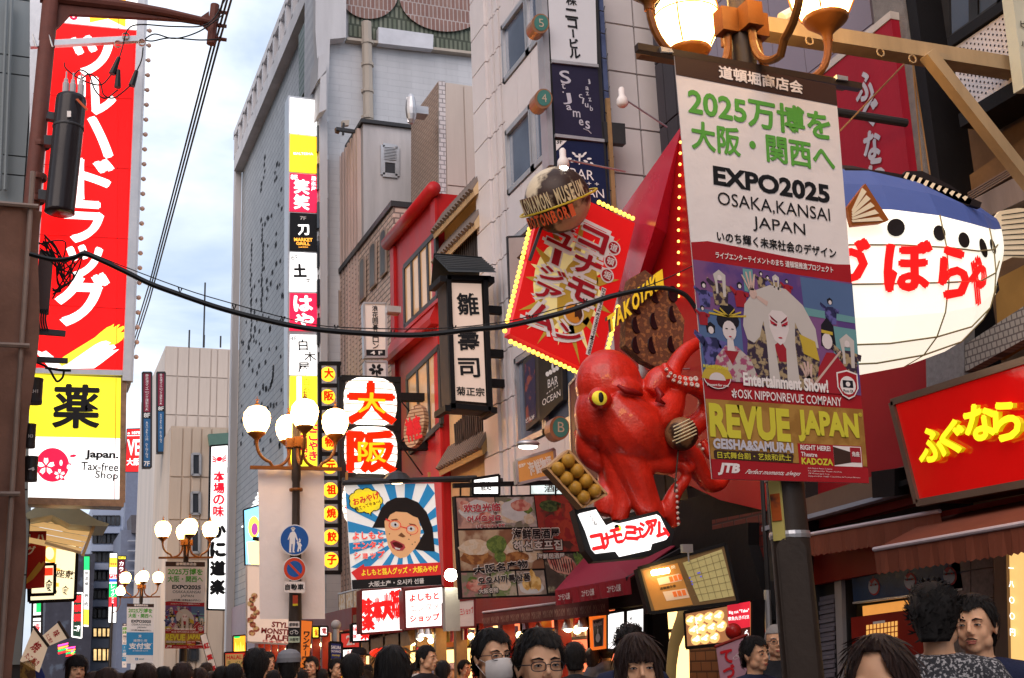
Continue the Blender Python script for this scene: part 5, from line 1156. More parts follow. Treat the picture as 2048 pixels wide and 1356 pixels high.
flat(t, 'hair_print', Q, [(47, 87), (58, 68), (68, 48), (80, 36), (98, 28), (120, 28), (142, 38), (158, 58), (168, 90), (169, 138), (146, 136), (128, 132), (150, 100), (138, 66), (72, 60), (74, 88)], kh, .010)
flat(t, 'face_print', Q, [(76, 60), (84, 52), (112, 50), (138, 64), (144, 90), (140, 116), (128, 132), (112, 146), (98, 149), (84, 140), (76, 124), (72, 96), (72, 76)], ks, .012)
flat(t, 'hair_print', Q, [(68, 74), (74, 44), (96, 30), (124, 34), (144, 52), (146, 72), (130, 66), (118, 58), (96, 56), (84, 62), (78, 72)], kh, .014)
flats(t, 'eye_print', Q, [circ(92, 82, 8, 5.6, 14, rot=10), circ(124, 91, 8, 5.6, 14, rot=10)], inkw, .015); flats(t, 'pupil_print', Q, [circ(93, 82, 2.4, 2.6, 10), circ(124, 91, 2.4, 2.6, 10)], ink, .017)
flats(t, 'glasses_print', Q, ring_px(92, 83, 11, 12.4, .8, 20) + ring_px(126, 93, 11, 12.4, .8, 20) + [[(103, 85), (116, 89), (116, 91), (103, 87)], [(82, 76), (74, 72), (75, 69), (84, 74)]], M('poster_red', 0), .018)
flats(t, 'brow_print', Q, [[(84, 72), (96, 70), (100, 73), (88, 74)], [(120, 80), (132, 82), (136, 86), (122, 83)], [(97, 104), (104, 98), (112, 106), (106, 108)]], M('poster_brow', (.25, .10, .04), .6), .0155)
flat(t, 'mouth_print', Q, [(80, 116), (88, 112), (98, 116), (108, 122), (110, 128), (104, 134), (94, 134), (84, 128)], M('poster_lip', (.55, .06, .08), .5), .0152); flat(t, 'mouth_print', Q, [(84, 118), (92, 116), (104, 122), (105, 127), (98, 129), (88, 124)], M('mouth_dark', (.12, .01, .01), .6), .017)
flat(t, 'teeth_print', Q, [(88, 126), (100, 130), (98, 132), (90, 131)], inkw, .018)
flats(t, 'spot_print', Q, [circ(x, y, 1.2, 1.2, 6) for x, y in ((118, 112), (124, 122), (130, 118), (80, 100), (122, 104))], ink, .017)
pr_ = E('poster_red_letters', (.85, .05, .03), .5, 'NONE')
for s_, y in (('よしもと', 102), ('エンタメ', 121), ('ショップ', 140)): txt(t, Q, s_, (7, y), (68, y), 15, inkw, .018, .09); txt(t, Q, s_, (8, y), (67, y), 13.5, pr_, .022, .02)
flat(t, 'red_arrow', Q, [(0, 172), (26, 157), (26, 162), (178, 160), (178, 187), (10, 187)], M('poster_red', 0), .014); txt(t, Q, 'よしもと芸人グッズ・大阪みやげ', (20, 174), (172, 172), 13, M('bubble_yellow', 0), .02, .03)
flat(t, 'black_strip', Q, [(0, 187), (178, 185), (178, 205), (0, 205)], ink, .018); txt(t, Q, '大阪土产・오시카 선물', (32, 197), (142, 195), 10.5, inkw, .022, .03)
mb = MB(); mb.tube([pY_.pt(684, 966, .02), pY_.pt(952, 956, .02)], .035, 8); mb.tube([pY_.pt(688, 958, -.1), pY_.pt(1010, 958, -.1)], .03, 8); mb.build('hanging_rod', m_steel, t)
for u in (692, 857): slab(t, 'rod_bracket', pY_, [(u, 944), (u + 4, 944), (u + 4, 962), (u, 962)], .04, M('bracket_orange', (.5, .22, .06), .5))
c = pY_.pt(798, 953, -.1); MB().lathe([(.22, -.05), (.12, .05), (.03, .09)], c, 14).build('lamp_shade', m_steel, t)
MB().ball(c - V((0, 0, .05)), .12, .12, .03).build('lamp_glow', M('shade_lamp', (1, .8, .5), .5, emit=14, ecol=(1, .75, .4), noise=0, samp='FRONT'), t)
# seafood menu hoarding
pM = PY(13.3)
Q = quad(pM, [(909, 992), (1152, 988), (1184, 1188), (922, 1198)], 260, 205)
t = thing('menu_hoarding', 'large framed photo board of seafood dishes with Chinese and Korean lettering', 'signboard', loc=Q.pt(130, 205))
MB().prism(Q.uv(full(260, 205)), -Q.n * .1).build('board', m_black, t)
fp = lambda n, a, b, s=10, th=.5: M('dish_' + n, a, .5, scale=s, col2=b, thr=th, noise=.35, emit=.07)
dishes = [((3, 4, 82, 66), fp('pink', (.50, .28, .22), (.20, .11, .10), 5)), ((84, 4, 166, 66), fp('squid', (.45, .36, .33), (.16, .14, .10), 6)), ((168, 2, 256, 118), fp('crab', (.30, .04, .03), (.07, .025, .02), 4)), ((3, 70, 170, 150), fp('roll', (.48, .34, .22), (.20, .09, .05), 3)),
          ((172, 122, 258, 200), fp('grill', (.07, .05, .04), (.26, .22, .14), 7, .6)), ((3, 154, 58, 202), fp('sashimi', (.34, .18, .16), (.16, .16, .1), 8)), ((61, 154, 109, 202), fp('salad', (.42, .34, .26), (.14, .18, .07), 8)), ((112, 154, 168, 202), fp('bowl', (.45, .34, .28), (.20, .15, .12), 4))]
for (x0, y0, x1, y1), m_ in dishes: flat(t, 'dish_photo', Q, [(x0, y0), (x1, y0), (x1, y1), (x0, y1)], m_, .004)
def blob(cx, cy, rx, ry, m_, o=.006, nm='dish_print', rot=0, wob=.12):
    random.seed(int(cx * 7 + cy)); P_ = circ(cx, cy, rx, ry, 16, rot=rot); P_ = [(cx + (x - cx) * random.uniform(1 - wob, 1 + wob), cy + (y - cy) * random.uniform(1 - wob, 1 + wob)) for x, y in P_]
    flat(t, nm, Q, P_, m_, o)
c1 = fp('cream', (.62, .50, .38), (.50, .36, .24), 12); c2_ = fp('leaf', (.16, .22, .05), (.08, .12, .03), 20); c3 = fp('sauce', (.22, .08, .03), (.34, .15, .05), 14); c4 = fp('redmeat', (.42, .10, .08), (.5, .24, .18), 9); c5 = fp('batter', (.55, .30, .08), (.65, .42, .16), 14); c6 = fp('shell', (.38, .05, .03), (.22, .02, .02), 8); c7 = fp('plate', (.55, .52, .5), (.45, .42, .42), 3)
for a in ((42, 30, 34, 20, c7), (40, 28, 26, 14, c1), (20, 22, 12, 12, c4), (60, 45, 16, 12, c4), (126, 30, 34, 22, c7), (112, 44, 22, 14, c1), (136, 22, 20, 12, c4), (118, 14, 12, 6, c2_), (150, 50, 12, 10, c1), (150, 30, 10, 9, c2_), (96, 28, 10, 16, c1),
          (34, 104, 32, 15, c1), (34, 124, 32, 14, c3), (78, 100, 20, 18, c2_), (82, 124, 11, 13, c2_), (130, 112, 38, 26, c1), (116, 128, 26, 14, c3), (150, 96, 16, 12, c4), (220, 70, 34, 26, c6), (196, 62, 14, 20, c6), (238, 44, 10, 26, c6), (244, 92, 12, 16, c6), (216, 40, 6, 20, c6), (200, 24, 24, 12, fp('fern', (.03, .05, .02), (.07, .09, .03), 20)),
          (138, 186, 25, 14, c7), (130, 176, 10, 16, c5), (142, 172, 9, 20, c5), (152, 180, 8, 14, c5), (84, 178, 16, 13, c1), (92, 164, 12, 6, c2_), (30, 180, 20, 12, c4), (24, 168, 9, 6, c2_)): blob(*a[:4], a[4], .006 + .0007 * (hash(a[:2]) % 5))
lob = [[(176, 128), (200, 118), (228, 132), (240, 154), (222, 166), (196, 160), (182, 150)]]
flats(t, 'lobster_print', Q, lob, c4, .01, kind='stuff'); flats(t, 'lobster_print', Q, [[(182 + k * 5.5, 126 + k * 1.0), (184 + k * 5.5, 126 + k * 1.0), (190 + k * 4.8, 154 + k * 1.2), (188 + k * 4.8, 154 + k * 1.2)] for k in range(9)], ink, .012, kind='stuff')
for k in range(3): blob(238 + k * 7, 134 - k * 2, 3.5, 14, c2_, .010, rot=-15)
def otxt(s_, a, b, h, m1, m2): txt(t, Q, s_, (a[0] - 1, a[1]), (b[0] + 1, b[1]), h + 2, m2, .013, .085); txt(t, Q, s_, a, b, h, m1, .017, .03)
mred = M('menu_red', (.45, .02, .05), .5); mw = M('menu_white', (.65, .58, .52), .5)
otxt('欢迎光临', (16, 26), (92, 24), 16, mred, mw); otxt('어서오세요', (22, 48), (92, 46), 13, mred, mw); otxt('いらっしゃいませ', (40, 63), (98, 61), 6, mred, mw)
otxt('海鲜居酒屋', (112, 80), (210, 80), 21, ink, mw); otxt('해선호프집', (112, 104), (212, 104), 20, mw, ink); otxt('海鮮居酒屋', (158, 126), (214, 126), 11, mw, ink)
otxt('大阪名产物', (28, 150), (136, 140), 16, ink, mw); otxt('오오사까특산품', (34, 172), (138, 166), 15, ink, mw); otxt('大阪名物', (34, 192), (72, 190), 10, mw, ink)
mb = MB(); mb.bar(pM.pt(905, 972, .03), pM.pt(1215, 962, .03), .06, .05); 
for u in (920, 1022, 1110): mb.tube([pM.pt(u, 972, .02), pM.pt(u, 992, .02)], .012, 5)
mb.build('hanging_frame', m_black, t)
# the white building name sign column
pK = PY(12.45)
t = thing('sign_column', 'dark vertical sign column with a white building name panel above jazz club and bar panels', 'sign', loc=pK.pt(1160, 430))
slab(t, 'casing', pK, [(1090, -60), (1194, -60), (1222, 470), (1124, 470)], .3, m_steel, -.02)
slab(t, 'edge_strip', pK, [(1081, -60), (1092, -60), (1108, 330), (1098, 330)], .2, m_alu)
flat(t, 'name_panel', pK, [(1093, -60), (1189, -60), (1194, 129), (1102, 119)], M('dim_lit_white', (.55, .53, .55), .5, emit=.12, noise=.03), .006)
flat(t, 'jazz_panel', pK, [(1103, 126), (1195, 137), (1204, 277), (1110, 268)], M('midnight_panel', (.025, .022, .05), .35), .006)
flat(t, 'bar_panel', pK, [(1111, 281), (1206, 286), (1216, 440), (1120, 440)], M('navy_panel', (.012, .018, .06), .3), .006); flat(t, 'white_corner', pK, [(1111, 281), (1133, 282), (1112, 302)], inkw, .009); txt(t, pK, '3F', (1112, 284), (1124, 284.5), 8, ink, .012)
mb = MB(); mb.bar(pK.pt(1102, 124, .01), pK.pt(1195, 134, .01), .05, .04); mb.bar(pK.pt(1109, 272, .01), pK.pt(1207, 283, .01), .04, .04); mb.build('divider', m_alu, t)
txt(t, pK, '株', (1131, 2), (1152, 4), 16, ink, .012, .03); vtxt(t, pK, 'ニコービル', (1141, 18), (1150, 118), 26, ink, .012, .05, 3)
lav = M('silver_script', (.52, .50, .56), .4)
for s_, a, b, h in (('S', (1119, 155), (1140, 155), 26), ('t', (1122, 172), (1130, 173), 12), ('.', (1124, 185), (1127, 185), 3), ('J', (1124, 198), (1142, 198), 22), ('a', (1132, 216), (1142, 216), 10), ('m', (1145, 228), (1160, 230), 12), ('e', (1157, 245), (1166, 246), 12), ('s', (1170, 250), (1179, 251), 16), ('j', (1174, 164), (1180, 164), 10), ('a', (1170, 177), (1177, 178), 7), ('z', (1171, 188), (1177, 188), 7), ('z', (1176, 200), (1182, 200), 7), ('c', (1157, 193), (1164, 193), 8), ('l', (1164, 202), (1167, 203), 12), ('u', (1169, 211), (1176, 212), 8), ('b', (1179, 217), (1185, 218), 10)):
    txt(t, pK, s_, a, b, h, lav, .012, .012, 3)
wire_ = [(1166, 258), (1176, 262), (1182, 268)]; MB().tube(pK.uv(wire_, .01), .006, 5).build('flourish', lav, t)
flats(t, 'flourish', pK, [circ(1158 + s * r * .9, 318 + j * 5, 5, 2.2, 8, rot=20 * s * j) for s in (-1, 1) for r, j in ((6, -1), (14, 1), (22, 0), (12, -2), (28, 2))] + [[(1156, 308), (1161, 308), (1159, 330), (1157, 330)]], inkw, .01)
txt(t, pK, 'BAR', (1140, 346), (1187, 352), 19, inkw, .012, 0, 3); txt(t, pK, '+ + + +', (1142, 365), (1197, 369), 6, inkw, .012, 0); txt(t, pK, 'OCEAN', (1122, 382), (1207, 388), 18, inkw, .012, 0, 3)
for u, v, ch, k in ((1081, 47, '5', 'upper'), (1087, 197, '4', 'lower')):
    m_ = thing('floor_medallion', k + ' green half round floor medallion in a copper rim, numbered ' + ch, 'sign', 'green floor medallions', loc=pK.pt(u, v)); pm = PY(12.3)
    MB().prism(pm.uv([(u + 9, v - 18)] + circ(u + 3, v, 17, 18, 12, 250, 90, 0)[::-1][::-1] if False else circ(u, v, 18, 20, 20)), (0, .18, 0)).build('rim', M('copper_rim', (.45, .22, .12), .35, metal=.7), m_)
    flat(m_, 'face', pm, circ(u + 1, v - 1, 14, 16, 20), M('green_enamel', (.06, .19, .16), .5), .006); txt(m_, pm, ch, (u - 4, v - 1), (u + 6, v), 16, M('pale_gold', (.5, .4, .3), .4), .01, .0, 3)
# gold reflective strip beside the column
t = thing('metal_bracket_ladder', 'brass ladder like bracket strip at the right of the sign column', 'bracket', loc=pK.pt(1210, 430))
slab(t, 'strip', PY(12.5), [(1195, -60), (1203, -60), (1232, 430), (1222, 430)], .05, M('blue_glass_strip', (.1, .13, .25), .15, noise=.4)); slab(t, 'strip', PY(12.5), [(1208, 200), (1216, 200), (1230, 440), (1222, 440)], .04, M('brass_strip', (.5, .3, .14), .3, metal=.5, noise=.4), .06)
slab(t, 'bracket_plate', PY(12.45), [(1206, 243), (1250, 247), (1252, 288), (1210, 284)], .1, m_steel); 
for v in (20, 65, 115, 180, 225, 320, 380): MB().tube([pK.pt(1196 + v * .06, v), pK.pt(1206 + v * .06, v + 3), pK.pt(1208 + v * .06, v - 8)], .008, 5).build('rung', m_steel, t)
# facade windows with bar posters, open shutter panel
t = thing('bar_poster_window', 'window bay with a black BAR OCEAN poster and a narrow city night poster', 'poster', loc=FX.pt(1080, 850)); pq = PX(R - .05)
slab(t, 'window_frame', pq, [(1046, 722), (1122, 655), (1126, 800), (1052, 862)], .06, m_steel)
flat(t, 'night_poster', pq, [(1049, 730), (1070, 708), (1073, 836), (1053, 850)], M('night_poster', (.02, .02, .07), .4, scale=5, col2=(.25, .06, .05), thr=.6), .004); txt(t, pq, 'ビル3F', (1053, 842), (1070, 832), 9, inkw, .01, .02)
flat(t, 'bar_poster', pq, [(1077, 712), (1119, 676), (1124, 800), (1080, 846)], ink, .004)
txt(t, pq, 'BAR', (1097, 768), (1117, 759), 17, inkw, .01, 0, 3); txt(t, pq, 'OCEAN', (1086, 806), (1122, 785), 13, inkw, .01, 0, 3); txt(t, pq, '+++++', (1094, 788), (1118, 770), 4, inkw, .01, 0); flats(t, 'flourish', pq, [circ(1106 + dx, 742 - dx * .6, 4, 5, 8) for dx in (-10, -4, 3, 9)] + [circ(1106, 733, 2, 8, 8)], inkw, .008)
t = thing('casement_panel', 'pale open casement panel hinged out beside the fluted pier', 'shutter', loc=FX.pt(1035, 600)); slab(t, 'panel', PY(13.6), [(1018, 476), (1060, 474), (1062, 606), (1022, 600)], .04, M('pale_panel', (.5, .42, .38), .5)); slab(t, 'frame', PY(13.62), [(1014, 472), (1064, 470), (1066, 610), (1019, 605)], .04, m_steel)
t = thing('basement_sign', 'copper rimmed half round green sign with the letter B', 'sign', loc=PY(11.9).pt(1121, 858)); MB().prism(PY(11.9).uv(circ(1119, 856, 20, 24, 20)), (0, .15, 0)).build('rim', M('copper_rim', 0), t); flat(t, 'face', PY(11.9), circ(1121, 855, 16, 20, 20), M('green_enamel', 0), .006); txt(t, PY(11.9), 'B', (1115, 854), (1128, 855), 20, M('pale_gold', 0), .01, 0, 3)
# ------------------------------------------------------------------ TAKOYAKI MUSEUM FRONT
kred = M('museum_red', (.42, .008, .010), .4, noise=.12, scale=1.2); kred2 = M('museum_dark_red', (.24, .008, .01), .35, noise=.1, scale=1)
t = thing('red_facade_cone', 'tall folded red metal facade of the octopus museum rising to a point behind the banner', 'facade', loc=(6, 10, 0))
K0 = PY(12.2)
tip = PX(6.3).pt(1364, 250); A_ = PX(6.48).pt(1230, 440); B_ = PX(6.05).pt(1310, 452); Cc = PX(6.45).pt(1215, 560); D_ = PX(6.1).pt(1262, 600); G_ = PX(6.2).pt(1440, 250); H_ = PX(5.75).pt(1440, 1000); I_ = PX(5.75).pt(1290, 960)
MB().prism([tip, A_, Cc, D_, B_], (.4, .3, 0)).build('left_fold', M('museum_pink_red', (.55, .02, .05), .25, noise=.08, scale=1), t)
q = PX(6.28)
slab(t, 'front_fold', q, [(1366, 252), (1500, 140), (1600, 500), (1615, 900), (1610, 1040), (1440, 1000), (1240, 905), (1226, 640), (1262, 590), (1312, 452)], .35, kred, 0)
glow = M('small_amber_bulb', (1, .6, .15), .4, emit=3.0, ecol=(1, .42, .08), noise=0)
for k in range(15):
    a = q.pt(1366 - k * .5 if k < 7 else 1362, 285 + k * 22, .03); MB().ball(a, .016, seg=8, rings=6).build('bulb', glow, t)
# maroon wall of the blowfish restaurant, beside the banner
# red diamond sign
pd = PY(11.5)
W_, H_s = 200, 315
Q = quad(pd, [(1093, 362), (1270, 446), (1196, 751), (1019, 667)], W_, H_s)
t = thing('diamond_sign', 'tilted red signboard with yellow burst rays and outlined katakana, edged with bulbs', 'sign', loc=Q.pt(100, 315))
MB().prism(Q.uv(full(W_, H_s)), -Q.n * .16).build('board', M('sign_board_red', (.55, .012, .012), .35, emit=.16, ecol=(1, .01, .01), noise=.06), t)
py_ = M('pale_yellow_ray', (.72, .62, .26), .45, emit=.14, ecol=(1, .9, .4), noise=.05); go_ = M('gold_ray', (.55, .38, .05), .45)
cen = (98, 180); rr1 = []; rr2 = []
for k in range(22):
    a = k / 22 * 2 * math.pi + .1; ln = (175, 110, 150, 125)[k % 4] * (1.05 if abs(math.sin(a)) > .7 else .72); w_ = .13
    tri = [(cen[0] + 60 * math.cos(a - w_), cen[1] + 74 * math.sin(a - w_)), (max(4, min(W_ - 4, cen[0] + ln * math.cos(a))), max(4, min(H_s - 4, cen[1] + ln * math.sin(a)))), (cen[0] + 60 * math.cos(a + w_), cen[1] + 74 * math.sin(a + w_))]
    (rr1 if k % 2 else rr2).append(tri)
flats(t, 'burst_ray', Q, rr1 + [circ(cen[0] - 12, cen[1], 66, 88, 20)], py_, .004); flats(t, 'burst_ray', Q, rr2 + [circ(cen[0] + 20, cen[1] + 8, 42, 78, 20)], go_, .005)
gw = M('grey_white_outline', (.66, .63, .61), .5, emit=.06); dr = M('deep_red_letter', (.36, .01, .02), .45)
def lcol(s_, u, v0, v1, w_, rotn=0):
    n_ = len(s_); ch = (v1 - v0) / n_
    for i, c in enumerate(s_):
        vc = v0 + ch * (i + .5)
        if c == 'ー': P_ = lambda m: [(u - 8 - m, vc - ch * .42 - m), (u + 8 + m, vc - ch * .42 - m), (u + 8 + m, vc + ch * .42 + m), (u - 8 - m, vc + ch * .42 + m)]; flat(t, 'letter_outline', Q, P_(4), gw, .012); flat(t, 'letter', Q, P_(0), dr, .018); continue
        txt(t, Q, c, (u - w_ / 2, vc), (u + w_ / 2, vc), ch * .9, gw, .0095, .2, 2, name='letter_outline'); txt(t, Q, c, (u - w_ / 2 + 3, vc), (u + w_ / 2 - 3, vc), ch * .74, dr, .018, .05, 3, name='letter')
lcol('コナモ', 122, 44, 205, 64); lcol('ミュージア', 56, 44, 230, 60); lcol('ム', 54, 230, 284, 64); lcol('ン', 118, 248, 286, 56)
flat(t, 'takoyaki_print', Q, circ(118, 226, 23, 22, 22), gw, .012); flat(t, 'takoyaki_print', Q, circ(118, 226, 19, 18, 20), M('takoyaki_orange', (.62, .25, .03), .5), .019); flat(t, 'sauce_print', Q, [(118, 207), (130, 208), (137, 222), (134, 234), (128, 228), (122, 232), (119, 222), (112, 220)], M('sauce_dark', (.06, .02, .01), .4), .0215)
for i, c in enumerate('道頓堀'):
    flat(t, 'round_badge', Q, circ(168, 68 + i * 29, 15, 14.5, 20), gw, .008 + .001 * i); flat(t, 'round_badge', Q, circ(168, 68 + i * 29, 12, 11.5, 20), dr, .012); txt(t, Q, c, (160, 68 + i * 29), (176, 68 + i * 29), 15, gw, .016, .02)
flat(t, 'white_strip', Q, [(163, 152), (173, 152), (173, 288), (163, 288)], gw, .012)
a = Q.pt(168, 154, .016); b = Q.pt(168, 286, .016); mb = MB(); U = b - a; Wv = U.cross(Q.n).normalized() * .045; put_text(mb, 'Dotonbori Konamon-Museum', a - Wv * .5, U, Wv, Q.n, .02, 1)
mb.build('lettering', ink, t)
bl = M('yellow_bulb', (1, .72, .15), .4, emit=1.5, ecol=(1, .60, .08), noise=0)
bm_ = MB().ball((0, 0, 0), .026, .026, .026, 10, 6).build('bulb', bl, t, smooth=True); bd = bm_.data; bpy.data.objects.remove(bm_)
for v_ in bd.vertices: v_.co += wl(t)
def bulbs(a, b, n_):
    for i in range(n_):
        o = bpy.data.objects.new('bulb', bd); COL.objects.link(o); o.parent = t; o.location = Q.pt(*[lerp(a[j], b[j], i / (n_ - 1)) for j in (0, 1)], -.03) - wl(t)
bulbs((-9, 95), (-9, 312), 23); bulbs((8, 326), (190, 324), 19); bulbs((209, 172), (209, 312), 16); bulbs((118, -10), (195, -10), 9)
mb = MB(); mb.bar(pd.pt(1092, 462, -.2), pd.pt(1050, 505, -.2), .03, .03); mb.build('stay', m_steel, t)
# globe
c = PY(11.2).pt(1115, 400); rg = (PY(11.2).pt(1175, 400) - c).length
t = thing('globe_sign', 'brown and cream globe with a tilted yellow ring of raised museum letters', 'sign', loc=c - V((0, 0, rg)))
MB().ball(c, rg, seg=32, rings=20).build('globe', M('globe_map', (.045, .022, .014), .4, noise=.25, scale=3.0, col2=(.62, .50, .34), thr=.53), t, smooth=True)
ax = V((-.5, -.30, 1)).normalized(); u1 = ax.cross(V((0, 1, 0))).normalized(); v1 = ax.cross(u1)
mb = MB(); R2 = rg * 1.22; cr_ = c + ax * -.03
mb.tube([cr_ + (u1 * math.cos(k / 40 * 6.283) + v1 * math.sin(k / 40 * 6.283)) * R2 for k in range(41)], .012, 6); mb.build('ring', M('ring_yellow', (.62, .45, .04), .4), t)
mb1, mb2 = MB(), MB()
for s_, base, hh, mb in (('KONAMON MUSEUM', .01, .17, mb1), ('DOTONBORI', -.15, .13, mb2)):
    n_ = len(s_); span = 1.75 if mb is mb1 else 1.35
    for i, chh in enumerate(s_):
        if chh == ' ': continue
        # direction: front-left part of the ring, reading left to right for the viewer
        f = V((-.72, -.69, 0)); f = (f - ax * f.dot(ax)).normalized(); g_ = ax.cross(f).normalized(); a_ = (i - n_ / 2 + .5) / n_ * span + (.15 if mb is mb1 else -.05)
        d_ = f * math.cos(a_) + g_ * math.sin(a_); tn = -f * math.sin(a_) + g_ * math.cos(a_); w_ = R2 * span / n_ * .8
        put_text(mb, chh, cr_ + d_ * (R2 + .01) - tn * w_ / 2 + ax * base, tn * w_, ax * hh, d_, .03, 2, .03)
mb1.build('lettering', [M('cream_letter', (.72, .60, .36), .4), M('letter_side', (.15, .08, .05), .5)], t); mb2.build('lettering', [M('orange_letter', (.65, .10, .03), .4), M('letter_side')], t)
mb = MB(); mb.bar(c + V((-.2, 0, -rg * .9)), c + V((-.35, 0, -rg - .35)), .03, .03); mb.build('stay', m_steel, t)
# spotlights on long arms
def spot(pl, u, v, u2, v2, label, lit=0):
    t = thing('arm_spotlight', label, 'spotlight', 'white spotlights on long arms', loc=pl.pt(u, v)); h = pl.pt(u, v)
    MB().tube([h, pl.pt(u2, v2, -.3)], .01, 6).build('arm', m_alu, t)
    MB().lathe([(.02, .12), (.035, .1), (.035, .02), (.06, -.02), (.065, -.08), (.05, -.1)], h, 14).build('shade', m_off, t, smooth=True)
    MB().lathe([(.05, -.1), (.03, -.115), (.001, -.12)], h, 12).build('bulb', M('spot_on', (1, 1, 1), .4, emit=30, ecol=(1, .97, .9), noise=0, samp='FRONT') if lit else m_off, t)
spot(PY(11), 1126, 318, 1275, 322, 'white spotlight on an arm, lit, just above the brown globe', 1)
spot(PY(11), 1244, 195, 1360, 232, 'unlit white spotlight on an arm left of the big banner')
spot(PY(10.6), 1285, 742, 1410, 724, 'unlit round white spotlight above the octopus head')
# takoyaki pan with letters
pp = PY(10.2)
t = thing('takoyaki_pan_sign', 'speckled brown takoyaki griddle with dark discs for hollows and arched yellow letters', 'sign', loc=pp.pt(1310, 740))
pan_ = [(1262, 556), (1290, 540), (1332, 572), (1369, 640), (1366, 690), (1328, 742), (1288, 722), (1250, 690), (1252, 600)]
slab(t, 'griddle', pp, pan_, .12, M('griddle_metal', (.50, .20, .07), .4, noise=.5, scale=22, bump=.6, col2=(.16, .06, .03), thr=.45), 0)
hol = M('hollow_shade', (.018, .008, .010), .3, noise=.4, scale=9)  # flush discs; the shade inside the hollows is put into this colour
for u, v in ((1276, 612), (1312, 582 + 8), (1274, 644 + 6), (1310, 632 + 10), (1347, 620 + 8), (1345, 660 + 28), (1306, 668 + 22), (1274, 690), (1346, 588)):
    c = pp.pt(u, v, .0); MB().lathe([(.001, .0015), (.035, .002), (.060, .003), (.066, .005), (.070, .004), (.072, -.002)], c, 18, axis=(.25, -1, .05), sx=.95, sy=1.25).build('hollow_disc', hol, t, smooth=True)
mb = MB(); S_ = 'TAKO YAKI'; pts = [(1218, 655), (1234, 640), (1250, 626), (1266, 612), None, (1278, 598), (1290, 588), (1302, 578), (1313, 570)]
for ch, p_ in zip(S_, pts):
    if p_: put_text(mb, ch, pp.pt(p_[0] - 7, p_[1] + 16, .07), pp.pt(p_[0] + 8, p_[1] + 6, 0) - pp.pt(p_[0] - 7, p_[1] + 16, 0), pp.pt(p_[0] - 10, p_[1] - 18, 0) - pp.pt(p_[0] - 7, p_[1] + 16, 0), pp.n, .04, 2, .05)
mb.build('lettering', [M('takoyaki_yellow', (.75, .48, .02), .4, emit=.15, ecol=(1, .7, .05)), M('letter_side')], t)
# ---------------- octopus
po = PY(9.75)
def OC(u, v, d=0): return po.pt(u, v, 0) + ray(u, v).normalized() * d
K1 = (po.pt(1301, 800) - po.pt(1300, 800)).length
t = thing('octopus', 'giant glossy red octopus model clinging above the museum entrance with a yellow eye', 'octopus sign', loc=OC(1290, 1040))
def blobs(mb, path, sub=10):
    P_ = []; n_ = len(path)
    for i in range(n_ - 1):
        p0, p1, p2, p3 = path[max(i - 1, 0)], path[i], path[i + 1], path[min(i + 2, n_ - 1)]
        for k in range(sub):
            x = k / sub; P_.append([.5 * (2 * p1[j] + (p2[j] - p0[j]) * x + (2 * p0[j] - 5 * p1[j] + 4 * p2[j] - p3[j]) * x * x + (3 * p1[j] - p0[j] - 3 * p2[j] + p3[j]) * x ** 3) for j in range(4)])
    P_.append(list(path[-1])); mb.tube([OC(a, b, c) for a, b, c, r in P_], [r * K1 for a, b, c, r in P_], 14)
mb = MB()
mb.ball(OC(1218, 772), 62 * K1, 50 * K1, 66 * K1, 20, 14); mb.ball(OC(1190, 830), 36 * K1, 40 * K1, 56 * K1, 18, 12); mb.ball(OC(1255, 820), 55 * K1, 45 * K1, 45 * K1, 18, 12)
mb.ball(OC(1178, 850), 22 * K1, 20 * K1, 24 * K1, 14, 10)
mb.ball(OC(1200, 796, -.32), 21 * K1, 15 * K1, 20 * K1, 14, 10)
mb.ball(OC(1250, 778, -.22), 34 * K1, 22 * K1, 22 * K1, 14, 10)   # brow above the wink
blobs(mb, [(1210, 800, -.1, 40), (1255, 860, -.1, 62), (1295, 892, -.05, 50), (1345, 900, 0, 30)])
blobs(mb, [(1230, 860, -.1, 34), (1262, 930, -.12, 32), (1284, 985, -.12, 27), (1308, 1045, -.1, 22)])            # front leg
blobs(mb, [(1225, 880, 0, 28), (1234, 950, 0, 22), (1244, 1000, 0, 18), (1238, 1045, 0, 14)])
blobs(mb, [(1215, 900, .15, 22), (1222, 960, .15, 24), (1212, 1000, .1, 22), (1205, 1030, .1, 16)])
blobs(mb, [(1180, 850, .1, 22), (1176, 900, .15, 22), (1205, 925, .15, 20), (1235, 915, .1, 20)])                 # side loop
blobs(mb, [(1290, 840, -.12, 34), (1325, 830, -.15, 34), (1345, 790, -.12, 24), (1344, 745, -.08, 17), (1368, 705, -.05, 14), (1400, 682, 0, 10), (1412, 672, 0, 4)])  # raised tentacle
blobs(mb, [(1300, 790, -.15, 20), (1318, 760, -.16, 24), (1338, 745, -.15, 16)])
blobs(mb, [(1328, 726, -.28, 6), (1336, 748, -.28, 11), (1358, 764, -.25, 14), (1392, 775, -.2, 16), (1415, 795, -.1, 18), (1405, 835, 0, 18), (1370, 865, .02, 22), (1345, 890, 0, 26)])
blobs(mb, [(1340, 900, -.05, 30), (1378, 915, -.08, 24), (1400, 945, -.08, 18), (1420, 970, -.06, 14), (1445, 965, 0, 10), (1450, 930, .02, 12), (1418, 905, .05, 10), (1404, 880, .05, 7)])
blobs(mb, [(1372, 925, -.2, 9), (1384, 932, -.24, 8), (1376, 940, -.26, 8), (1366, 930, -.24, 9), (1372, 955, -.2, 10), (1350, 985, -.18, 13), (1338, 1020, -.15, 15), (1350, 1052, -.12, 12)])
blobs(mb, [(1258, 905, -.18, 10), (1290, 925, -.2, 14), (1330, 930, -.16, 18), (1352, 920, -.1, 20)])
me = mb.build('body_src', M('octopus_red', (.62, .022, .008), .40, noise=.35, scale=5, bump=.3, clear=.22, spec=.4), None)
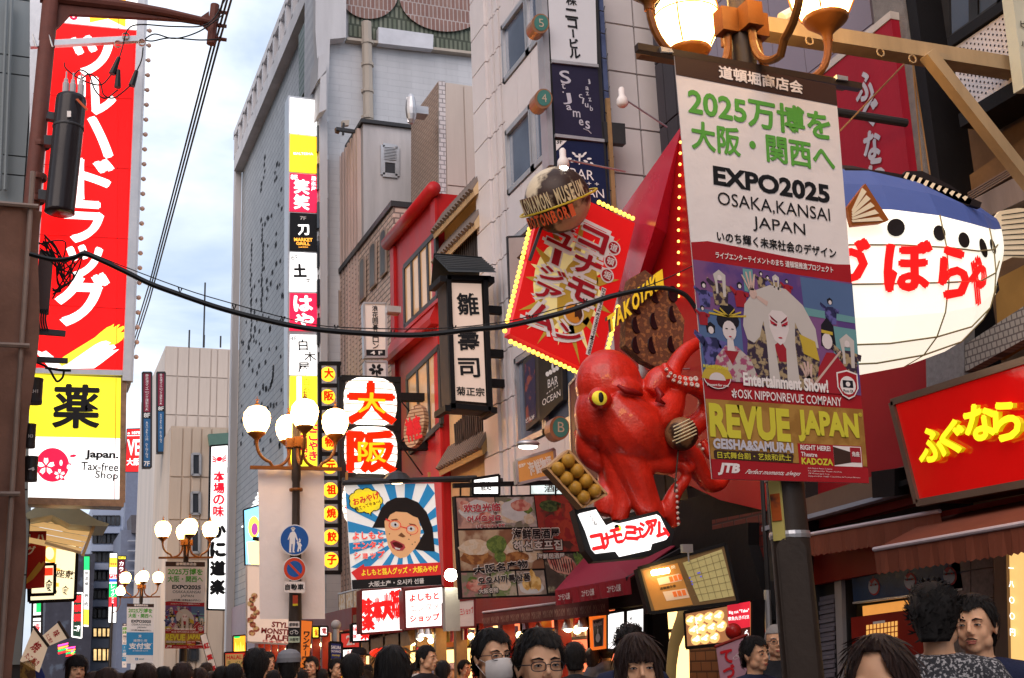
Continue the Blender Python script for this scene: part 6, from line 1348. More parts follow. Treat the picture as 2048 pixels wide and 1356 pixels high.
bpy.context.view_layer.update()
for m_ in list(me.modifiers): me.modifiers.remove(m_)
r_ = me.modifiers.new('r', 'REMESH'); r_.mode = 'VOXEL'; r_.voxel_size = .012; s_ = me.modifiers.new('s', 'SMOOTH'); s_.iterations = 9; s_.factor = .6
bpy.context.view_layer.update(); dg = bpy.context.evaluated_depsgraph_get(); md = bpy.data.meshes.new_from_object(me.evaluated_get(dg))
for v_ in md.vertices: v_.co -= wl(t)
md.polygons.foreach_set('use_smooth', [True] * len(md.polygons)); bo = bpy.data.objects.new('body', md); COL.objects.link(bo); bo.parent = t; md.materials.clear(); md.materials.append(_m['octopus_red']); bpy.data.objects.remove(me)
e = OC(1199, 796, -.435); ey = MB().ball(e, 14 * K1, 7 * K1, 12.5 * K1, 18, 12).build('eye', M('eye_yellow', (.75, .62, .03), .25, emit=.12, ecol=(1, .85, .1)), t, smooth=True)
MB().ball(e + V((-.0, -.03, 0)), 5 * K1, 3.5 * K1, 9 * K1, 12, 8).build('pupil', ink, ey)
mb = MB(); mb.tube([OC(1235, 770, -.37), OC(1250, 781, -.395), OC(1268, 784, -.38), OC(1284, 790, -.33)], [.012, .03, .03, .012], 8); mb.build('closed_eye', M('octopus_dark_red', (.25, .01, .01), .35), t, smooth=True)
mb = MB(); mb.tube([OC(1312, 775, -.35), OC(1322, 790, -.37), OC(1316, 800, -.37), OC(1330, 808, -.36)], [.02, .035, .03, .01], 8); mb.build('mouth', M('octopus_dark_red'), t, smooth=True)
suck = M('sucker_cream', (.62, .52, .48), .45)
sk = [(1334, 738), (1342, 746), (1350, 752), (1360, 755), (1371, 757), (1382, 758), (1392, 757), (1338, 752), (1348, 760), (1360, 764), (1372, 767), (1384, 768), (1395, 770)]
for i, (u, v) in enumerate(sk):
    r = (2.6 + i % 7 * .35) * K1; MB().lathe([(r, -.02), (r * 1.05, 0), (r * .6, .002), (r * .3, -.004), (.001, -.006)], OC(u, v, -.36 + .008 * (i % 7)), 10, axis=(.1, -1, .15)).build('sucker', suck, t)
for i in range(9): MB().ball(OC(1352 + i * .6, 960 + i * 11, -.27 + .004 * i), .014).build('sucker', suck, t)
for i in range(8): MB().ball(OC(1402 - i * .5 + (4 if i % 2 else -3), 890 + i * 8, -.08), .016).build('sucker', suck, t)
t2 = thing('takoyaki_ball', 'sauce striped takoyaki ball on a thin skewer held before the octopus', 'takoyaki ball', loc=OC(1363, 895, -.3))
MB().ball(OC(1363, 868, -.4), 29 * K1, seg=24, rings=16).build('ball', M('takoyaki_brown', (.30, .15, .07), .4, noise=.3, scale=5, col2=(.04, .02, .012), thr=.48), t2, smooth=True)
mb = MB(); cb = OC(1363, 868, -.4); rb2 = 29.6 * K1
for k in range(6):
    pth = []
    for j in range(9):
        x = -.8 + 1.3 * j / 8; z = .65 - k * .2 + x * .45; 
        if x * x + z * z < .97: pth.append(cb + V((x, -math.sqrt(1 - x * x - z * z), z)) * rb2)
    if len(pth) > 2: mb.tube(pth, .006, 5)
mb.build('mayonnaise', M('mayonnaise', (.70, .62, .40), .4), t2)
MB().tube([OC(1357, 895, -.38), OC(1349, 985, -.34)], .007, 5).build('skewer', m_wood, t2)
# takoyaki tray
t = thing('takoyaki_tray', 'tilted wooden tray of eight golden takoyaki balls beside the octopus', 'takoyaki tray', loc=OC(1160, 1010))
Qt = quad(PY(9.5), [(1132, 902), (1212, 994), (1168, 1012), (1092, 930)], 120, 60)
Qt = quad(PY(9.5), [(1090, 938), (1132, 903), (1208, 990), (1160, 1016)], 50, 110)
MB().prism(Qt.uv(full(50, 110)), -Qt.n * .05).build('tray', M('tray_wood', (.55, .33, .16), .5), t)
mb = MB(); a = Qt.uv(full(50, 110)); mb.bar(a[1], a[2], .02, .12, up=Qt.n); mb.bar(a[0], a[3], .02, .12, up=Qt.n); mb.bar(a[0], a[1], .02, .12, up=Qt.n); mb.bar(a[2], a[3], .02, .12, up=Qt.n); mb.build('rim', M('tray_wood'), t)
for j in range(4):
    for i in range(2): MB().ball(Qt.pt(13 + i * 24, 15 + j * 26, .05), .062, seg=14, rings=10).build('takoyaki', M('takoyaki_gold', (.50, .27, .04), .35, noise=.4, scale=14), t, smooth=True)
# base block with lit letters
t = thing('entrance_letter_sign', 'white lit panel with red katakana on a black plinth below the octopus', 'sign', loc=OC(1250, 1110))
pw = PV(5.3, 9.4, -14)
slab(t, 'plinth', pw, [(1150, 1016), (1194, 1012), (1214, 1046), (1318, 1020), (1352, 1060), (1345, 1090), (1300, 1112), (1190, 1122), (1172, 1100)], .25, m_black, -.05)
w1 = E('white_letterbox', (1, .98, .97), .95)
slab(t, 'lit_panel', pw, [(1157, 1028), (1190, 1020), (1210, 1052), (1224, 1046), (1236, 1048), (1311, 1030), (1318, 1034), (1336, 1072), (1330, 1080), (1302, 1088), (1299, 1100), (1240, 1113), (1232, 1102), (1192, 1107), (1184, 1098), (1172, 1062)], .08, w1, .04)
for ch, u, v, s1 in (('コ', 1193, 1086, 22), ('ナ', 1213, 1082, 20), ('モ', 1230, 1074, 20), ('ン', 1244, 1076, 14), ('ミ', 1260, 1068, 22), ('ュ', 1274, 1068, 14), ('ジ', 1288, 1060, 22), ('ア', 1303, 1056, 20), ('ム', 1320, 1060, 22)):
    txt(t, pw, ch, (u - s1 / 2 - 1, v + 2), (u + s1 / 2 + 1, v - 3), s1 * 1.45, E('deep_red_lit', (.85, .012, .015), .9, 'NONE'), .05, .07, 2)
vtxt(t, pw, 'くくる', (1177, 1030), (1190, 1052), 14, ink, .05, .03); txt(t, pw, 'Dotonbori KUKURU Konamon Museum', (1234, 1106), (1298, 1094), 6, ink, .05, 0, 1)
flats(t, 'takoyaki_print', pw, [circ(1234, 1058, 7, 7, 12)], E('patch_yellow', (1, .75, .05), 1, 'NONE'), .048); flats(t, 'takoyaki_print', pw, [circ(1231, 1055, 5, 5, 10)], ink, .05)
# ---------------- blowfish lantern
t = thing('blowfish_lantern', 'huge lit white blowfish lantern with blue back and red brush letters hanging on ropes', 'lantern', loc=PY(6.5).pt(1850, 750))
yf = 6.5; pf = PY(yf)
def fz(u, v): return pf.pt(u, v)
mb = MB(); body = []; secs = []
# sections along the length: (u, top v, bottom v, half depth m)
SEC = [(1440, 500, 580, .12), (1470, 410, 680, .35), (1530, 362, 735, .46), (1600, 344, 752, .54), (1690, 350, 748, .56), (1785, 370, 730, .54), (1868, 392, 700, .44), (1926, 408, 650, .30), (1958, 420, 595, .18), (1988, 436, 530, .09)]
ns = 20; base = 0
for (u, vt, vb, hd) in SEC:
    top = fz(u, vt); bot = fz(u, vb); c = (top + bot) / 2; hz = (top - bot).length / 2; ring = []
    for k in range(ns):
        a = 2 * math.pi * k / ns; ca, sa = math.cos(a), math.sin(a)
        ring.append(c + V((0, -abs(sa) ** .85 * math.copysign(1, sa) * hd, abs(ca) ** .9 * math.copysign(1, ca) * hz)))
    secs.append(ring)
fw_ = M('fish_lit_white', (1, .98, .90), .5, emit=.60, ecol=(1, .95, .80), noise=.06, scale=1.5, samp='AUTO')
fb_ = M('fish_blue', (.07, .11, .32), .5, emit=.06, ecol=(.2, .3, .9), noise=.1); fk_ = M('fish_black_back', (.02, .016, .018), .5)
def fishpart(rng, mat, name):
    mb = MB()
    for i in range(len(secs) - 1):
        for k in rng:
            k %= ns; k2 = (k + 1) % ns; mb.poly([secs[i][k], secs[i][k2], secs[i + 1][k2], secs[i + 1][k]])
    return mb.build(name, mat, t)
fishpart(range(4, 17), fw_, 'belly'); fishpart([2, 3], fb_, 'flank'); fishpart([17, 16], fb_, 'flank'); fishpart([0, 1, 18, 19], fk_, 'back')
def fpt(u, v, o=.01):
    """point on the camera side of the fish skin seen at pixel (u, v)"""
    d = ray(u, v).normalized(); best = None
    for i in range(len(secs) - 1):
        for k in range(ns // 2 + 1):
            q_ = [secs[i][k], secs[i][(k + 1) % ns], secs[i + 1][(k + 1) % ns], secs[i + 1][k]]
            for tri in ((q_[0], q_[1], q_[2]), (q_[0], q_[2], q_[3])):
                h = geometry.intersect_ray_tri(tri[0], tri[1], tri[2], d, CAM, True)
                if h is not None and (best is None or (h - CAM).length < (best - CAM).length): best = h
    return (best if best is not None else fz(u, v)) - d * o
from mathutils import geometry
def ftxt(s_, x0, x1, y0, y1, mat):
    vs, fs, a0, a1, b0, b1 = glyph(s_, .01, 2); 
    for du, dv, e in ((0, 0, 0), (4, 0, .001), (-4, 0, .002), (0, 3, .003), (0, -3, .004)):
        mb = MB()
        for v in vs: mb.v.append(fpt(x0 + (v.x - a0) / (a1 - a0) * (x1 - x0) + du, y1 - (v.y - b0) / (b1 - b0) * (y1 - y0) + dv, .02 + e))
        mb.f = [list(f) for f in fs]; mb.m = [0] * len(fs); mb.build('lettering', mat, t, kind='stuff' if du or dv else None)
frd = E('fish_red', (.9, .008, .008), 1.0, 'NONE')
ftxt('づ', 1650, 1738, 478, 568, frd); ftxt('ぼ', 1771, 1862, 482, 582, frd); ftxt('ら', 1880, 1936, 494, 596, frd); ftxt('や', 1942, 1970, 512, 610, frd)
slab(t, 'keel', PY(yf - .36), [(1690, 336), (1760, 341), (1830, 353), (1900, 377), (1964, 405), (1960, 416), (1890, 394), (1820, 371), (1750, 358), (1690, 355)], .03, fk_)
for (u, v, a, b) in ((1792, 455, 18, 18), (1879, 466, 12, 16), (1928, 480, 11, 16), (1967, 496, 7, 20), (1986, 493, 5, 16)):
    MB().poly([fpt(x, y, .018) for x, y in circ(u, v, a, b, 16, rot=-15)]).build('spot', fk_, t)
rope = M('fish_seam', (.30, .24, .12), .6, noise=0)
for k in (5, 6, 8, 9): MB().tube([secs[i][k] + V((0, -.006, 0)) for i in range(len(secs) - 1)], .006, 5).build('rib', rope, t)
for i in (5, 7): MB().tube([secs[i][k] + V((0, -.006, 0)) for k in range(4, 11)], .005, 5).build('rib', rope, t)
PF = PY(yf - .62)
PB2 = PY(yf - .36); fo = M('fin_orange', (.35, .10, .02), .5); fc = M('fin_cream', (.72, .58, .42), .5, emit=.15, ecol=(1, .8, .5))
slab(t, 'pectoral_fin', PF, [(1731, 367), (1778, 440), (1762, 446), (1704, 452), (1694, 415)], .03, fo)
flats(t, 'fin_ray', PF, [[(1702, 421 + i * 5), (lerp(1731, 1765, i / 4) - 8, lerp(378, 436, i / 4) - 2), (lerp(1735, 1768, i / 4) - 3, lerp(384, 442, i / 4)), (1704, 425 + i * 5)] for i in range(5)], fc, .006)
PB_ = PY(yf - .02)
slab(t, 'dorsal_fin', PB2, [(1800, 358), (1812, 342), (1845, 342), (1900, 370), (1944, 400), (1938, 412), (1800, 376)], .03, fk_)
flats(t, 'fin_ray', PB2, [[(1806 + i * 13, 356 + i * 4.4), (1812 + i * 13, 345 + i * 5.2), (1818 + i * 13, 346 + i * 5.4), (1812 + i * 13, 359 + i * 4.8)] for i in range(10)], fc, .006)
slab(t, 'tail_fin', PB_, [(1978, 450), (2000, 422), (2035, 416), (2075, 418), (2075, 515), (2030, 512), (1990, 530)], .03, fc)
flats(t, 'fin_ray', PB_, [[(2002, 430 + i * 10), (2060, 422 + i * 11), (2060, 424.5 + i * 11), (2002, 432 + i * 10)] for i in range(9)], fk_, .006)
slab(t, 'anal_fin', PB_, [(1962, 610), (1975, 575), (1996, 562), (1999, 580), (1985, 600), (1968, 612)], .03, fk_); flats(t, 'fin_ray', PB_, [[(1966 + i, 604 - i * 7), (1990, 586 - i * 6), (1991, 589 - i * 6), (1967 + i, 608 - i * 7)] for i in range(5)], fc, .006)
for a, b in (((1824, 112), (1860, 350)), ((1824, 112), (1845, 348)), ((1824, 112), (1680, 262))): MB().tube([pf.pt(*a), pf.pt(*b)], .006, 5).build('rope', M('rope_brown', (.25, .14, .06), .7), t)
# gantry beam carrying the fish
t = thing('gantry', 'cream painted steel gantry beam with a diagonal brace above the blowfish lantern', 'gantry', loc=pf.pt(1850, 120))
pg = PY(6.2); mb = MB(); mb.prism(pg.uv([(1538, 33), (2060, 118), (2060, 146), (1538, 62)]), (0, .14, 0)); mb.build('beam', M('cream_steel', (.42, .30, .17), .6, noise=.25, streak=.1), t)
mb = MB(); mb.bar(pg.pt(1850, 110, .02), pg.pt(2075, 395, .02), .085, .09); mb.build('brace', M('cream_steel'), t)
for u, v in ((1618, 73), (1760, 97), (1824, 110)): MB().tube([pg.pt(u, v) + V((.03 * math.cos(a), 0, -.03 + .03 * math.sin(a))) for a in [k * .7854 for k in range(9)]], .006, 5).build('eye_ring', M('cream_steel'), t)
t = thing('pipe_bracket', 'grey pipe running from the banner to the concrete pier in front of the maroon sign', 'pipe', loc=pg.pt(1750, 230)); MB().tube([PY(7.2).pt(1660, 222), PY(7.2).pt(1812, 246)], .035, 10).build('pipe', m_steel, t)
pt_ = PX(6.2)
t = thing('floodlight_tube', 'white cylindrical floodlight on a bracket beside the rightmost lamp globe', 'floodlight', loc=pg.pt(1600, 20)); MB().tube([pg.pt(1580, 22, -.1), pg.pt(1632, -6, -.1)], .04, 10).build('tube', m_off, t); MB().bar(pg.pt(1560, 42, -.1), pg.pt(1600, 12, -.1), .02, .02).build('bracket', m_alu, t)
# maroon vertical sign on the facade
pv = PX(R - .1)
t = thing('facade_sign', 'maroon sign with grey brush hiragana running down beside the concrete pier', 'sign', loc=pv.pt(1750, 360))
mar = M('maroon_sign', (.30, .008, .022), .5, noise=.12, streak=.06)
slab(t, 'board', pv, [(1640, 155), (1782, 36), (1822, 370), (1690, 470)], .3, mar); slab(t, 'trim', pv, [(1560, 205), (1782, 22), (1783, 37), (1562, 218)], .1, M('cream_trim', (.5, .44, .4), .6), .01)
for ch, u, v, w_, h in (('ふ', 1732, 172, 34, 56), ('ぐ', 1742, 222, 30, 64), ('な', 1746, 290, 32, 58), ('ら', 1755, 345, 32, 60)): txt(t, pv, ch, (u - w_ / 2, v + 7), (u + w_ / 2, v - 7), h, M('sign_grey_letter', (.42, .40, .45), .5), .01, .05, 3)
# cream sign at the top right corner
t = thing('edge_sign', 'pale vertical sign cut by the right edge of the view', 'sign', loc=PY(6).pt(2040, 160)); slab(t, 'board', PY(6), [(2018, -60), (2080, -60), (2080, 175), (2048, 175)], .1, M('pale_green_cream', (.5, .5, .4), .6)); vtxt(t, PY(6), 'ビル', (2044, 30), (2047, 110), 10, ink)
# ---------------- blowfish restaurant below
t = thing('restaurant_building', 'maroon clad lower storeys of the blowfish restaurant with a cornice gutter', 'building', loc=(R, 7, 0))
pz = PX(R - .06)
slab(t, 'maroon_wall', pz, [(1560, 800), (1868, 640), (1872, 1000), (1560, 1080)], .1, M('maroon_cladding', (.30, .012, .018), .5, noise=.15, scale=1.2), .06)
slab(t, 'granite_pier', pz, [(1868, 700), (1945, 640), (1945, 800), (1872, 870)], .1, M('grey_granite', (.23, .22, .23), .6, noise=.3, scale=25), .08)
slab(t, 'tile_band', pz, [(1945, 690), (2100, 590), (2100, 660), (1945, 745)], .1, M('small_square_tile', (.32, .29, .27), .5, brick=('x', .05, .05, (.3, .27, .25), (.12, .1, .1), .006)), .07)
slab(t, 'soffit_band', pz, [(1590, 1020), (1870, 930), (1870, 985), (1590, 1056)], .2, M('brown_soffit', (.16, .10, .07), .6), .25)
slab(t, 'gutter', pz, [(1590, 1054), (1870, 982), (1870, 990), (1590, 1063)], .1, M('pale_rail', 0), .35)
slab(t, 'red_fascia', pz, [(1600, 1085), (2100, 985), (2100, 1090), (1985, 1108), (1700, 1160), (1600, 1180)], .1, M('orange_red_fascia', (.36, .022, .010), .5, noise=.12, scale=.8), .12)
t = thing('lit_red_sign', 'big glossy red lit signboard with raised yellow brush hiragana at the right edge', 'sign', loc=PX(6).pt(1900, 1000))
pq = PX(R - .5); Q = quad(pq, [(1787, 805), (2120, 700), (2150, 950), (1838, 1006)], 330, 215)
MB().prism(Q.uv(full(330, 215)), -Q.n * .45).build('casing', M('redbrown_casing', (.25, .05, .03), .5), t)
mb = MB(); a = Q.uv(full(330, 215)); [mb.bar(a[i], a[(i + 1) % 4], .05, .06, up=Q.n) for i in range(4)]; mb.build('frame', M('bronze_frame', (.22, .16, .12), .4, metal=.5), t)
MB().poly(Q.uv(full(330, 215), .006)).build('lit_panel', M('gloss_red_panel', (.60, .004, .004), .12, emit=.17, ecol=(1, .004, .004), noise=.12, scale=1.5, samp='AUTO', spec=.8), t)
yl = E('letter_yellow', (1, .86, .02), .6, 'NONE'); yd = M('letter_yellow_side', (.55, .45, .02), .5, emit=.25, ecol=(1, .8, .0))
for ch, u, v, w_, h in (('ふ', 1875, 890, 52, 66), ('ぐ', 1917, 875, 48, 66), ('な', 1972, 845, 60, 72), ('ら', 2025, 842, 52, 76)): txt(t, pq, ch, (u - w_ / 2, v + 6), (u + w_ / 2, v - 7), h, yl, .02, .05, 3, ext=.035, side=yd)
t = thing('floodlight', 'black box floodlight pointing up at the maroon wall under the banner corner', 'floodlight', loc=PX(6).pt(1765, 985)); p6_ = PX(6.0)
mb = MB(); c = p6_.pt(1765, 965); mb.prism([c + V((0, .14, -.1)), c + V((0, -.12, -.12)), c + V((0, -.16, .08)), c + V((0, .12, .1))], (.14, 0, .02)); mb.bar(c + V((.05, 0, -.05)), c + V((.05, -.5, 0)), .04, .04); mb.build('housing', m_black, t)
# awnings
def awning(label, pz0, pz1, top, bot, drop, mat, rail=True, scal=True, matv=None):
    """canopy between wall line top (on plane pz0) and front line bot (plane pz1), with a hanging valance"""
    t = thing('awning', label, 'awning', loc=pz1.pt(*bot[0])); a, b = pz0.pt(*top[0]), pz0.pt(*top[1]); c, d = pz1.pt(*bot[1]), pz1.pt(*bot[0])
    MB().prism([a, b, c, d], (0, 0, -.012)).build('canopy', mat, t)
    if rail: MB().tube([d, c], .016, 8).build('front_rail', M('white_pipe', (.62, .52, .55), .4), t)
    n_ = 26; vs = MB(); dz = V((0, 0, -drop))
    for i in range(n_):
        p0, p1 = d.lerp(c, i / n_), d.lerp(c, (i + 1) / n_); w0 = pz1.n * .009 * math.sin(i * 1.9); w1 = pz1.n * .009 * math.sin((i + 1) * 1.9)
        bot_ = [p1 + dz + w1] + ([p0.lerp(p1, .5) + dz * 1.09 + w0] if scal else []) + [p0 + dz + w0]; vs.poly([p0, p1] + bot_)
    vs.build('valance', matv or mat, t); return t, d, c, dz
aw = M('brown_awning', (.20, .055, .03), .75, noise=.15, streak=.05)
awning('faded brown awning stretching to the right edge below the red lit sign', pz, PX(R - 1.1), [(1880, 1030), (2100, 985)], [(1748, 1099), (2120, 1034)], .16, M('brown_awning'))
awning('narrow brown scalloped awning left of the bigger faded one', pz, PX(R - .45), [(1600, 1075), (1870, 1020)], [(1590, 1074), (1880, 1022)], .17, M('brown_awning'))
mb = MB(); 
# shutter, door, noren, pier
t = thing('roller_shutter', 'grey lavender roller shutter beside the lamp post base', 'shutter', loc=pz.pt(1660, 1340)); sh = M('shutter_grey', (.22, .20, .24), .5, metal=.2)
slab(t, 'frame', pz, [(1608, 1170), (1700, 1152), (1712, 1420), (1608, 1440)], .1, m_steel, .05)
for i in range(24):
    v0 = 1188 + i * 9.5; slab(t, 'slat', pz, [(1612, v0 + 14 - i * .55), (1682, v0 - i * .3), (1682, v0 + 8 - i * .3), (1612, v0 + 22 - i * .55)], .015, sh, .065 + .01 * (i % 2))
slab(t, 'post', pz, [(1686, 1155), (1700, 1152), (1708, 1420), (1696, 1420)], .1, M('pale_aluminium', (.45, .42, .42), .4, metal=.4), .09)
t = thing('blowfish_noren', 'dark blue panel printed with three white fish faces above the restaurant door', 'shop curtain', loc=pz.pt(1800, 1200))
Q = quad(PX(R - .14), [(1703, 1152), (1918, 1118), (1926, 1176), (1707, 1204)], 215, 56); MB().prism(Q.uv(full(215, 56)), -Q.n * .05).build('panel', M('deep_blue_panel', (.015, .05, .12), .35, noise=.4, scale=6), t)
for cx_ in (48, 122, 196): flats(t, 'fish_print', Q, [circ(cx_, 30, 12, 18, 14)], M('noren_red', (.4, .04, .04), .5), .005); flats(t, 'fish_print', Q, [circ(cx_ - 1, 29, 10.5, 15.5, 14, -20, 200), [(cx_ - 11, 26), (cx_ - 9, 16), (cx_ - 4, 24), (cx_ + 3, 16), (cx_ + 9, 24), (cx_ + 9, 28)]], M('noren_grey', (.35, .35, .36), .5), .008); flats(t, 'eye_print', Q, [circ(cx_ - 5, 26, 2, 2, 8), circ(cx_ + 5, 26, 2, 2, 8), [(cx_, 8), (cx_ + 2, 8), (cx_ + 1, 14)]], M('noren_red'), .011)
slab(t, 'bottom_rail', PX(R - .14), [(1707, 1204), (1926, 1176), (1926, 1180), (1707, 1208)], .06, m_alu, .01)
t = thing('restaurant_door', 'red lattice door with small amber panes under the blue fish panel', 'door', loc=pz.pt(1780, 1340))
slab(t, 'lintel', pz, [(1735, 1212), (1926, 1186), (1926, 1212), (1736, 1232)], .05, M('amber_lit_lintel', (.45, .16, .04), .35, emit=.5, ecol=(1, .4, .08), noise=.5, scale=2), .05)
slab(t, 'door_leaf', pz, [(1714, 1235), (1930, 1206), (1936, 1420), (1722, 1430)], .05, M('red_lacquer', (.28, .02, .012), .35), .06)
for r_i in range(5):
    for c_i in range(9): u0 = 1746 + c_i * 7.2; v0 = 1250 + r_i * 11 - c_i * 1; flat(t, 'pane', pz, [(u0, v0), (u0 + 5.2, v0 - .7), (u0 + 5.2, v0 + 8.3), (u0, v0 + 9)], M('amber_pane', (.55, .25, .05), .4, emit=.55, ecol=(1, .5, .12), noise=.2), .066)
flat(t, 'notice', pz, [(1760, 1243), (1784, 1240), (1784, 1245), (1760, 1248)], m_off, .068)
slab(t, 'menu_poster', pz, [(1895, 1300), (1935, 1297), (1937, 1345), (1897, 1345)], .02, M('poster_red2', (.5, .03, .02), .5, emit=.1), .07); txt(t, pz, '会席', (1900, 1315), (1932, 1312), 18, M('bubble_yellow'), .1, .03)
t = thing('granite_wall', 'speckled brown granite pier at the right of the restaurant door', 'wall', loc=pz.pt(1990, 1340)); gr = M('pink_granite', (.26, .19, .16), .45, noise=.35, scale=30)
for i, (u0, u1) in enumerate(((1921, 1958), (1960, 2005))):
    for j, (v0, v1) in enumerate(((1095, 1140), (1142, 1200), (1202, 1270), (1272, 1350), (1352, 1430))): slab(t, 'stone_panel', pz, [(u0, v0 + 6 - i * 7), (u1, v0 - i * 7), (u1, v1 - i * 7), (u0, v1 + 6 - i * 7)], .05, gr, .08 + .0)
slab(t, 'door_jamb', pz, [(2007, 1090), (2032, 1085), (2040, 1420), (2012, 1425)], .05, M('bronze_frame'), .09)
slab(t, 'lit_shop_window', pz, [(2034, 1085), (2100, 1075), (2100, 1420), (2040, 1420)], .05, M('warm_shop_glass', (.5, .35, .12), .3, emit=.7, ecol=(1, .6, .2), noise=.4), .07)
vtxt(t, pz, '一八〇〇円', (2042, 1120), (2046, 1280), 10, whiteN, .09)
# ------------------------------------------------------------------ SHOPS AT STREET LEVEL
def sign(label, pl, px, W, H, face, frame=m_black, th=.1, fw=.03, name='shop_sign', grp=None):
    Q = quad(pl, px, W, H); t = thing(name, label, 'sign', grp, loc=Q.pt(W / 2, H)); boxed(t, Q, face, frame, th, fw); return t, Q
# maroon lit far shops beyond the second post
pf_ = PX(6.0)
t, Q = sign('cream panel reading STYLE MONSTER PALFE with a dessert picture, half behind the blank banner', PY(23), [(493, 1130), (600, 1136), (600, 1290), (493, 1284)], 107, 150, M('dessert_sign', (.66, .50, .42), .5, emit=.25, ecol=(1, .8, .65), noise=.05), m_alu)
for s_, x0, x1, y in (('STYLE', 50, 90, 113), ('MONSTER', 29, 98, 126), ('PALFE', 38, 90, 138)): txt(t, Q, s_, (x0, y), (x1, y + 1), 11, M('maroon_ink', (.25, .02, .02), .5), .01, .04)
txt(t, Q, '日本初上陸', (32, 148), (96, 149), 9, inkr, .01, .02)
flats(t, 'dessert_print', Q, [circ(12 + random.uniform(-6, 8), 60 + i * 8, 7, 6, 8) for i in range(10)], M('dessert_mix', (.45, .12, .08), .5, scale=14, col2=(.7, .5, .25)), .01)
t, Q = sign('bright cartoon coloured shop sign with blue, yellow and purple shapes beside the blank banner', PY(25), [(487, 1020), (520, 1010), (520, 1140), (490, 1130)], 40, 120, E('sky_patch', (.25, .7, .95), 1.1, 'NONE'))
flats(t, 'colour_shape', Q, [circ(24, 40, 14, 22, 14)], E('yellow_patch', (1, .75, .1), 1.2, 'NONE'), .01); flats(t, 'colour_shape', Q, [circ(26, 44, 8, 12, 12)], E('purple_patch', (.35, .05, .3), 1, 'NONE'), .014); flats(t, 'colour_shape', Q, [[(6, 70), (38, 66), (38, 116), (10, 114)]], E('gold_patch', (1, .8, .3), 1.4, 'NONE'), .012); flats(t, 'colour_shape', Q, [[(22, 58), (38, 60), (38, 68), (20, 66)]], ink, .018)
t = bld('lilac panelled ground floor shop beyond the mural wall', 6.42, 6.6, Yf(520), Yf(462), Zf(470, 1215), M('lilac_panel', (.42, .30, .32), .5)); 
t, Q = sign('red HALAL restaurant sign with a cream plate above the crowd', PY(26), [(449, 1305), (506, 1303), (505, 1343), (449, 1347)], 56, 40, M('halal_red', (.5, .03, .02), .5, emit=.25, ecol=(1, .05, .03)))
flat(t, 'cream_field', Q, [(2, 4), (36, 4), (36, 38), (2, 38)], M('cream_field', (.5, .33, .12), .5, emit=.2), .008); txt(t, Q, 'HALAL', (4, 10), (34, 10), 8, inkr, .012, .03); txt(t, Q, 'ラーメン', (6, 22), (34, 22), 9, M('dark_green_ink', (.05, .12, .04), .5), .012, .03)
flat(t, 'round_mark', Q, circ(46, 14, 9, 9, 18), inkw, .01); txt(t, Q, 'حلال', (40, 14), (52, 14), 9, ink, .014, .02)
t, Q = sign('small fiery yellow and green lit sign over the left crowd', PY(28), [(466, 1272), (492, 1270), (492, 1305), (466, 1306)], 26, 34, E('fire_patch', (1, .35, .02), 1.2, 'NONE')); flats(t, 'flame', Q, [[(3 + i * 5, 32), (5 + i * 5, 12 + i % 2 * 6), (8 + i * 5, 32)] for i in range(4)], E('yellow_patch', 0), .012); flat(t, 'green_band', Q, [(2, 0), (14, 0), (14, 5), (2, 5)], gN, .012)
t, Q = sign('white shop flag with tall red characters leaning over the left crowd', PY(24), [(400, 1271), (412, 1266), (438, 1352), (424, 1358)], 14, 90, M('flag_paper', (.7, .6, .55), .7, emit=.15), m_wood, .02, .01, 'shop_flag'); vtxt(t, Q, '紅葉亭', (7, 12), (7, 84), 11, inkr, .01, .04)
t, Q = sign('orange vertical flag with black characters beside the second lamp post', PY(16), [(602, 1240), (625, 1242), (617, 1345), (600, 1335)], 22, 100, M('flag_orange', (.75, .16, .02), .6, emit=.25, ecol=(1, .25, .03)), m_wood, .02, .01, 'shop_flag'); vtxt(t, Q, 'ワンナーワン', (12, 22), (11, 98), 14, ink, .01, .05)
t, Q = sign('exchange board, navy above yellow with small flags, beside the grey ball lamp', PY(17), [(660, 1284), (684, 1286), (683, 1350), (659, 1350)], 24, 66, M('exchange_navy', (.02, .03, .14), .5, emit=.1)); flat(t, 'yellow_field', Q, [(1, 34), (23, 34), (23, 65), (1, 65)], M('exchange_yellow', (.7, .5, .02), .5, emit=.3), .008)
txt(t, Q, 'SAKURA', (2, 10), (22, 10), 7, inkw, .012, .03); txt(t, Q, 'EXCHANGE', (2, 18), (22, 18), 5, inkw, .012, .02); txt(t, Q, 'money', (4, 27), (20, 27), 5, kp_yel, .012)
flats(t, 'flag_print', Q, [[(3 + (i % 3) * 7, 40 + (i // 3) * 9), (7 + (i % 3) * 7, 40 + (i // 3) * 9), (7 + (i % 3) * 7, 45 + (i // 3) * 9), (3 + (i % 3) * 7, 45 + (i // 3) * 9)] for i in range(9)], M('flag_mix', (.5, .02, .03), .5, scale=60, col2=(.02, .04, .3)), .012)
t = thing('neon_sign', 'pink, orange and green zigzag neon sign low over the left crowd', 'sign', loc=PY(60).pt(132, 1330))
for i, (c_, o_) in enumerate(((E('neon_pink', (1, .05, .3), 2, 'NONE'), 0), (E('neon_orange', (1, .25, .03), 2, 'NONE'), 5), (gN, 10), (rN, 15))):
    MB().tube(PY(60).uv([(116, 1292 + o_), (136, 1287 + o_), (132, 1297 + o_), (150, 1294 + o_), (143, 1304 + o_)]), .05, 6).build('neon_tube', c_, t)
t = thing('ball_lamp', 'unlit grey ball lamp on a short steel post behind the exchange board', 'lamp', loc=PY(17.5).pt(672, 1350)); a = PY(17.5).pt(672, 1250)
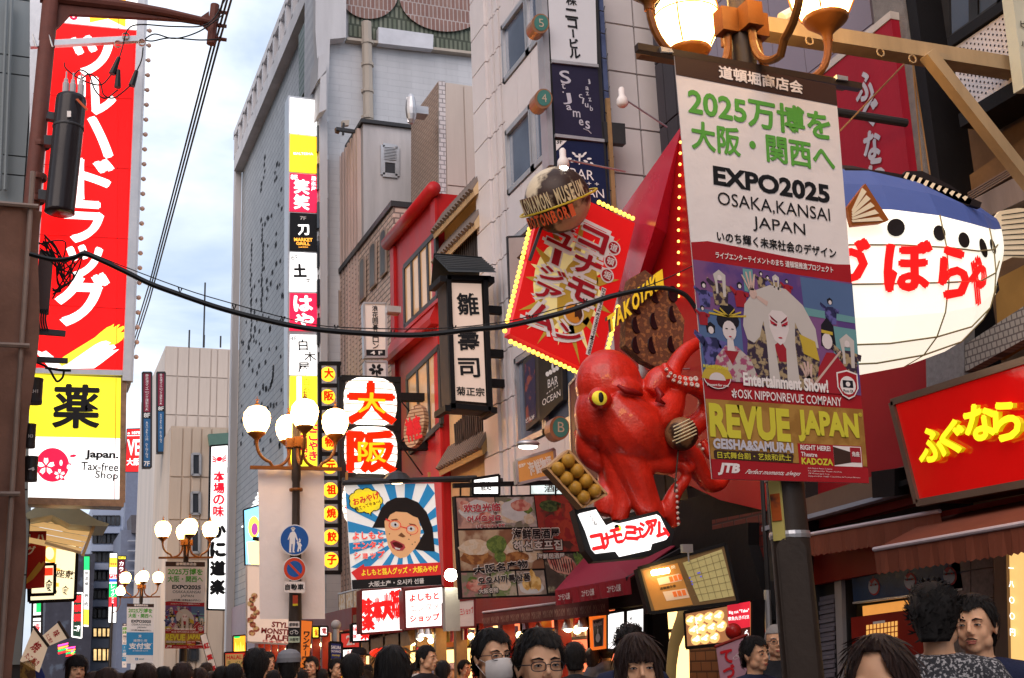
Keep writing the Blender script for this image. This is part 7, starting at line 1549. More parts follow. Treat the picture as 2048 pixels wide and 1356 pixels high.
MB().ball(a, .072, seg=16, rings=10).build('globe', M('grey_globe', (.4, .37, .36), .4), t, smooth=True); MB().tube([a, V((a.x, a.y, 0))], .045, 8).build('post', m_alu, t)
gl_ = [('white_lit_sign', 'small white lit sign with red print, left of the exchange board', PY(22), [(575, 1290), (600, 1288), (600, 1345), (575, 1345)], whiteN, '酒'), ('yellow_sign', 'small yellow lit sign high over the orange flag', PY(22), [(624, 1253), (638, 1253), (638, 1276), (624, 1276)], yN, '金'), ('white_sign', 'small white lit menu sign with black print right of the yellow one', PY(22), [(639, 1253), (655, 1253), (655, 1272), (639, 1272)], whiteN, '電'),
       ('red_sign', 'red shop sign with a white 2F house mark beside the crowded red letter sign', PY(18), [(680, 1266), (720, 1262), (720, 1296), (680, 1298)], M('mall_red', (.45, .03, .03), .5, emit=.25, ecol=(1, .08, .05)), '2F'), ('white_sign', 'pair of white lit menu boxes under the red 2F sign', PY(18), [(684, 1297), (712, 1296), (712, 1316), (684, 1317)], whiteN, '食券')]
for nm, lb, pl, px, m_, s_ in gl_:
    t, Q = sign(lb, pl, px, 40, 30, m_, name=nm); txt(t, Q, s_, (12, 15), (34, 14), 18, inkr if m_ in (whiteN, yN) else inkw, .012, .03)
# warm interiors, glass and posts behind the crowd
def shop(label, u0, u1, v0, wallm, glow, gs, X=5.95, yofs=.6, seed=1):
    random.seed(seed); y0, y1 = Yf(u1, 1250, X), Yf(u0, 1250, X); zt = Zf(u0, v0, X)
    t = thing('street_shop', label, 'shop', loc=(X, y0, 0)); n_ = max(2, int((y1 - y0) / .9))
    MB().box(X + .47, X + .5, y0, y1, 0, zt).build('lit_back_wall', M('interior_%s' % glow[0], glow[1], .6, emit=gs, ecol=glow[2], noise=.5, scale=2.2, samp='AUTO'), t)  # the wall itself emits, in place of the shop's interior lighting
    MB().box(X, X + .5, y0, y1, zt, zt + .15).build('ceiling', wallm, t)
    for i in range(n_ + 1): y = lerp(y0, y1, i / n_); MB().box(X - .05, X + .12, y - .06, y + .06, 0, zt).build('post', wallm, t)
    MB().box(X - .12, X + .05, y0, y1, zt - .05, zt + .35).build('fascia', wallm, t)
    for j in range(3): MB().box(X + .2, X + .45, y0 + .1, y1 - .1, .8 + j * .5, .83 + j * .5).build('shelf', m_wood, t)
    for i in range(int((y1 - y0) * 9)):
        y = random.uniform(y0 + .1, y1 - .1); z = random.choice((.83, 1.33, 1.83)); s_ = random.uniform(.05, .13)
        MB().box(X + .2, X + .35, y, y + s_, z, z + random.uniform(.12, .34)).build('packet', M('packet_%d' % (i % 5), ((.5, .05, .04), (.6, .45, .1), (.5, .45, .4), (.1, .12, .3), (.3, .1, .05))[i % 5], .5), t)
    for i in range(n_ * 2):
        c = V((X + .12, lerp(y0, y1, (i + .5) / n_ / 2), zt - .25)); MB().ball(c, .05).build('bulb', M('shop_bulb', (1, .8, .5), .5, emit=9, ecol=(1, .70, .32), noise=0, samp='NONE'), t)
    return t
gold_ = ('gold', (.6, .4, .15), (1, .58, .20)); redg = ('red', (.5, .06, .03), (1, .20, .08)); whg = ('white', (.8, .75, .65), (1, .88, .7))
m_tw = M('tan_wood', (.30, .18, .09), .6, noise=.3, scale=5); m_rw = M('red_wood', (.26, .02, .015), .45)
shop('warm lit souvenir shop under the comedy signs, shelves full of packets', 718, 960, 1268, m_tw, gold_, 2.2, seed=2)
shop('red painted shop with hanging lamps under the long brown awning', 962, 1185, 1240, m_rw, redg, 1.2, seed=3)
shop('bright takoyaki counter with white lit panels under the red awning', 1186, 1310, 1215, m_black, gold_, 1.4, seed=4)
shop('row of small bright shops beyond the lantern ladder', 520, 716, 1285, m_rw, gold_, 2.2, seed=5)
# comedy signs
p1_ = PY(16.2)
t, Q = sign('white lit box sign with red hand drawn comedy shop letters under the poster', PY(15.6), [(808, 1180), (886, 1172), (889, 1253), (810, 1258)], 80, 80, white, M('maroon_frame', (.2, .03, .03), .5), .25)
for s_, y, m_ in (('よしもと', 18, inkr), ('ショップ', 60, inkr)): txt(t, Q, s_, (10, y), (70, y), 14, E('sign_scarlet', (.8, .02, .01), .6, 'NONE'), .012, .05, 3)
txt(t, Q, 'エンタメ', (10, 39), (70, 39), 15, M('pale_pink_letter', (.7, .25, .22), .5, emit=.3), .012, .0, 3)
t, Q = sign('pale board with faint red comedy shop letters right of the lit box sign', PY(15.2), [(890, 1205), (949, 1197), (950, 1254), (891, 1257)], 60, 56, M('pale_board', (.62, .50, .46), .5, emit=.12), M('maroon_frame'), .15); txt(t, Q, 'よしもと三三ショップ', (3, 26), (57, 22), 14, inkr, .01, .02, 2)  # weak glow put into the board colour; the board is no lamp
t, Q = sign('lit white sign crowded with tall red brush letters under the comedy poster', PY(16.4), [(722, 1180), (804, 1174), (806, 1262), (722, 1268)], 84, 88, white, M('maroon_frame'), .25)
rl = E('scarlet_big', (.92, .01, .01), 1, 'NONE')
for i, (s_, x, y, w_, h) in enumerate((('味', 12, 35, 22, 34), ('本', 33, 42, 20, 46), ('大', 52, 38, 22, 50), ('阪', 72, 34, 22, 54), ('楽', 14, 66, 24, 30))): txt(t, Q, s_, (x - w_ / 2, y), (x + w_ / 2, y), h, rl, .012, .08)
for i in range(6): txt(t, Q, 'お好み焼き たこ焼き 串カツ', (34, 66 + i * 3.6), (80, 65 + i * 3.6), 2.2, M('grey_ink'), .012, 0, 1)
t, Q = sign('narrow white lit sign ending in a big red brush character, left of the comedy signs', PY(17), [(704, 1248), (744, 1246), (738, 1282), (704, 1284)], 40, 38, white, m_black, .15); txt(t, Q, '薬', (18, 18), (38, 18), 32, rl, .012, .06); vtxt(t, Q, '味楽', (6, 4), (6, 34), 9, rl, .012, .02)
t, Q = sign('row of framed menu photographs on the wall left of the red letter sign', PX(6.3), [(676, 1188), (722, 1176), (724, 1252), (678, 1268)], 46, 78, M('menu_photo_wall', (.34, .22, .15), .5), m_alu)
for i in range(3):
    for j in range(2): x, y = 2 + i * 15, 3 + j * 38; flat(t, 'menu_photo', Q, [(x, y), (x + 13, y), (x + 13, y + 34), (x, y + 34)], M('menu_photo_mix', (.5, .30, .14), .5, scale=9, col2=(.55, .48, .4), emit=.2), .006)
t = thing('rolled_awning', 'brown folded awning over the souvenir shop', 'awning', loc=PY(15).pt(770, 1300)); MB().prism(PX(5.9).uv([(722, 1283), (815, 1262), (822, 1290), (726, 1305)]), (.5, 0, .25)).build('cloth', m_tw, t)
t = thing('red_paper_lantern_sign', 'round red lit sign over the souvenir shop door', 'sign', loc=PY(15.9).pt(770, 1310)); MB().prism(PY(15.9).uv(circ(778, 1306, 35, 12, 20)), (0, .1, 0)).build('board', E('scarlet_glow', (.9, .03, .01), .8, 'NONE'), t)
t, Q = sign('small red shop flag between the souvenir lamps', PY(14.5), [(832, 1294), (858, 1294), (857, 1316), (833, 1316)], 26, 22, M('mall_red'), m_wood, .02, .01, 'shop_flag'); txt(t, Q, '餃子', (4, 11), (22, 11), 12, inkw, .01, .02)
t = thing('bright_ball_light', 'dazzling white ball light on a pale post right of the comedy poster', 'street light', loc=PY(14).pt(905, 1200)); MB().ball(PY(14).pt(902, 1150), .075, seg=16, rings=10).build('globe', M('dazzling_lamp', (1, .97, .85), .5, emit=26, ecol=(1, .93, .75), noise=0, samp='FRONT'), t, smooth=True)
a = PY(14.1).pt(904, 1175); MB().box(a.x - .09, a.x + .09, a.y, a.y + .1, a.z - .5, a.z).build('post', M('pale_post', (.5, .48, .42), .5), t)
for i, (u, v) in enumerate(((845, 1266), (857, 1267), (840, 1275), (1136, 1255), (1166, 1252), (1078, 1265))):
    t = thing('hanging_spotlight', ('first warm spotlight over the souvenir shop from the left', 'second warm spotlight over the souvenir shop', 'lowest chrome spotlight over the souvenir shop', 'left hanging lamp in the red shop window', 'right hanging lamp in the red shop window', 'small ceiling lamp behind the glasses man')[i], 'lamp', 'shop spotlights', loc=PX(6.0).pt(u, v))
    c = PX(5.85).pt(u, v); MB().lathe([(.02, .12), (.05, .06), (.075, -.02)], c, 12).build('shade', m_alu, t); MB().ball(c, .055).build('bulb', M('shop_spot', (1, .9, .6), .5, emit=16, ecol=(1, .80, .5), noise=0, samp='NONE'), t)
t = thing('paper_price_tags', 'cluster of hanging paper price tags over the souvenir shop', 'price tags', loc=PX(6).pt(915, 1270))
for i in range(6): slab(t, 'price_tag', PX(6), [(893 + i * 7, 1262 - i), (899 + i * 7, 1261 - i), (899 + i * 7, 1284 - i), (893 + i * 7, 1285 - i)], .01, (m_off, inkr)[i % 2] if i % 3 else M('tag_yellow', (.6, .4, .05), .6))
# low upper-floor signs near the menu hoarding
t, Q = sign('copper coloured sign with pale seafood brush characters and a small round lamp above', PY(12.2), [(1032, 921), (1108, 898), (1112, 950), (1035, 968)], 78, 50, M('copper_sign', (.42, .17, .05), .4, emit=.15, ecol=(1, .4, .1), noise=.2), m_alu); txt(t, Q, '海鮮物語', (24, 26), (72, 24), 28, m_off, .01, .03); txt(t, Q, '居酒屋', (4, 14), (18, 14), 7, m_off, .01)
t = thing('white_lamp_shade', 'oval white lamp with metal cap above the copper sign', 'lamp', loc=PY(12).pt(1056, 892)); MB().ball(PY(12).pt(1056, 888), .13, .1, .045).build('shade', m_alu, t, smooth=True); MB().ball(PY(12).pt(1056, 893), .11, .08, .03).build('bulb', M('bulb_dim', (1, .95, .85), .5, emit=3, noise=0), t)
t, Q = sign('maroon vertical sign with red characters behind the left octopus arm', PX(6.3), [(1139, 770), (1200, 700), (1200, 960), (1145, 985)], 60, 230, M('maroon_dark_panel', (.11, .01, .02), .4), m_alu)
txt(t, Q, '道頓堀', (8, 115), (36, 110), 14, inkr, .01, .02); txt(t, Q, 'お好み', (8, 145), (50, 138), 20, ink, .01, .03); txt(t, Q, '地下1階', (8, 175), (40, 170), 12, inkr, .01)
for q_, m_ in (([(945, 958), (998, 950), (998, 990), (945, 990)], whiteN), ([(1062, 968), (1170, 955), (1170, 990), (1062, 990)], M('lit_teal_window', (.5, .6, .6), .4, emit=.9, noise=.4))):
    t, Q = sign('white lit sign over the menu hoarding' if q_[0][0] < 1000 else 'bluish lit window strip between the menu hoarding and the octopus', PY(13.6) if q_[0][0] < 1000 else PX(6.4), q_, 50, 30, m_); txt(t, Q, '酒処', (14, 15), (34, 15), 16, ink, .01)
# awnings of the museum
R1 = M('wine_red_awning', (.30, .025, .05), .55, noise=.12, scale=2); R2_ = M('brown_red_awning', (.16, .04, .035), .7, noise=.2, scale=3)
t, d, c, dz = awning('long brown red awning with a woven pattern below the menu hoarding', PX(6.5), PX(5.75), [(1000, 1206), (1240, 1150)], [(966, 1225), (1216, 1193)], .19, R2_, True, False)
mb = MB()
for k in range(11):
    a = d.lerp(c, (k + .1) / 11) + dz * .82 + V((-.03, 0, 0)); b = d.lerp(c, (k + .92) / 11) + dz * .82 + V((-.03, 0, 0)); put_text(mb, 'MXOXM', a, b - a, V((0, 0, .085)), V((-1, 0, 0)), .0, 1)
mb.build('woven_pattern', M('pattern_tan', (.40, .22, .15), .6), t)
t, d, c, dz = awning('wine red awning with small white museum lettering under the lit katakana sign', PX(6.2), PX(5.35), [(1190, 1090), (1352, 1090)], [(1110, 1181), (1260, 1154)], .16, R1, False, False, M('red_valance', (.34, .02, .03), .6))
for k in range(3):
    mb = MB(); a = d.lerp(c, (k + .25) / 3) + dz * .75 + V((-.03, 0, 0)); b = d.lerp(c, (k + .75) / 3) + dz * .75 + V((-.03, 0, 0)); put_text(mb, 'コナモン公楽', a, b - a, V((0, 0, .07)), V((-1, 0, 0)), .02, 1); mb.build('lettering', m_off, t)
mb = MB(); mb.bar(PX(5.35).pt(1255, 1158), PX(6.2).pt(1370, 1095), .04, .04); mb.build('awning_arm', m_steel, t)
# ichyaki sign and lit boards
px_ = PX(5.86)
t, Q = sign('orange rimmed black sign reading ichyaki above the white serving panels', px_, [(1181, 1232), (1214, 1226), (1212, 1294), (1184, 1298)], 33, 66, M('orange_rim', (.8, .14, .02), .5, emit=.5, ecol=(1, .2, .02)), M('orange_rim')); flat(t, 'white_outline', Q, [(5, 9), (28, 8), (28, 66), (6, 66)], inkw, .006); flat(t, 'black_field', Q, [(7, 11), (26, 10), (26, 66), (7.5, 66)], ink, .01); txt(t, Q, 'ichyaki', (8, 20), (26, 19), 11, inkw, .014, .05, 3)
flat(t, 'fork_print', Q, circ(17, 46, 5, 9, 14), inkw, .014); flat(t, 'fork_print', Q, [(16, 28), (18, 28), (18, 40), (16, 40)], inkw, .015)
for i, (a, b, s_) in enumerate(((1216, 1251, ''), (1254, 1290, '4F'))):
    t, Q = sign(('left', 'right')[i] + ' of two white lit floor guide panels beside the ichyaki sign', px_, [(a, 1226 - i * 6), (b, 1220 - i * 6), (b, 1300), (a, 1300)], 35, 76, white, m_black, .1, .03, grp='floor guide panels')
    if s_: txt(t, Q, '4F', (7, 18), (13, 17), 6, ink, .01); txt(t, Q, '3F', (8, 42), (14, 41), 6, ink, .01)
# map and menu board over the street
pw2 = PV(5.5, 9.6, -16)
t, Q = sign('wooden framed board with an orange menu and a pale street map, tilted over the crowd', pw2, [(1276, 1137), (1450, 1088), (1476, 1204), (1300, 1226)], 175, 110, M('map_frame_wood', (.20, .12, .05), .5, emit=.05), m_black, .22)
flat(t, 'menu_panel', Q, [(6, 8), (76, 12), (86, 104), (10, 106)], M('menu_orange', (.42, .17, .04), .35, emit=.10, ecol=(1, .5, .1)), .008); flat(t, 'map_panel', Q, [(86, 14), (166, 8), (170, 98), (100, 100)], M('map_paper', (.36, .30, .14), .35, emit=.14, ecol=(1, .8, .3), noise=.3, scale=4), .008)
flats(t, 'price_block', Q, [[(30, 34), (74, 34), (76, 50), (31, 50)], [(34, 66), (80, 68), (83, 88), (37, 88)]], M('menu_pale', (.7, .5, .35), .5, emit=.2), .012); flats(t, 'price_square', Q, [[(52 + i * 9, 36 + j * 34), (59 + i * 9, 36 + j * 34), (60 + i * 9, 48 + j * 34), (53 + i * 9, 48 + j * 34)] for i in range(3) for j in range(2)], M('menu_deep_orange', (.7, .15, .03), .5, emit=.3), .016)
txt(t, Q, '道頓堀今昔', (30, 58), (62, 58), 6, ink, .012, .02); txt(t, Q, '元祖たこ焼', (24, 16), (70, 18), 8, m_off, .012, .02)
flats(t, 'map_line', Q, [[(92, 20 + i * 13), (168, 14 + i * 14), (168, 15 + i * 14), (92, 21 + i * 13)] for i in range(6)] + [[(100 + i * 14, 12), (101 + i * 14, 12), (108 + i * 13, 98), (107 + i * 13, 98)] for i in range(5)], M('map_ink', (.26, .21, .10), .5), .012); flats(t, 'map_mark', Q, [circ(x, y, 1.8, 1.8, 8) for x, y in ((92, 48), (94, 56), (110, 42), (113, 42), (114, 50), (94, 62))], M('map_blue', (.1, .1, .6), .5, emit=.4), .014)
c = Q.pt(34, 24, .12); MB().tube([c - V((.08, 0, 0)), c + V((.08, 0, .02))], .022, 8).build('strip_lamp', M('strip_lamp', (1, .8, .4), .5, emit=22, ecol=(1, .75, .35), noise=0, samp='AUTO'), t)
c = PV(5.2, 9.4, -16).pt(1376, 1100); o = MB(); o.box(c.x - .05, c.x + .05, c.y, c.y + .04, c.z - .02, c.z + .05); o.tube([c, c - V((0, 0, .1))], .008, 6); o.build('awning_bracket', m_alu, t)
# takoyaki photo screen
t, Q = sign('bright screen showing creamy takoyaki with a red price panel on its right', PX(5.85), [(1370, 1225), (1506, 1200), (1506, 1282), (1374, 1296)], 132, 80, M('screen_takoyaki', (.35, .16, .07), .4, emit=.5, ecol=(.5, .2, .08), noise=.3), m_black, .12)
for i in range(11):
    x, y = 12 + (i % 4) * 19 + (i // 4) * 5, 20 + (i // 4) * 22; flat(t, 'takoyaki_print', Q, circ(x, y, 11, 12, 14), M('screen_golden', (.7, .42, .14), .5, emit=.75, ecol=(1, .62, .2)), .006 + .0004 * i); flats(t, 'takoyaki_print', Q, [circ(x + a_, y - 2 + b_, 3.4, 3, 8) for a_, b_ in ((0, 0), (4, -3), (-4, 2), (2, 4))], M('screen_cream', (.85, .8, .6), .5, emit=1.1, ecol=(1, .95, .75)), .012)
flat(t, 'red_field', Q, [(88, 2), (130, 2), (130, 52), (90, 54)], M('screen_red', (.65, .02, .04), .5, emit=.7), .018); flat(t, 'red_field', Q, [(90, 54), (130, 52), (130, 78), (92, 78)], M('screen_brown', (.12, .02, .015), .5, emit=.2), .018)
txt(t, Q, 'Big cut "Tako"', (92, 18), (129, 20), 8, whiteN, .022, .02); txt(t, Q, '章魚丸子/다코', (90, 30), (129, 32), 8, whiteN, .022, .01); txt(t, Q, '9  6', (104, 62), (128, 64), 14, whiteN, .022, .03); txt(t, Q, '9475', (110, 75), (128, 76), 6, whiteN, .022, .02); vtxt(t, Q, 'とろりたこ焼', (26, 14), (30, 68), 9, whiteN, .022, .02)
t = thing('tiled_side_wall', 'dark red tiled wall with grey drain pipes left of the big lamp post', 'wall', loc=(6.3, 9.2, 0)); slab(t, 'tile_face', PX(6.3), [(1424, 1040), (1532, 1020), (1545, 1420), (1440, 1420)], .2, M('dark_red_tile', (.12, .02, .018), .4, brick=('x', .22, .1, (.14, .025, .02), (.05, .02, .02), .01)))
slab(t, 'orange_tiles', PX(6.28), [(1378, 1296), (1440, 1290), (1440, 1420), (1380, 1420)], .1, M('orange_tile', (.32, .12, .05), .5, brick=('x', .2, .1, (.36, .14, .06), (.12, .05, .03), .01), emit=.06)); MB().tube([PX(6.0).pt(1534, 1180), PX(6.0).pt(1545, 1420)], .03, 8).build('drain_pipe', m_alu, t); MB().tube([PX(6.1).pt(1524, 960), PX(6.1).pt(1536, 1180)], .02, 8).build('drain_pipe', m_steel, t)
slab(t, 'side_column', PX(6.25), [(1532, 950), (1610, 930), (1618, 1420), (1545, 1420)], .2, m_steel)
slab(t, 'meter_box', PX(5.95), [(1538, 1115), (1558, 1110), (1562, 1160), (1541, 1162)], .12, m_steel, 0)
for u0 in (1548, 1575): MB().tube([PX(5.95).pt(u0, 960), PX(5.95).pt(u0 + 14, 1420)], .018, 6).build('conduit', M('conduit_grey', (.2, .19, .2), .5), t)
t, Q = sign('tall collage poster in red and gold on the dark tiled wall', PX(6.2), [(1500, 1208), (1532, 1200), (1536, 1285), (1503, 1290)], 32, 85, M('collage_poster', (.45, .20, .05), .5, scale=16, col2=(.55, .04, .04), emit=.25), m_black, .03, .01, 'poster'); txt(t, Q, '名物', (6, 60), (26, 58), 14, inkw, .01, .03)
t = thing('museum_canopy', 'black sloping canopy box over the museum entrance', 'canopy', loc=(6.2, 9.6, 0)); slab(t, 'canopy_box', PX(6.2), [(1300, 1085), (1500, 1045), (1500, 1090), (1545, 1240), (1480, 1230), (1455, 1090), (1310, 1120)], .3, m_black, .02); slab(t, 'lobby_shade_sheet', PX(6.46), [(1120, 1060), (1540, 960), (1545, 1060), (1120, 1200)], .2, m_black, .03)  # second slab: plain black sheet in place of the lobby's shade
t = thing('octopus_leg_pillar', 'curved cream octopus leg pillar in the museum doorway', 'pillar', loc=PX(6).pt(1350, 1300)); MB().tube([PX(5.9).pt(a, b) for a, b in ((1372, 1215), (1366, 1240), (1356, 1265), (1348, 1290), (1343, 1330), (1340, 1400))], [.07, .07, .065, .055, .05, .05], 12).build('pillar', M('cream_pillar', (.5, .33, .12), .4, emit=.12), t, smooth=True)
t = thing('octopus_head_lamp', 'small red ball shaped octopus head above the pink flag', 'ornament', loc=PY(8.6).pt(1467, 1290)); MB().ball(PY(8.6).pt(1467, 1263), .065, seg=18, rings=12).build('ball', M('octopus_ball', (.40, .015, .012), .25), t, smooth=True)
t, Q = sign('pink shop flag with red brush hiragana held up over the crowd', PY(8.4), [(1432, 1290), (1492, 1272), (1500, 1345), (1442, 1366)], 60, 80, M('pink_flag_cloth', (.55, .30, .38), .7), M('pink_flag_cloth'), .006, .005, 'shop_flag'); vtxt(t, Q, 'てづ', (16, 14), (18, 78), 22, inkr, .01, .06, 3); flats(t, 'wave_print', Q, ring_px(40, 34, 5, 6, .6, 12) + ring_px(34, 38, 5, 6, .6, 12), inkw, .01); MB().tube([Q.pt(-3, 3), Q.pt(63, -2)], .012, 6).build('flag_rod', m_rw, t)
# ------------------------------------------------------------------ PEOPLE
m_skin = M('skin', (.80, .44, .26), .48, noise=.08, scale=12, bump=.03); m_skin.node_tree.nodes['Principled BSDF'].inputs['Subsurface Weight'].default_value = .08
m_hair = M('black_hair', (.011, .008, .007), .5, noise=.2, streak=.5, scale=70, bump=.5, spec=.3); m_hairb = M('brown_hair', (.040, .015, .009), .45, noise=.2, streak=.5, scale=70, bump=.5, spec=.35); m_hairg = M('grey_stubble', (.30, .27, .25), .7)
m_lip = M('lip', (.46, .13, .10), .45); m_eyew = M('eye_white', (.6, .56, .52), .3, noise=0)
cloth = {k: M('cloth_' + k, c, .85, noise=.25, scale=18, bump=.3, col2=c2) for k, c, c2 in (('black', (.02, .02, .024), None), ('navy', (.02, .025, .06), None), ('grey', (.16, .16, .18), None), ('speckled', (.03, .03, .035), (.42, .40, .40)), ('brown', (.10, .06, .045), None), ('white', (.55, .53, .5), None), ('darkred', (.16, .03, .03), None))}
cloth['speckled'] = M('cloth_tweed', (.04, .04, .045), .9, noise=0, scale=95, col2=(.4, .38, .38), thr=.56)
def rem(mb, mat, vox, it=3, name='body'):
    o = mb.build(name + '_src', mat); r_ = o.modifiers.new('r', 'REMESH'); r_.mode = 'VOXEL'; r_.voxel_size = vox
    s_ = o.modifiers.new('s', 'SMOOTH'); s_.iterations = it; s_.factor = .5
    bpy.context.view_layer.update(); dg = bpy.context.evaluated_depsgraph_get(); md = bpy.data.meshes.new_from_object(o.evaluated_get(dg))
    md.polygons.foreach_set('use_smooth', [True] * len(md.polygons)); md.materials.clear(); md.materials.append(mat); bpy.data.objects.remove(o); md.name = name; return md
def mkbody(fem=0, old=0):
    mb = MB(); w_ = .93 if fem else 1
    mb.ball((0, .012, 1.628), .077, .097, .098, 24, 16); mb.ball((0, -.018, 1.572), .062 * w_, .068, .085, 20, 14); mb.ball((0, -.052, 1.513), .030 * w_, .03, .024, 14, 10)
    for s_ in (-1, 1):
        mb.ball((s_ * .034 * w_, -.052, 1.572), .028, .026, .034, 14, 10); mb.ball((s_ * .046 * w_, -.02, 1.538), .023, .04, .032, 12, 8); mb.ball((s_ * .030, -.074, 1.624), .026, .014, .009, 12, 8)
        mb.ball((s_ * .0115, -.094, 1.567), .009, .010, .008, 10, 8); mb.ball((s_ * .0785, .012, 1.590), .008, .020, .032, 10, 8); mb.ball((s_ * .083, .022, 1.597), .006, .012, .022, 8, 6)
        mb.ball((s_ * .031, -.076, 1.602), .017, .010, .010, 12, 8)
        mb.tube([(s_ * .05, .02, 1.42), (s_ * .16, .03, 1.385), (s_ * .215, .03, 1.28), (s_ * .235, .03, 1.1), (s_ * .235, -.03, .92), (s_ * .19, -.09, .86)], [.06, .06, .05, .042, .035, .03], 12)
        mb.tube([(s_ * .09, .02, .95), (s_ * .10, .01, .7), (s_ * .10, .0, .48), (s_ * .10, .02, .1)], [.095, .08, .058, .045], 12); mb.ball((s_ * .10, -.04, .04), .045, .12, .04, 12, 8)
    mb.tube([(0, -.086, 1.615), (0, -.100, 1.588), (0, -.108, 1.572)], [.008, .010, .012], 10)
    mb.ball((0, -.080, 1.540), .026, .016, .009, 12, 8); mb.ball((0, -.077, 1.529), .021, .015, .009, 12, 8)
    mb.tube([(0, .015, 1.56), (0, .02, 1.44), (0, .02, 1.36)], [.056 * w_, .056 * w_, .08], 14); mb.ball((0, .02, 1.25), .165 * w_, .11, .18, 16, 12); mb.ball((0, .02, 1.02), .145, .11, .2, 16, 12)
    return rem(mb, m_skin, .0062, 6)
BODY = [mkbody(0), mkbody(1)]
def mkcoat(hood=0, collar=0):
    mb = MB(); mb.ball((0, .02, 1.24), .195, .14, .20, 18, 12); mb.ball((0, .02, .98), .19, .15, .26, 18, 12); mb.tube([(0, .02, 1.47), (0, .02, 1.38), (0, .02, 1.3)], [.075, .10, .17], 16)
    for s_ in (-1, 1): mb.tube([(s_ * .05, .02, 1.41), (s_ * .165, .03, 1.385), (s_ * .225, .03, 1.28), (s_ * .25, .03, 1.08), (s_ * .25, -.04, .92), (s_ * .18, -.12, .86)], [.07, .078, .068, .06, .052, .06], 14)
    if hood: mb.tube([(s * .1, .06 + .05 * (1 - abs(s)), 1.40 + .04 * (1 - abs(s)))for s in (-1.2, -.8, -.3, .3, .8, 1.2)], [.03, .055, .065, .065, .055, .03], 12)
    return rem(mb, cloth['black'], .016, 4, 'jacket')
def mktrous():
    mb = MB(); mb.ball((0, .02, .88), .16, .13, .13)
    for s_ in (-1, 1): mb.tube([(s_ * .09, .02, .9), (s_ * .10, .01, .7), (s_ * .10, .0, .48), (s_ * .10, .02, .06)], [.11, .10, .08, .075], 12)
    return rem(mb, cloth['navy'], .02, 3, 'trousers')
COAT = [mkcoat(0), mkcoat(1)]; TROU = mktrous()
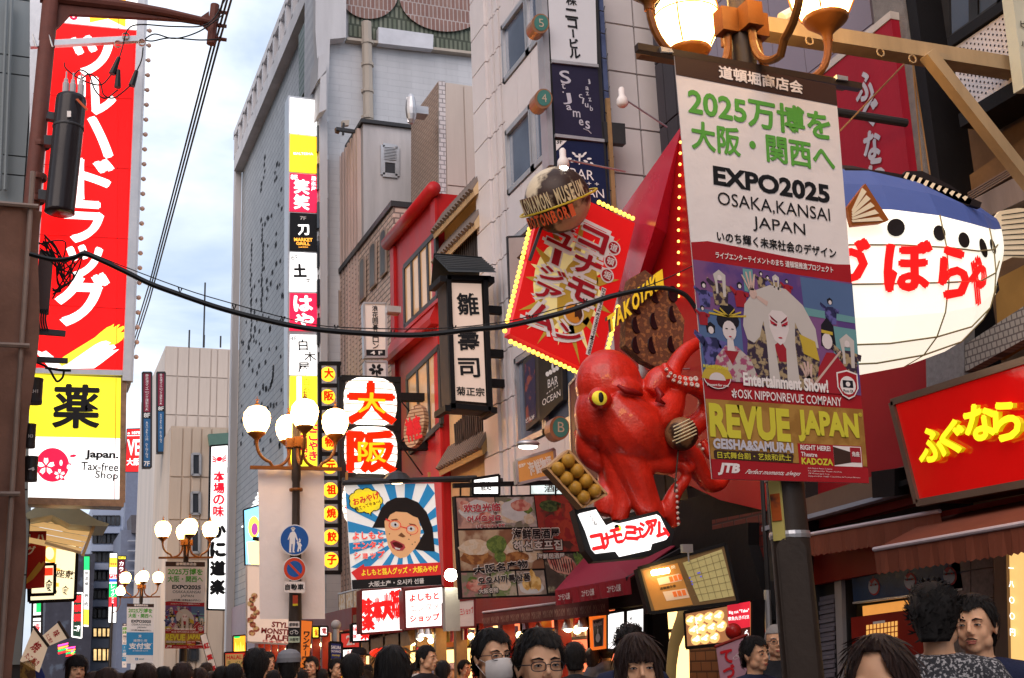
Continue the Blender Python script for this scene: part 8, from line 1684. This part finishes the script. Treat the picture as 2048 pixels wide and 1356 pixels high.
def hairmesh(style, seed):
    random.seed(seed); mb = MB(); na, npz = 56, 20; C0 = V((0, .014, 1.625)); rx, ry, rz = .088, .108, .112
    long = style == 'long'
    def low(phi):       # phi 0 = front; lower hair edge height
        f = abs((phi + math.pi) % (2 * math.pi) - math.pi)
        if style == 'long': return 1.628 if f < .62 else lerp(1.61, 1.40, min(1, (f - .62) / .35))
        if style == 'bangs': return 1.632 if f < .8 else lerp(1.60, 1.50, min(1, (f - .8) / .5))
        if style == 'part': return (1.70 if f < .35 else lerp(1.69, 1.58, (f - .35) / .5)) if f < .85 else lerp(1.58, 1.44, min(1, (f - .85) / .4))
        if style == 'bald': return 1.66 if f < 1.3 else lerp(1.61, 1.55, min(1, (f - 1.3) / .6))
        if f < .85: return 1.668 + .008 * math.sin(phi * 5 + seed)
        if f < 1.35: return lerp(1.66, 1.585, (f - .85) / .5)
        if f < 1.75: return 1.60
        return lerp(1.60, 1.515, min(1, (f - 1.75) / .7))
    vol = {'short': 1.0, 'spiky': 1.06, 'bald': .94, 'long': 1.03, 'bangs': 1.04, 'part': 1.05, 'crop': .97}[style]
    base = 0
    for j in range(npz + 1):
        for i in range(na):
            ph = 2 * math.pi * i / na; zl = low(ph); t_ = j / npz; wv = 1 + .018 * math.sin(i * 2.7 + seed) + .012 * math.sin(i * 5.3 + j * .6)
            zt = C0.z + rz * vol; z = zt - (zt - zl) * (t_ ** 1.6 if j < npz else 1)
            q_ = max(-1, min(1, (z - C0.z) / (rz * vol)))
            if z > C0.z - .01: r = math.sqrt(max(0, 1 - q_ * q_))
            else: r = 1.0 - (0 if long or style in ('part', 'bangs') else .10 * min(1, (C0.z - z) / .08)) + (.06 * min(1, (C0.z - z) / .12) if long else 0)
            x = math.sin(ph) * rx * vol * wv * r; y = -math.cos(ph) * ry * vol * wv * r
            mb.v.append(C0 + V((x, y, z - C0.z)))
    for j in range(npz):
        for i in range(na): a, b = j * na + i, j * na + (i + 1) % na; mb.f.append([a, a + na, b + na, b]); mb.m.append(0)
    # inner lip so the hair has a thick edge
    b0 = len(mb.v)
    for i in range(na): p = mb.v[npz * na + i]; mb.v.append(C0 + (p - C0) * .86 + V((0, 0, .006)))
    for i in range(na): a = npz * na + i; b = npz * na + (i + 1) % na; mb.f.append([a, b0 + i, b0 + (i + 1) % na, b]); mb.m.append(0)
    nt_ = {'spiky': 420, 'bald': 0, 'crop': 200}.get(style, 330)
    for k in range(nt_):       # loose locks
        ph = random.uniform(0, 6.283); zl = low(ph); zt = C0.z + rz * vol * .96; z = random.uniform(zl + .006, zt); q_ = (z - C0.z) / (rz * vol); r = math.sqrt(max(.02, 1 - q_ * q_)) if z > C0.z else 1
        p = C0 + V((math.sin(ph) * rx * vol * r, -math.cos(ph) * ry * vol * r, z - C0.z)); n_ = V((p.x - C0.x, p.y - C0.y, (p.z - C0.z) * .8)).normalized()
        dn = V((0, 0, -1)) if style != 'spiky' else V((random.uniform(-1, 1), random.uniform(-1, 1), random.uniform(-.2, 1)))
        d_ = (dn - n_ * dn.dot(n_)); d_ = (d_.normalized() if d_.length > .01 else V((0, 1, 0))); d_ = (d_ + n_ * (.5 if style == 'spiky' else .03) + V((random.uniform(-.22, .22), random.uniform(-.22, .22), 0))).normalized()
        L_ = random.uniform(.02, .04) if style in ('spiky', 'short', 'crop') else random.uniform(.04, .08)
        if p.z - L_ < zl - .012 and p.y < 0: L_ = max(.008, p.z - zl + .01)
        s_ = n_.cross(d_).normalized() * random.uniform(.003, .006); e = p + n_ * .002
        mb.poly([e - s_, e + s_, e + d_ * L_ * .6 + s_ * .6 + n_ * .003, e + d_ * L_]); 
    o = mb.build('hair_src', m_hair); md = o.data; md.polygons.foreach_set('use_smooth', [True] * len(md.polygons)); bpy.data.objects.remove(o); md.name = 'hair'; return md
HM = {}
def small(name, mb, mat): o = mb.build(name, mat); d = o.data; d.polygons.foreach_set('use_smooth', [True] * len(d.polygons)); bpy.data.objects.remove(o); return d
PARTS = {}
mb = MB(); [mb.ball((s_ * .031, -.0835, 1.6025), .0125, .005, .0048, 12, 8) for s_ in (-1, 1)]; PARTS['eye'] = [small('eye', MB().ball((s_ * .031, -.0842, 1.6025), .0125, .005, .0034, 12, 8), m_eyew) for s_ in (-1, 1)]
PARTS['iris'] = [small('iris', MB().ball((s_ * .031, -.0878, 1.6022), .0050, .0026, .0034, 10, 6), ink) for s_ in (-1, 1)]
PARTS['eyelid'] = [small('eyelid', MB().tube([(s_ * .017, -.0868, 1.603), (s_ * .025, -.0895, 1.6065), (s_ * .037, -.0885, 1.6063), (s_ * .046, -.083, 1.6025)], [.0012, .0022, .0022, .0012], 6), m_hair) for s_ in (-1, 1)]
PARTS['eyebrow'] = [small('eyebrow', MB().tube([(s_ * .013, -.0905, 1.622), (s_ * .028, -.091, 1.628), (s_ * .050, -.078, 1.624)], [.003, .004, .002], 6), m_hair) for s_ in (-1, 1)]
PARTS['lips'] = [small('lips', MB().ball((0, -.0885, 1.5385), .0225, .0065, .0045, 12, 8).ball((0, -.087, 1.5305), .018, .0065, .0050, 12, 8), m_lip)]
mb = MB()
for s_ in (-1, 1):
    rim = [(s_ * (.033 + .025 * math.copysign(abs(math.cos(a)) ** .6, math.cos(a))), -.104 + .010 * abs(math.cos(a)) * (1 if math.cos(a) > 0 else 0), 1.600 + .0155 * math.copysign(abs(math.sin(a)) ** .7, math.sin(a))) for a in [k * math.pi / 10 for k in range(21)]]; mb.tube(rim, .0018, 6); mb.tube([(s_ * .057, -.094, 1.606), (s_ * .080, -.05, 1.606), (s_ * .085, .02, 1.60)], .002, 6)
mb.tube([(-.009, -.104, 1.604), (0, -.108, 1.607), (.009, -.104, 1.604)], .0018, 6); GL = small('glasses', mb, M('glasses_black', (.015, .02, .03), .3, noise=0))
mb = MB(); nx_, nz_ = 12, 8
for j in range(nz_ + 1):
    for i in range(nx_ + 1): a = lerp(-1.15, 1.15, i / nx_); z = lerp(1.503, 1.583 + .012 * math.cos(a * 1.4), j / nz_); bulge = .012 * math.sin(math.pi * j / nz_) + (.003 if j % 2 else 0); mb.v.append(V((math.sin(a) * (.074 + bulge * .5), -.012 - math.cos(a) * (.098 + bulge) + (1.545 - z) * .1 * 0, z)))
for j in range(nz_):
    for i in range(nx_): k = j * (nx_ + 1) + i; mb.f.append([k, k + 1, k + nx_ + 2, k + nx_ + 1]); mb.m.append(0)
for s_ in (-1, 1): mb.tube([(s_ * .068, -.05, 1.575), (s_ * .084, .01, 1.60)], .0015, 5); mb.tube([(s_ * .068, -.05, 1.515), (s_ * .084, .01, 1.57)], .0015, 5)
MK = small('face_mask', mb, M('mask_white', (.72, .66, .62), .8, noise=.05))
def person(u, v, w_, face, label, hair='short', hm=None, coat='black', fem=0, hood=0, glasses=0, mask=0, tilt=0, grp=None, cap=None, full=None, cap_m=None):
    """head centre at photo point (u, v), head width w_ pixels; face = degrees the face is turned from the viewer, + to the viewer's right"""
    d = ray(u, v).normalized(); dist = .165 * FL / w_ * 1.04
    c = CAM + d * dist; s = c.z / 1.60; s = max(.86, min(1.13, s)); c = CAM + d * dist * s if False else c
    t = thing('person', label, 'person', grp, loc=(c.x, c.y, c.z - 1.60 * s)); t.scale = (s, s, s); az = math.atan2(d.x, d.y)
    t.rotation_euler = (0, 0, -az + rad(face)) ; 
    def add(nm, me, mat=None, par=None):
        o = bpy.data.objects.new(nm, me); COL.objects.link(o); o.parent = par or t
        if mat: o.material_slots[0].link = 'OBJECT'; o.material_slots[0].material = mat
        return o
    add('body', BODY[fem]); add('jacket', COAT[hood], cloth[coat]); add('trousers', TROU)
    sk = (hair, 3 + int(u) % 4); 
    if sk not in HM: HM[sk] = hairmesh(*sk)
    if hair != 'none': add('hair', HM[sk], hm or m_hair)
    front = abs(face) < 120 if full is None else full
    if front:
        for nm, ms in PARTS.items():
            for me in ms:
                if nm == 'lips' and mask: continue
                add(nm, me, m_hairg if nm == 'eyebrow' and hair == 'bald' else None)
    if glasses: add('glasses', GL)
    if mask: add('face_mask', MK)
    if cap:
        mb = MB(); off = V((0, 0, 0)); mb.lathe([(.099, 1.645), (.101, 1.68), (.09, 1.715), (.06, 1.742), (.02, 1.752), (.001, 1.753)], (0, .012, 0), 20, sy=1.15)
        if cap == 'brim': mb.prism([(-.07, -.08, 1.655), (-.05, -.16, 1.645), (0, -.185, 1.642), (.05, -.16, 1.645), (.07, -.08, 1.655)], (0, 0, .006))
        o = mb.build('cap', cap_m or cloth['black'], None, smooth=False); o.parent = t
    return t
P_ = person
t = P_(1080, 1333, 98, 16, 'man with short dark hair and thin dark glasses, biggest bare face in the crowd', glasses=1, coat='black')
P_(985, 1314, 72, 30, 'man with glasses and a white face mask just left of the man in dark glasses', glasses=1, mask=1, coat='black', hood=1)
P_(1277, 1338, 90, 8, 'young woman with long brown hair and a fringe, front of the crowd under the octopus', 'long', m_hairb, 'darkred', 1)
P_(1150, 1318, 44, 178, 'back of a black haired man in a hooded coat right of the dark glasses', 'crop', hood=1)
P_(1186, 1318, 30, 170, 'back of a close cropped brown head between two black haired heads', 'crop', m_hairb, 'brown')
P_(1212, 1300, 30, 185, 'back of a round black haired head above a grey and white hood', 'short', None, 'grey', hood=1)
P_(1262, 1294, 52, 170, 'tousled curly black haired head seen from behind the fringe woman', 'spiky', coat='navy')
P_(1363, 1322, 30, 48, 'small pale woman with long dark brown hair looking right under the black beanie', 'long', m_hairb, 'navy', 1)
P_(1352, 1304, 26, 175, 'person in a black knit cap behind the pale long haired woman', coat='black', cap='knit')
P_(1511, 1310, 48, 50, 'man with short black hair looking down to the right beside the pink flag', 'short', None, 'navy')
P_(1553, 1284, 43, 8, 'bald elderly man in thin glasses beside the big lamp post', 'bald', m_hairg, 'black', glasses=1)
P_(1872, 1238, 80, 172, 'man seen from behind with thick tousled black hair and a speckled coat', 'spiky', None, 'speckled')
P_(1950, 1252, 74, -14, 'young man with a moustache, white collar and navy jumper facing left', 'short', None, 'navy')
ym = [o for o in bpy.data.objects if o.get('label', '').startswith('young man with a moustache')][0]
o = MB().tube([(.07 * math.cos(a), .02 + .075 * math.sin(a), 1.435 + .022 * math.sin(a)) for a in [k * .5236 for k in range(13)]], .017, 8).prism([(-.06, -.05, 1.43), (0, -.10, 1.36), (-.03, -.115, 1.31), (-.085, -.08, 1.37)], (0, .012, 0)).prism([(.06, -.05, 1.43), (0, -.10, 1.36), (.03, -.115, 1.31), (.085, -.08, 1.37)], (0, .012, 0)).build('collar', cloth['white']); o.parent = ym
o = MB().tube([(-.024, -.085, 1.543), (-.01, -.096, 1.549), (.01, -.096, 1.549), (.024, -.085, 1.543)], [.0015, .003, .003, .0015], 6).build('moustache', m_hair); o.parent = ym
P_(1764, 1380, 136, -14, 'dark parted hair and forehead of a woman in the right foreground', 'part', m_hairb, 'brown', 1)
P_(153, 1340, 34, 12, 'boy with black fringe facing the viewer at the far left of the crowd', 'bangs', None, 'black')
P_(785, 1345, 68, 172, 'long black hair of a woman seen from behind under the lit comedy sign', 'long', None, 'black', 1)
P_(833, 1346, 28, 12, 'small woman with black fringe and a white mask beside the long haired back', 'bangs', None, 'black', 1, mask=1)
P_(854, 1318, 34, 62, 'man with cropped hair looking right above the masked woman', 'crop', None, 'black')
P_(578, 1336, 40, 178, 'person in a grey cap seen from behind left of the second lamp post', 'crop', None, 'grey', cap='brim', cap_m=M('cap_grey', (.25, .25, .27), .8))
P_(622, 1334, 26, -20, 'man with a wide face and short hair under the orange flag', 'short')
P_(673, 1338, 27, 35, 'man with swept black hair looking right under the exchange board', 'short')
P_(704, 1342, 44, 182, 'large round dark head seen from behind beside the exchange board', 'short')
P_(719, 1318, 24, 40, 'person in a black cap in front of the red round sign', 'short', None, 'black', cap='brim')
P_(735, 1346, 22, 25, 'woman with long black hair peeking left of the long haired back', 'long', None, 'grey', 1)
P_(512, 1334, 46, 176, 'biggest round black head in the left crowd, under the HALAL sign', 'short')
P_(535, 1326, 26, 35, 'man turned half right behind the biggest round black head', 'short')
P_(906, 1344, 22, 30, 'person in a pale pink cap under the price tags', 'short', None, 'grey', cap='brim', cap_m=M('cap_pink', (.6, .4, .38), .8))
P_(930, 1338, 24, 50, 'man with short hair bending right beside the pink cap', 'short', None, 'grey')
P_(1215, 1282, 1 * 22, 172, 'tiny dark head far behind the grey hood', 'short')
random.seed(21)
ANCH = ['left of the payment banner', 'furthest left but one behind the fringe boy', 'right under the revue banner', 'just right of the revue banner', 'left of the white tilting flag', 'under the white tilting flag', 'small, left of the HALAL sign', 'in front of the HALAL sign', 'between the HALAL sign and the biggest head', 'small, right of the HALAL sign', 'right of the man turned half right', 'in front of the second lamp post', 'right of the orange flag', 'small, left of the exchange board', 'under the pale comedy board', 'small, beside the man looking right', 'nearest the fringe boy', 'under the payment banner', 'low between revue banner and payment banner', 'left of the masked woman and long haired back', 'between the man in dark glasses and the masked man', 'small, left of the masked man', 'small, in front of the white serving panels', 'small, left of the black knit cap', 'under the bicycle notice', 'small, right under the tilting flag']
for i, (u, top, w_) in enumerate(((215, 1340, 40), (240, 1348, 24), (290, 1330, 40), (326, 1336, 34), (366, 1328, 38), (398, 1338, 30), (424, 1344, 26), (443, 1334, 34), (468, 1330, 36), (488, 1346, 26), (548, 1342, 30), (602, 1340, 28), (645, 1338, 26), (660, 1346, 20), (886, 1322, 32), (872, 1336, 20), (185, 1346, 38), (262, 1342, 26), (345, 1345, 26), (760, 1340, 22), (1030, 1335, 26), (944, 1325, 20), (1232, 1286, 24), (1330, 1302, 18), (560, 1322, 22), (412, 1328, 20))):
    P_(u, top + w_ * .72, w_, random.uniform(150, 210), 'back of a dark haired head ' + ANCH[i], random.choice(['short', 'short', 'crop', 'bangs']), random.choice([m_hair, m_hair, m_hairb]), random.choice(['black', 'navy', 'grey', 'brown']), grp='backs of heads in the crowd')
# shirt collar and moustache of the young man at the right; face details of the mask strap
bpy.data.scenes.remove(_ts)
for me in list(bpy.data.meshes):
    if me.users == 0: bpy.data.meshes.remove(me)
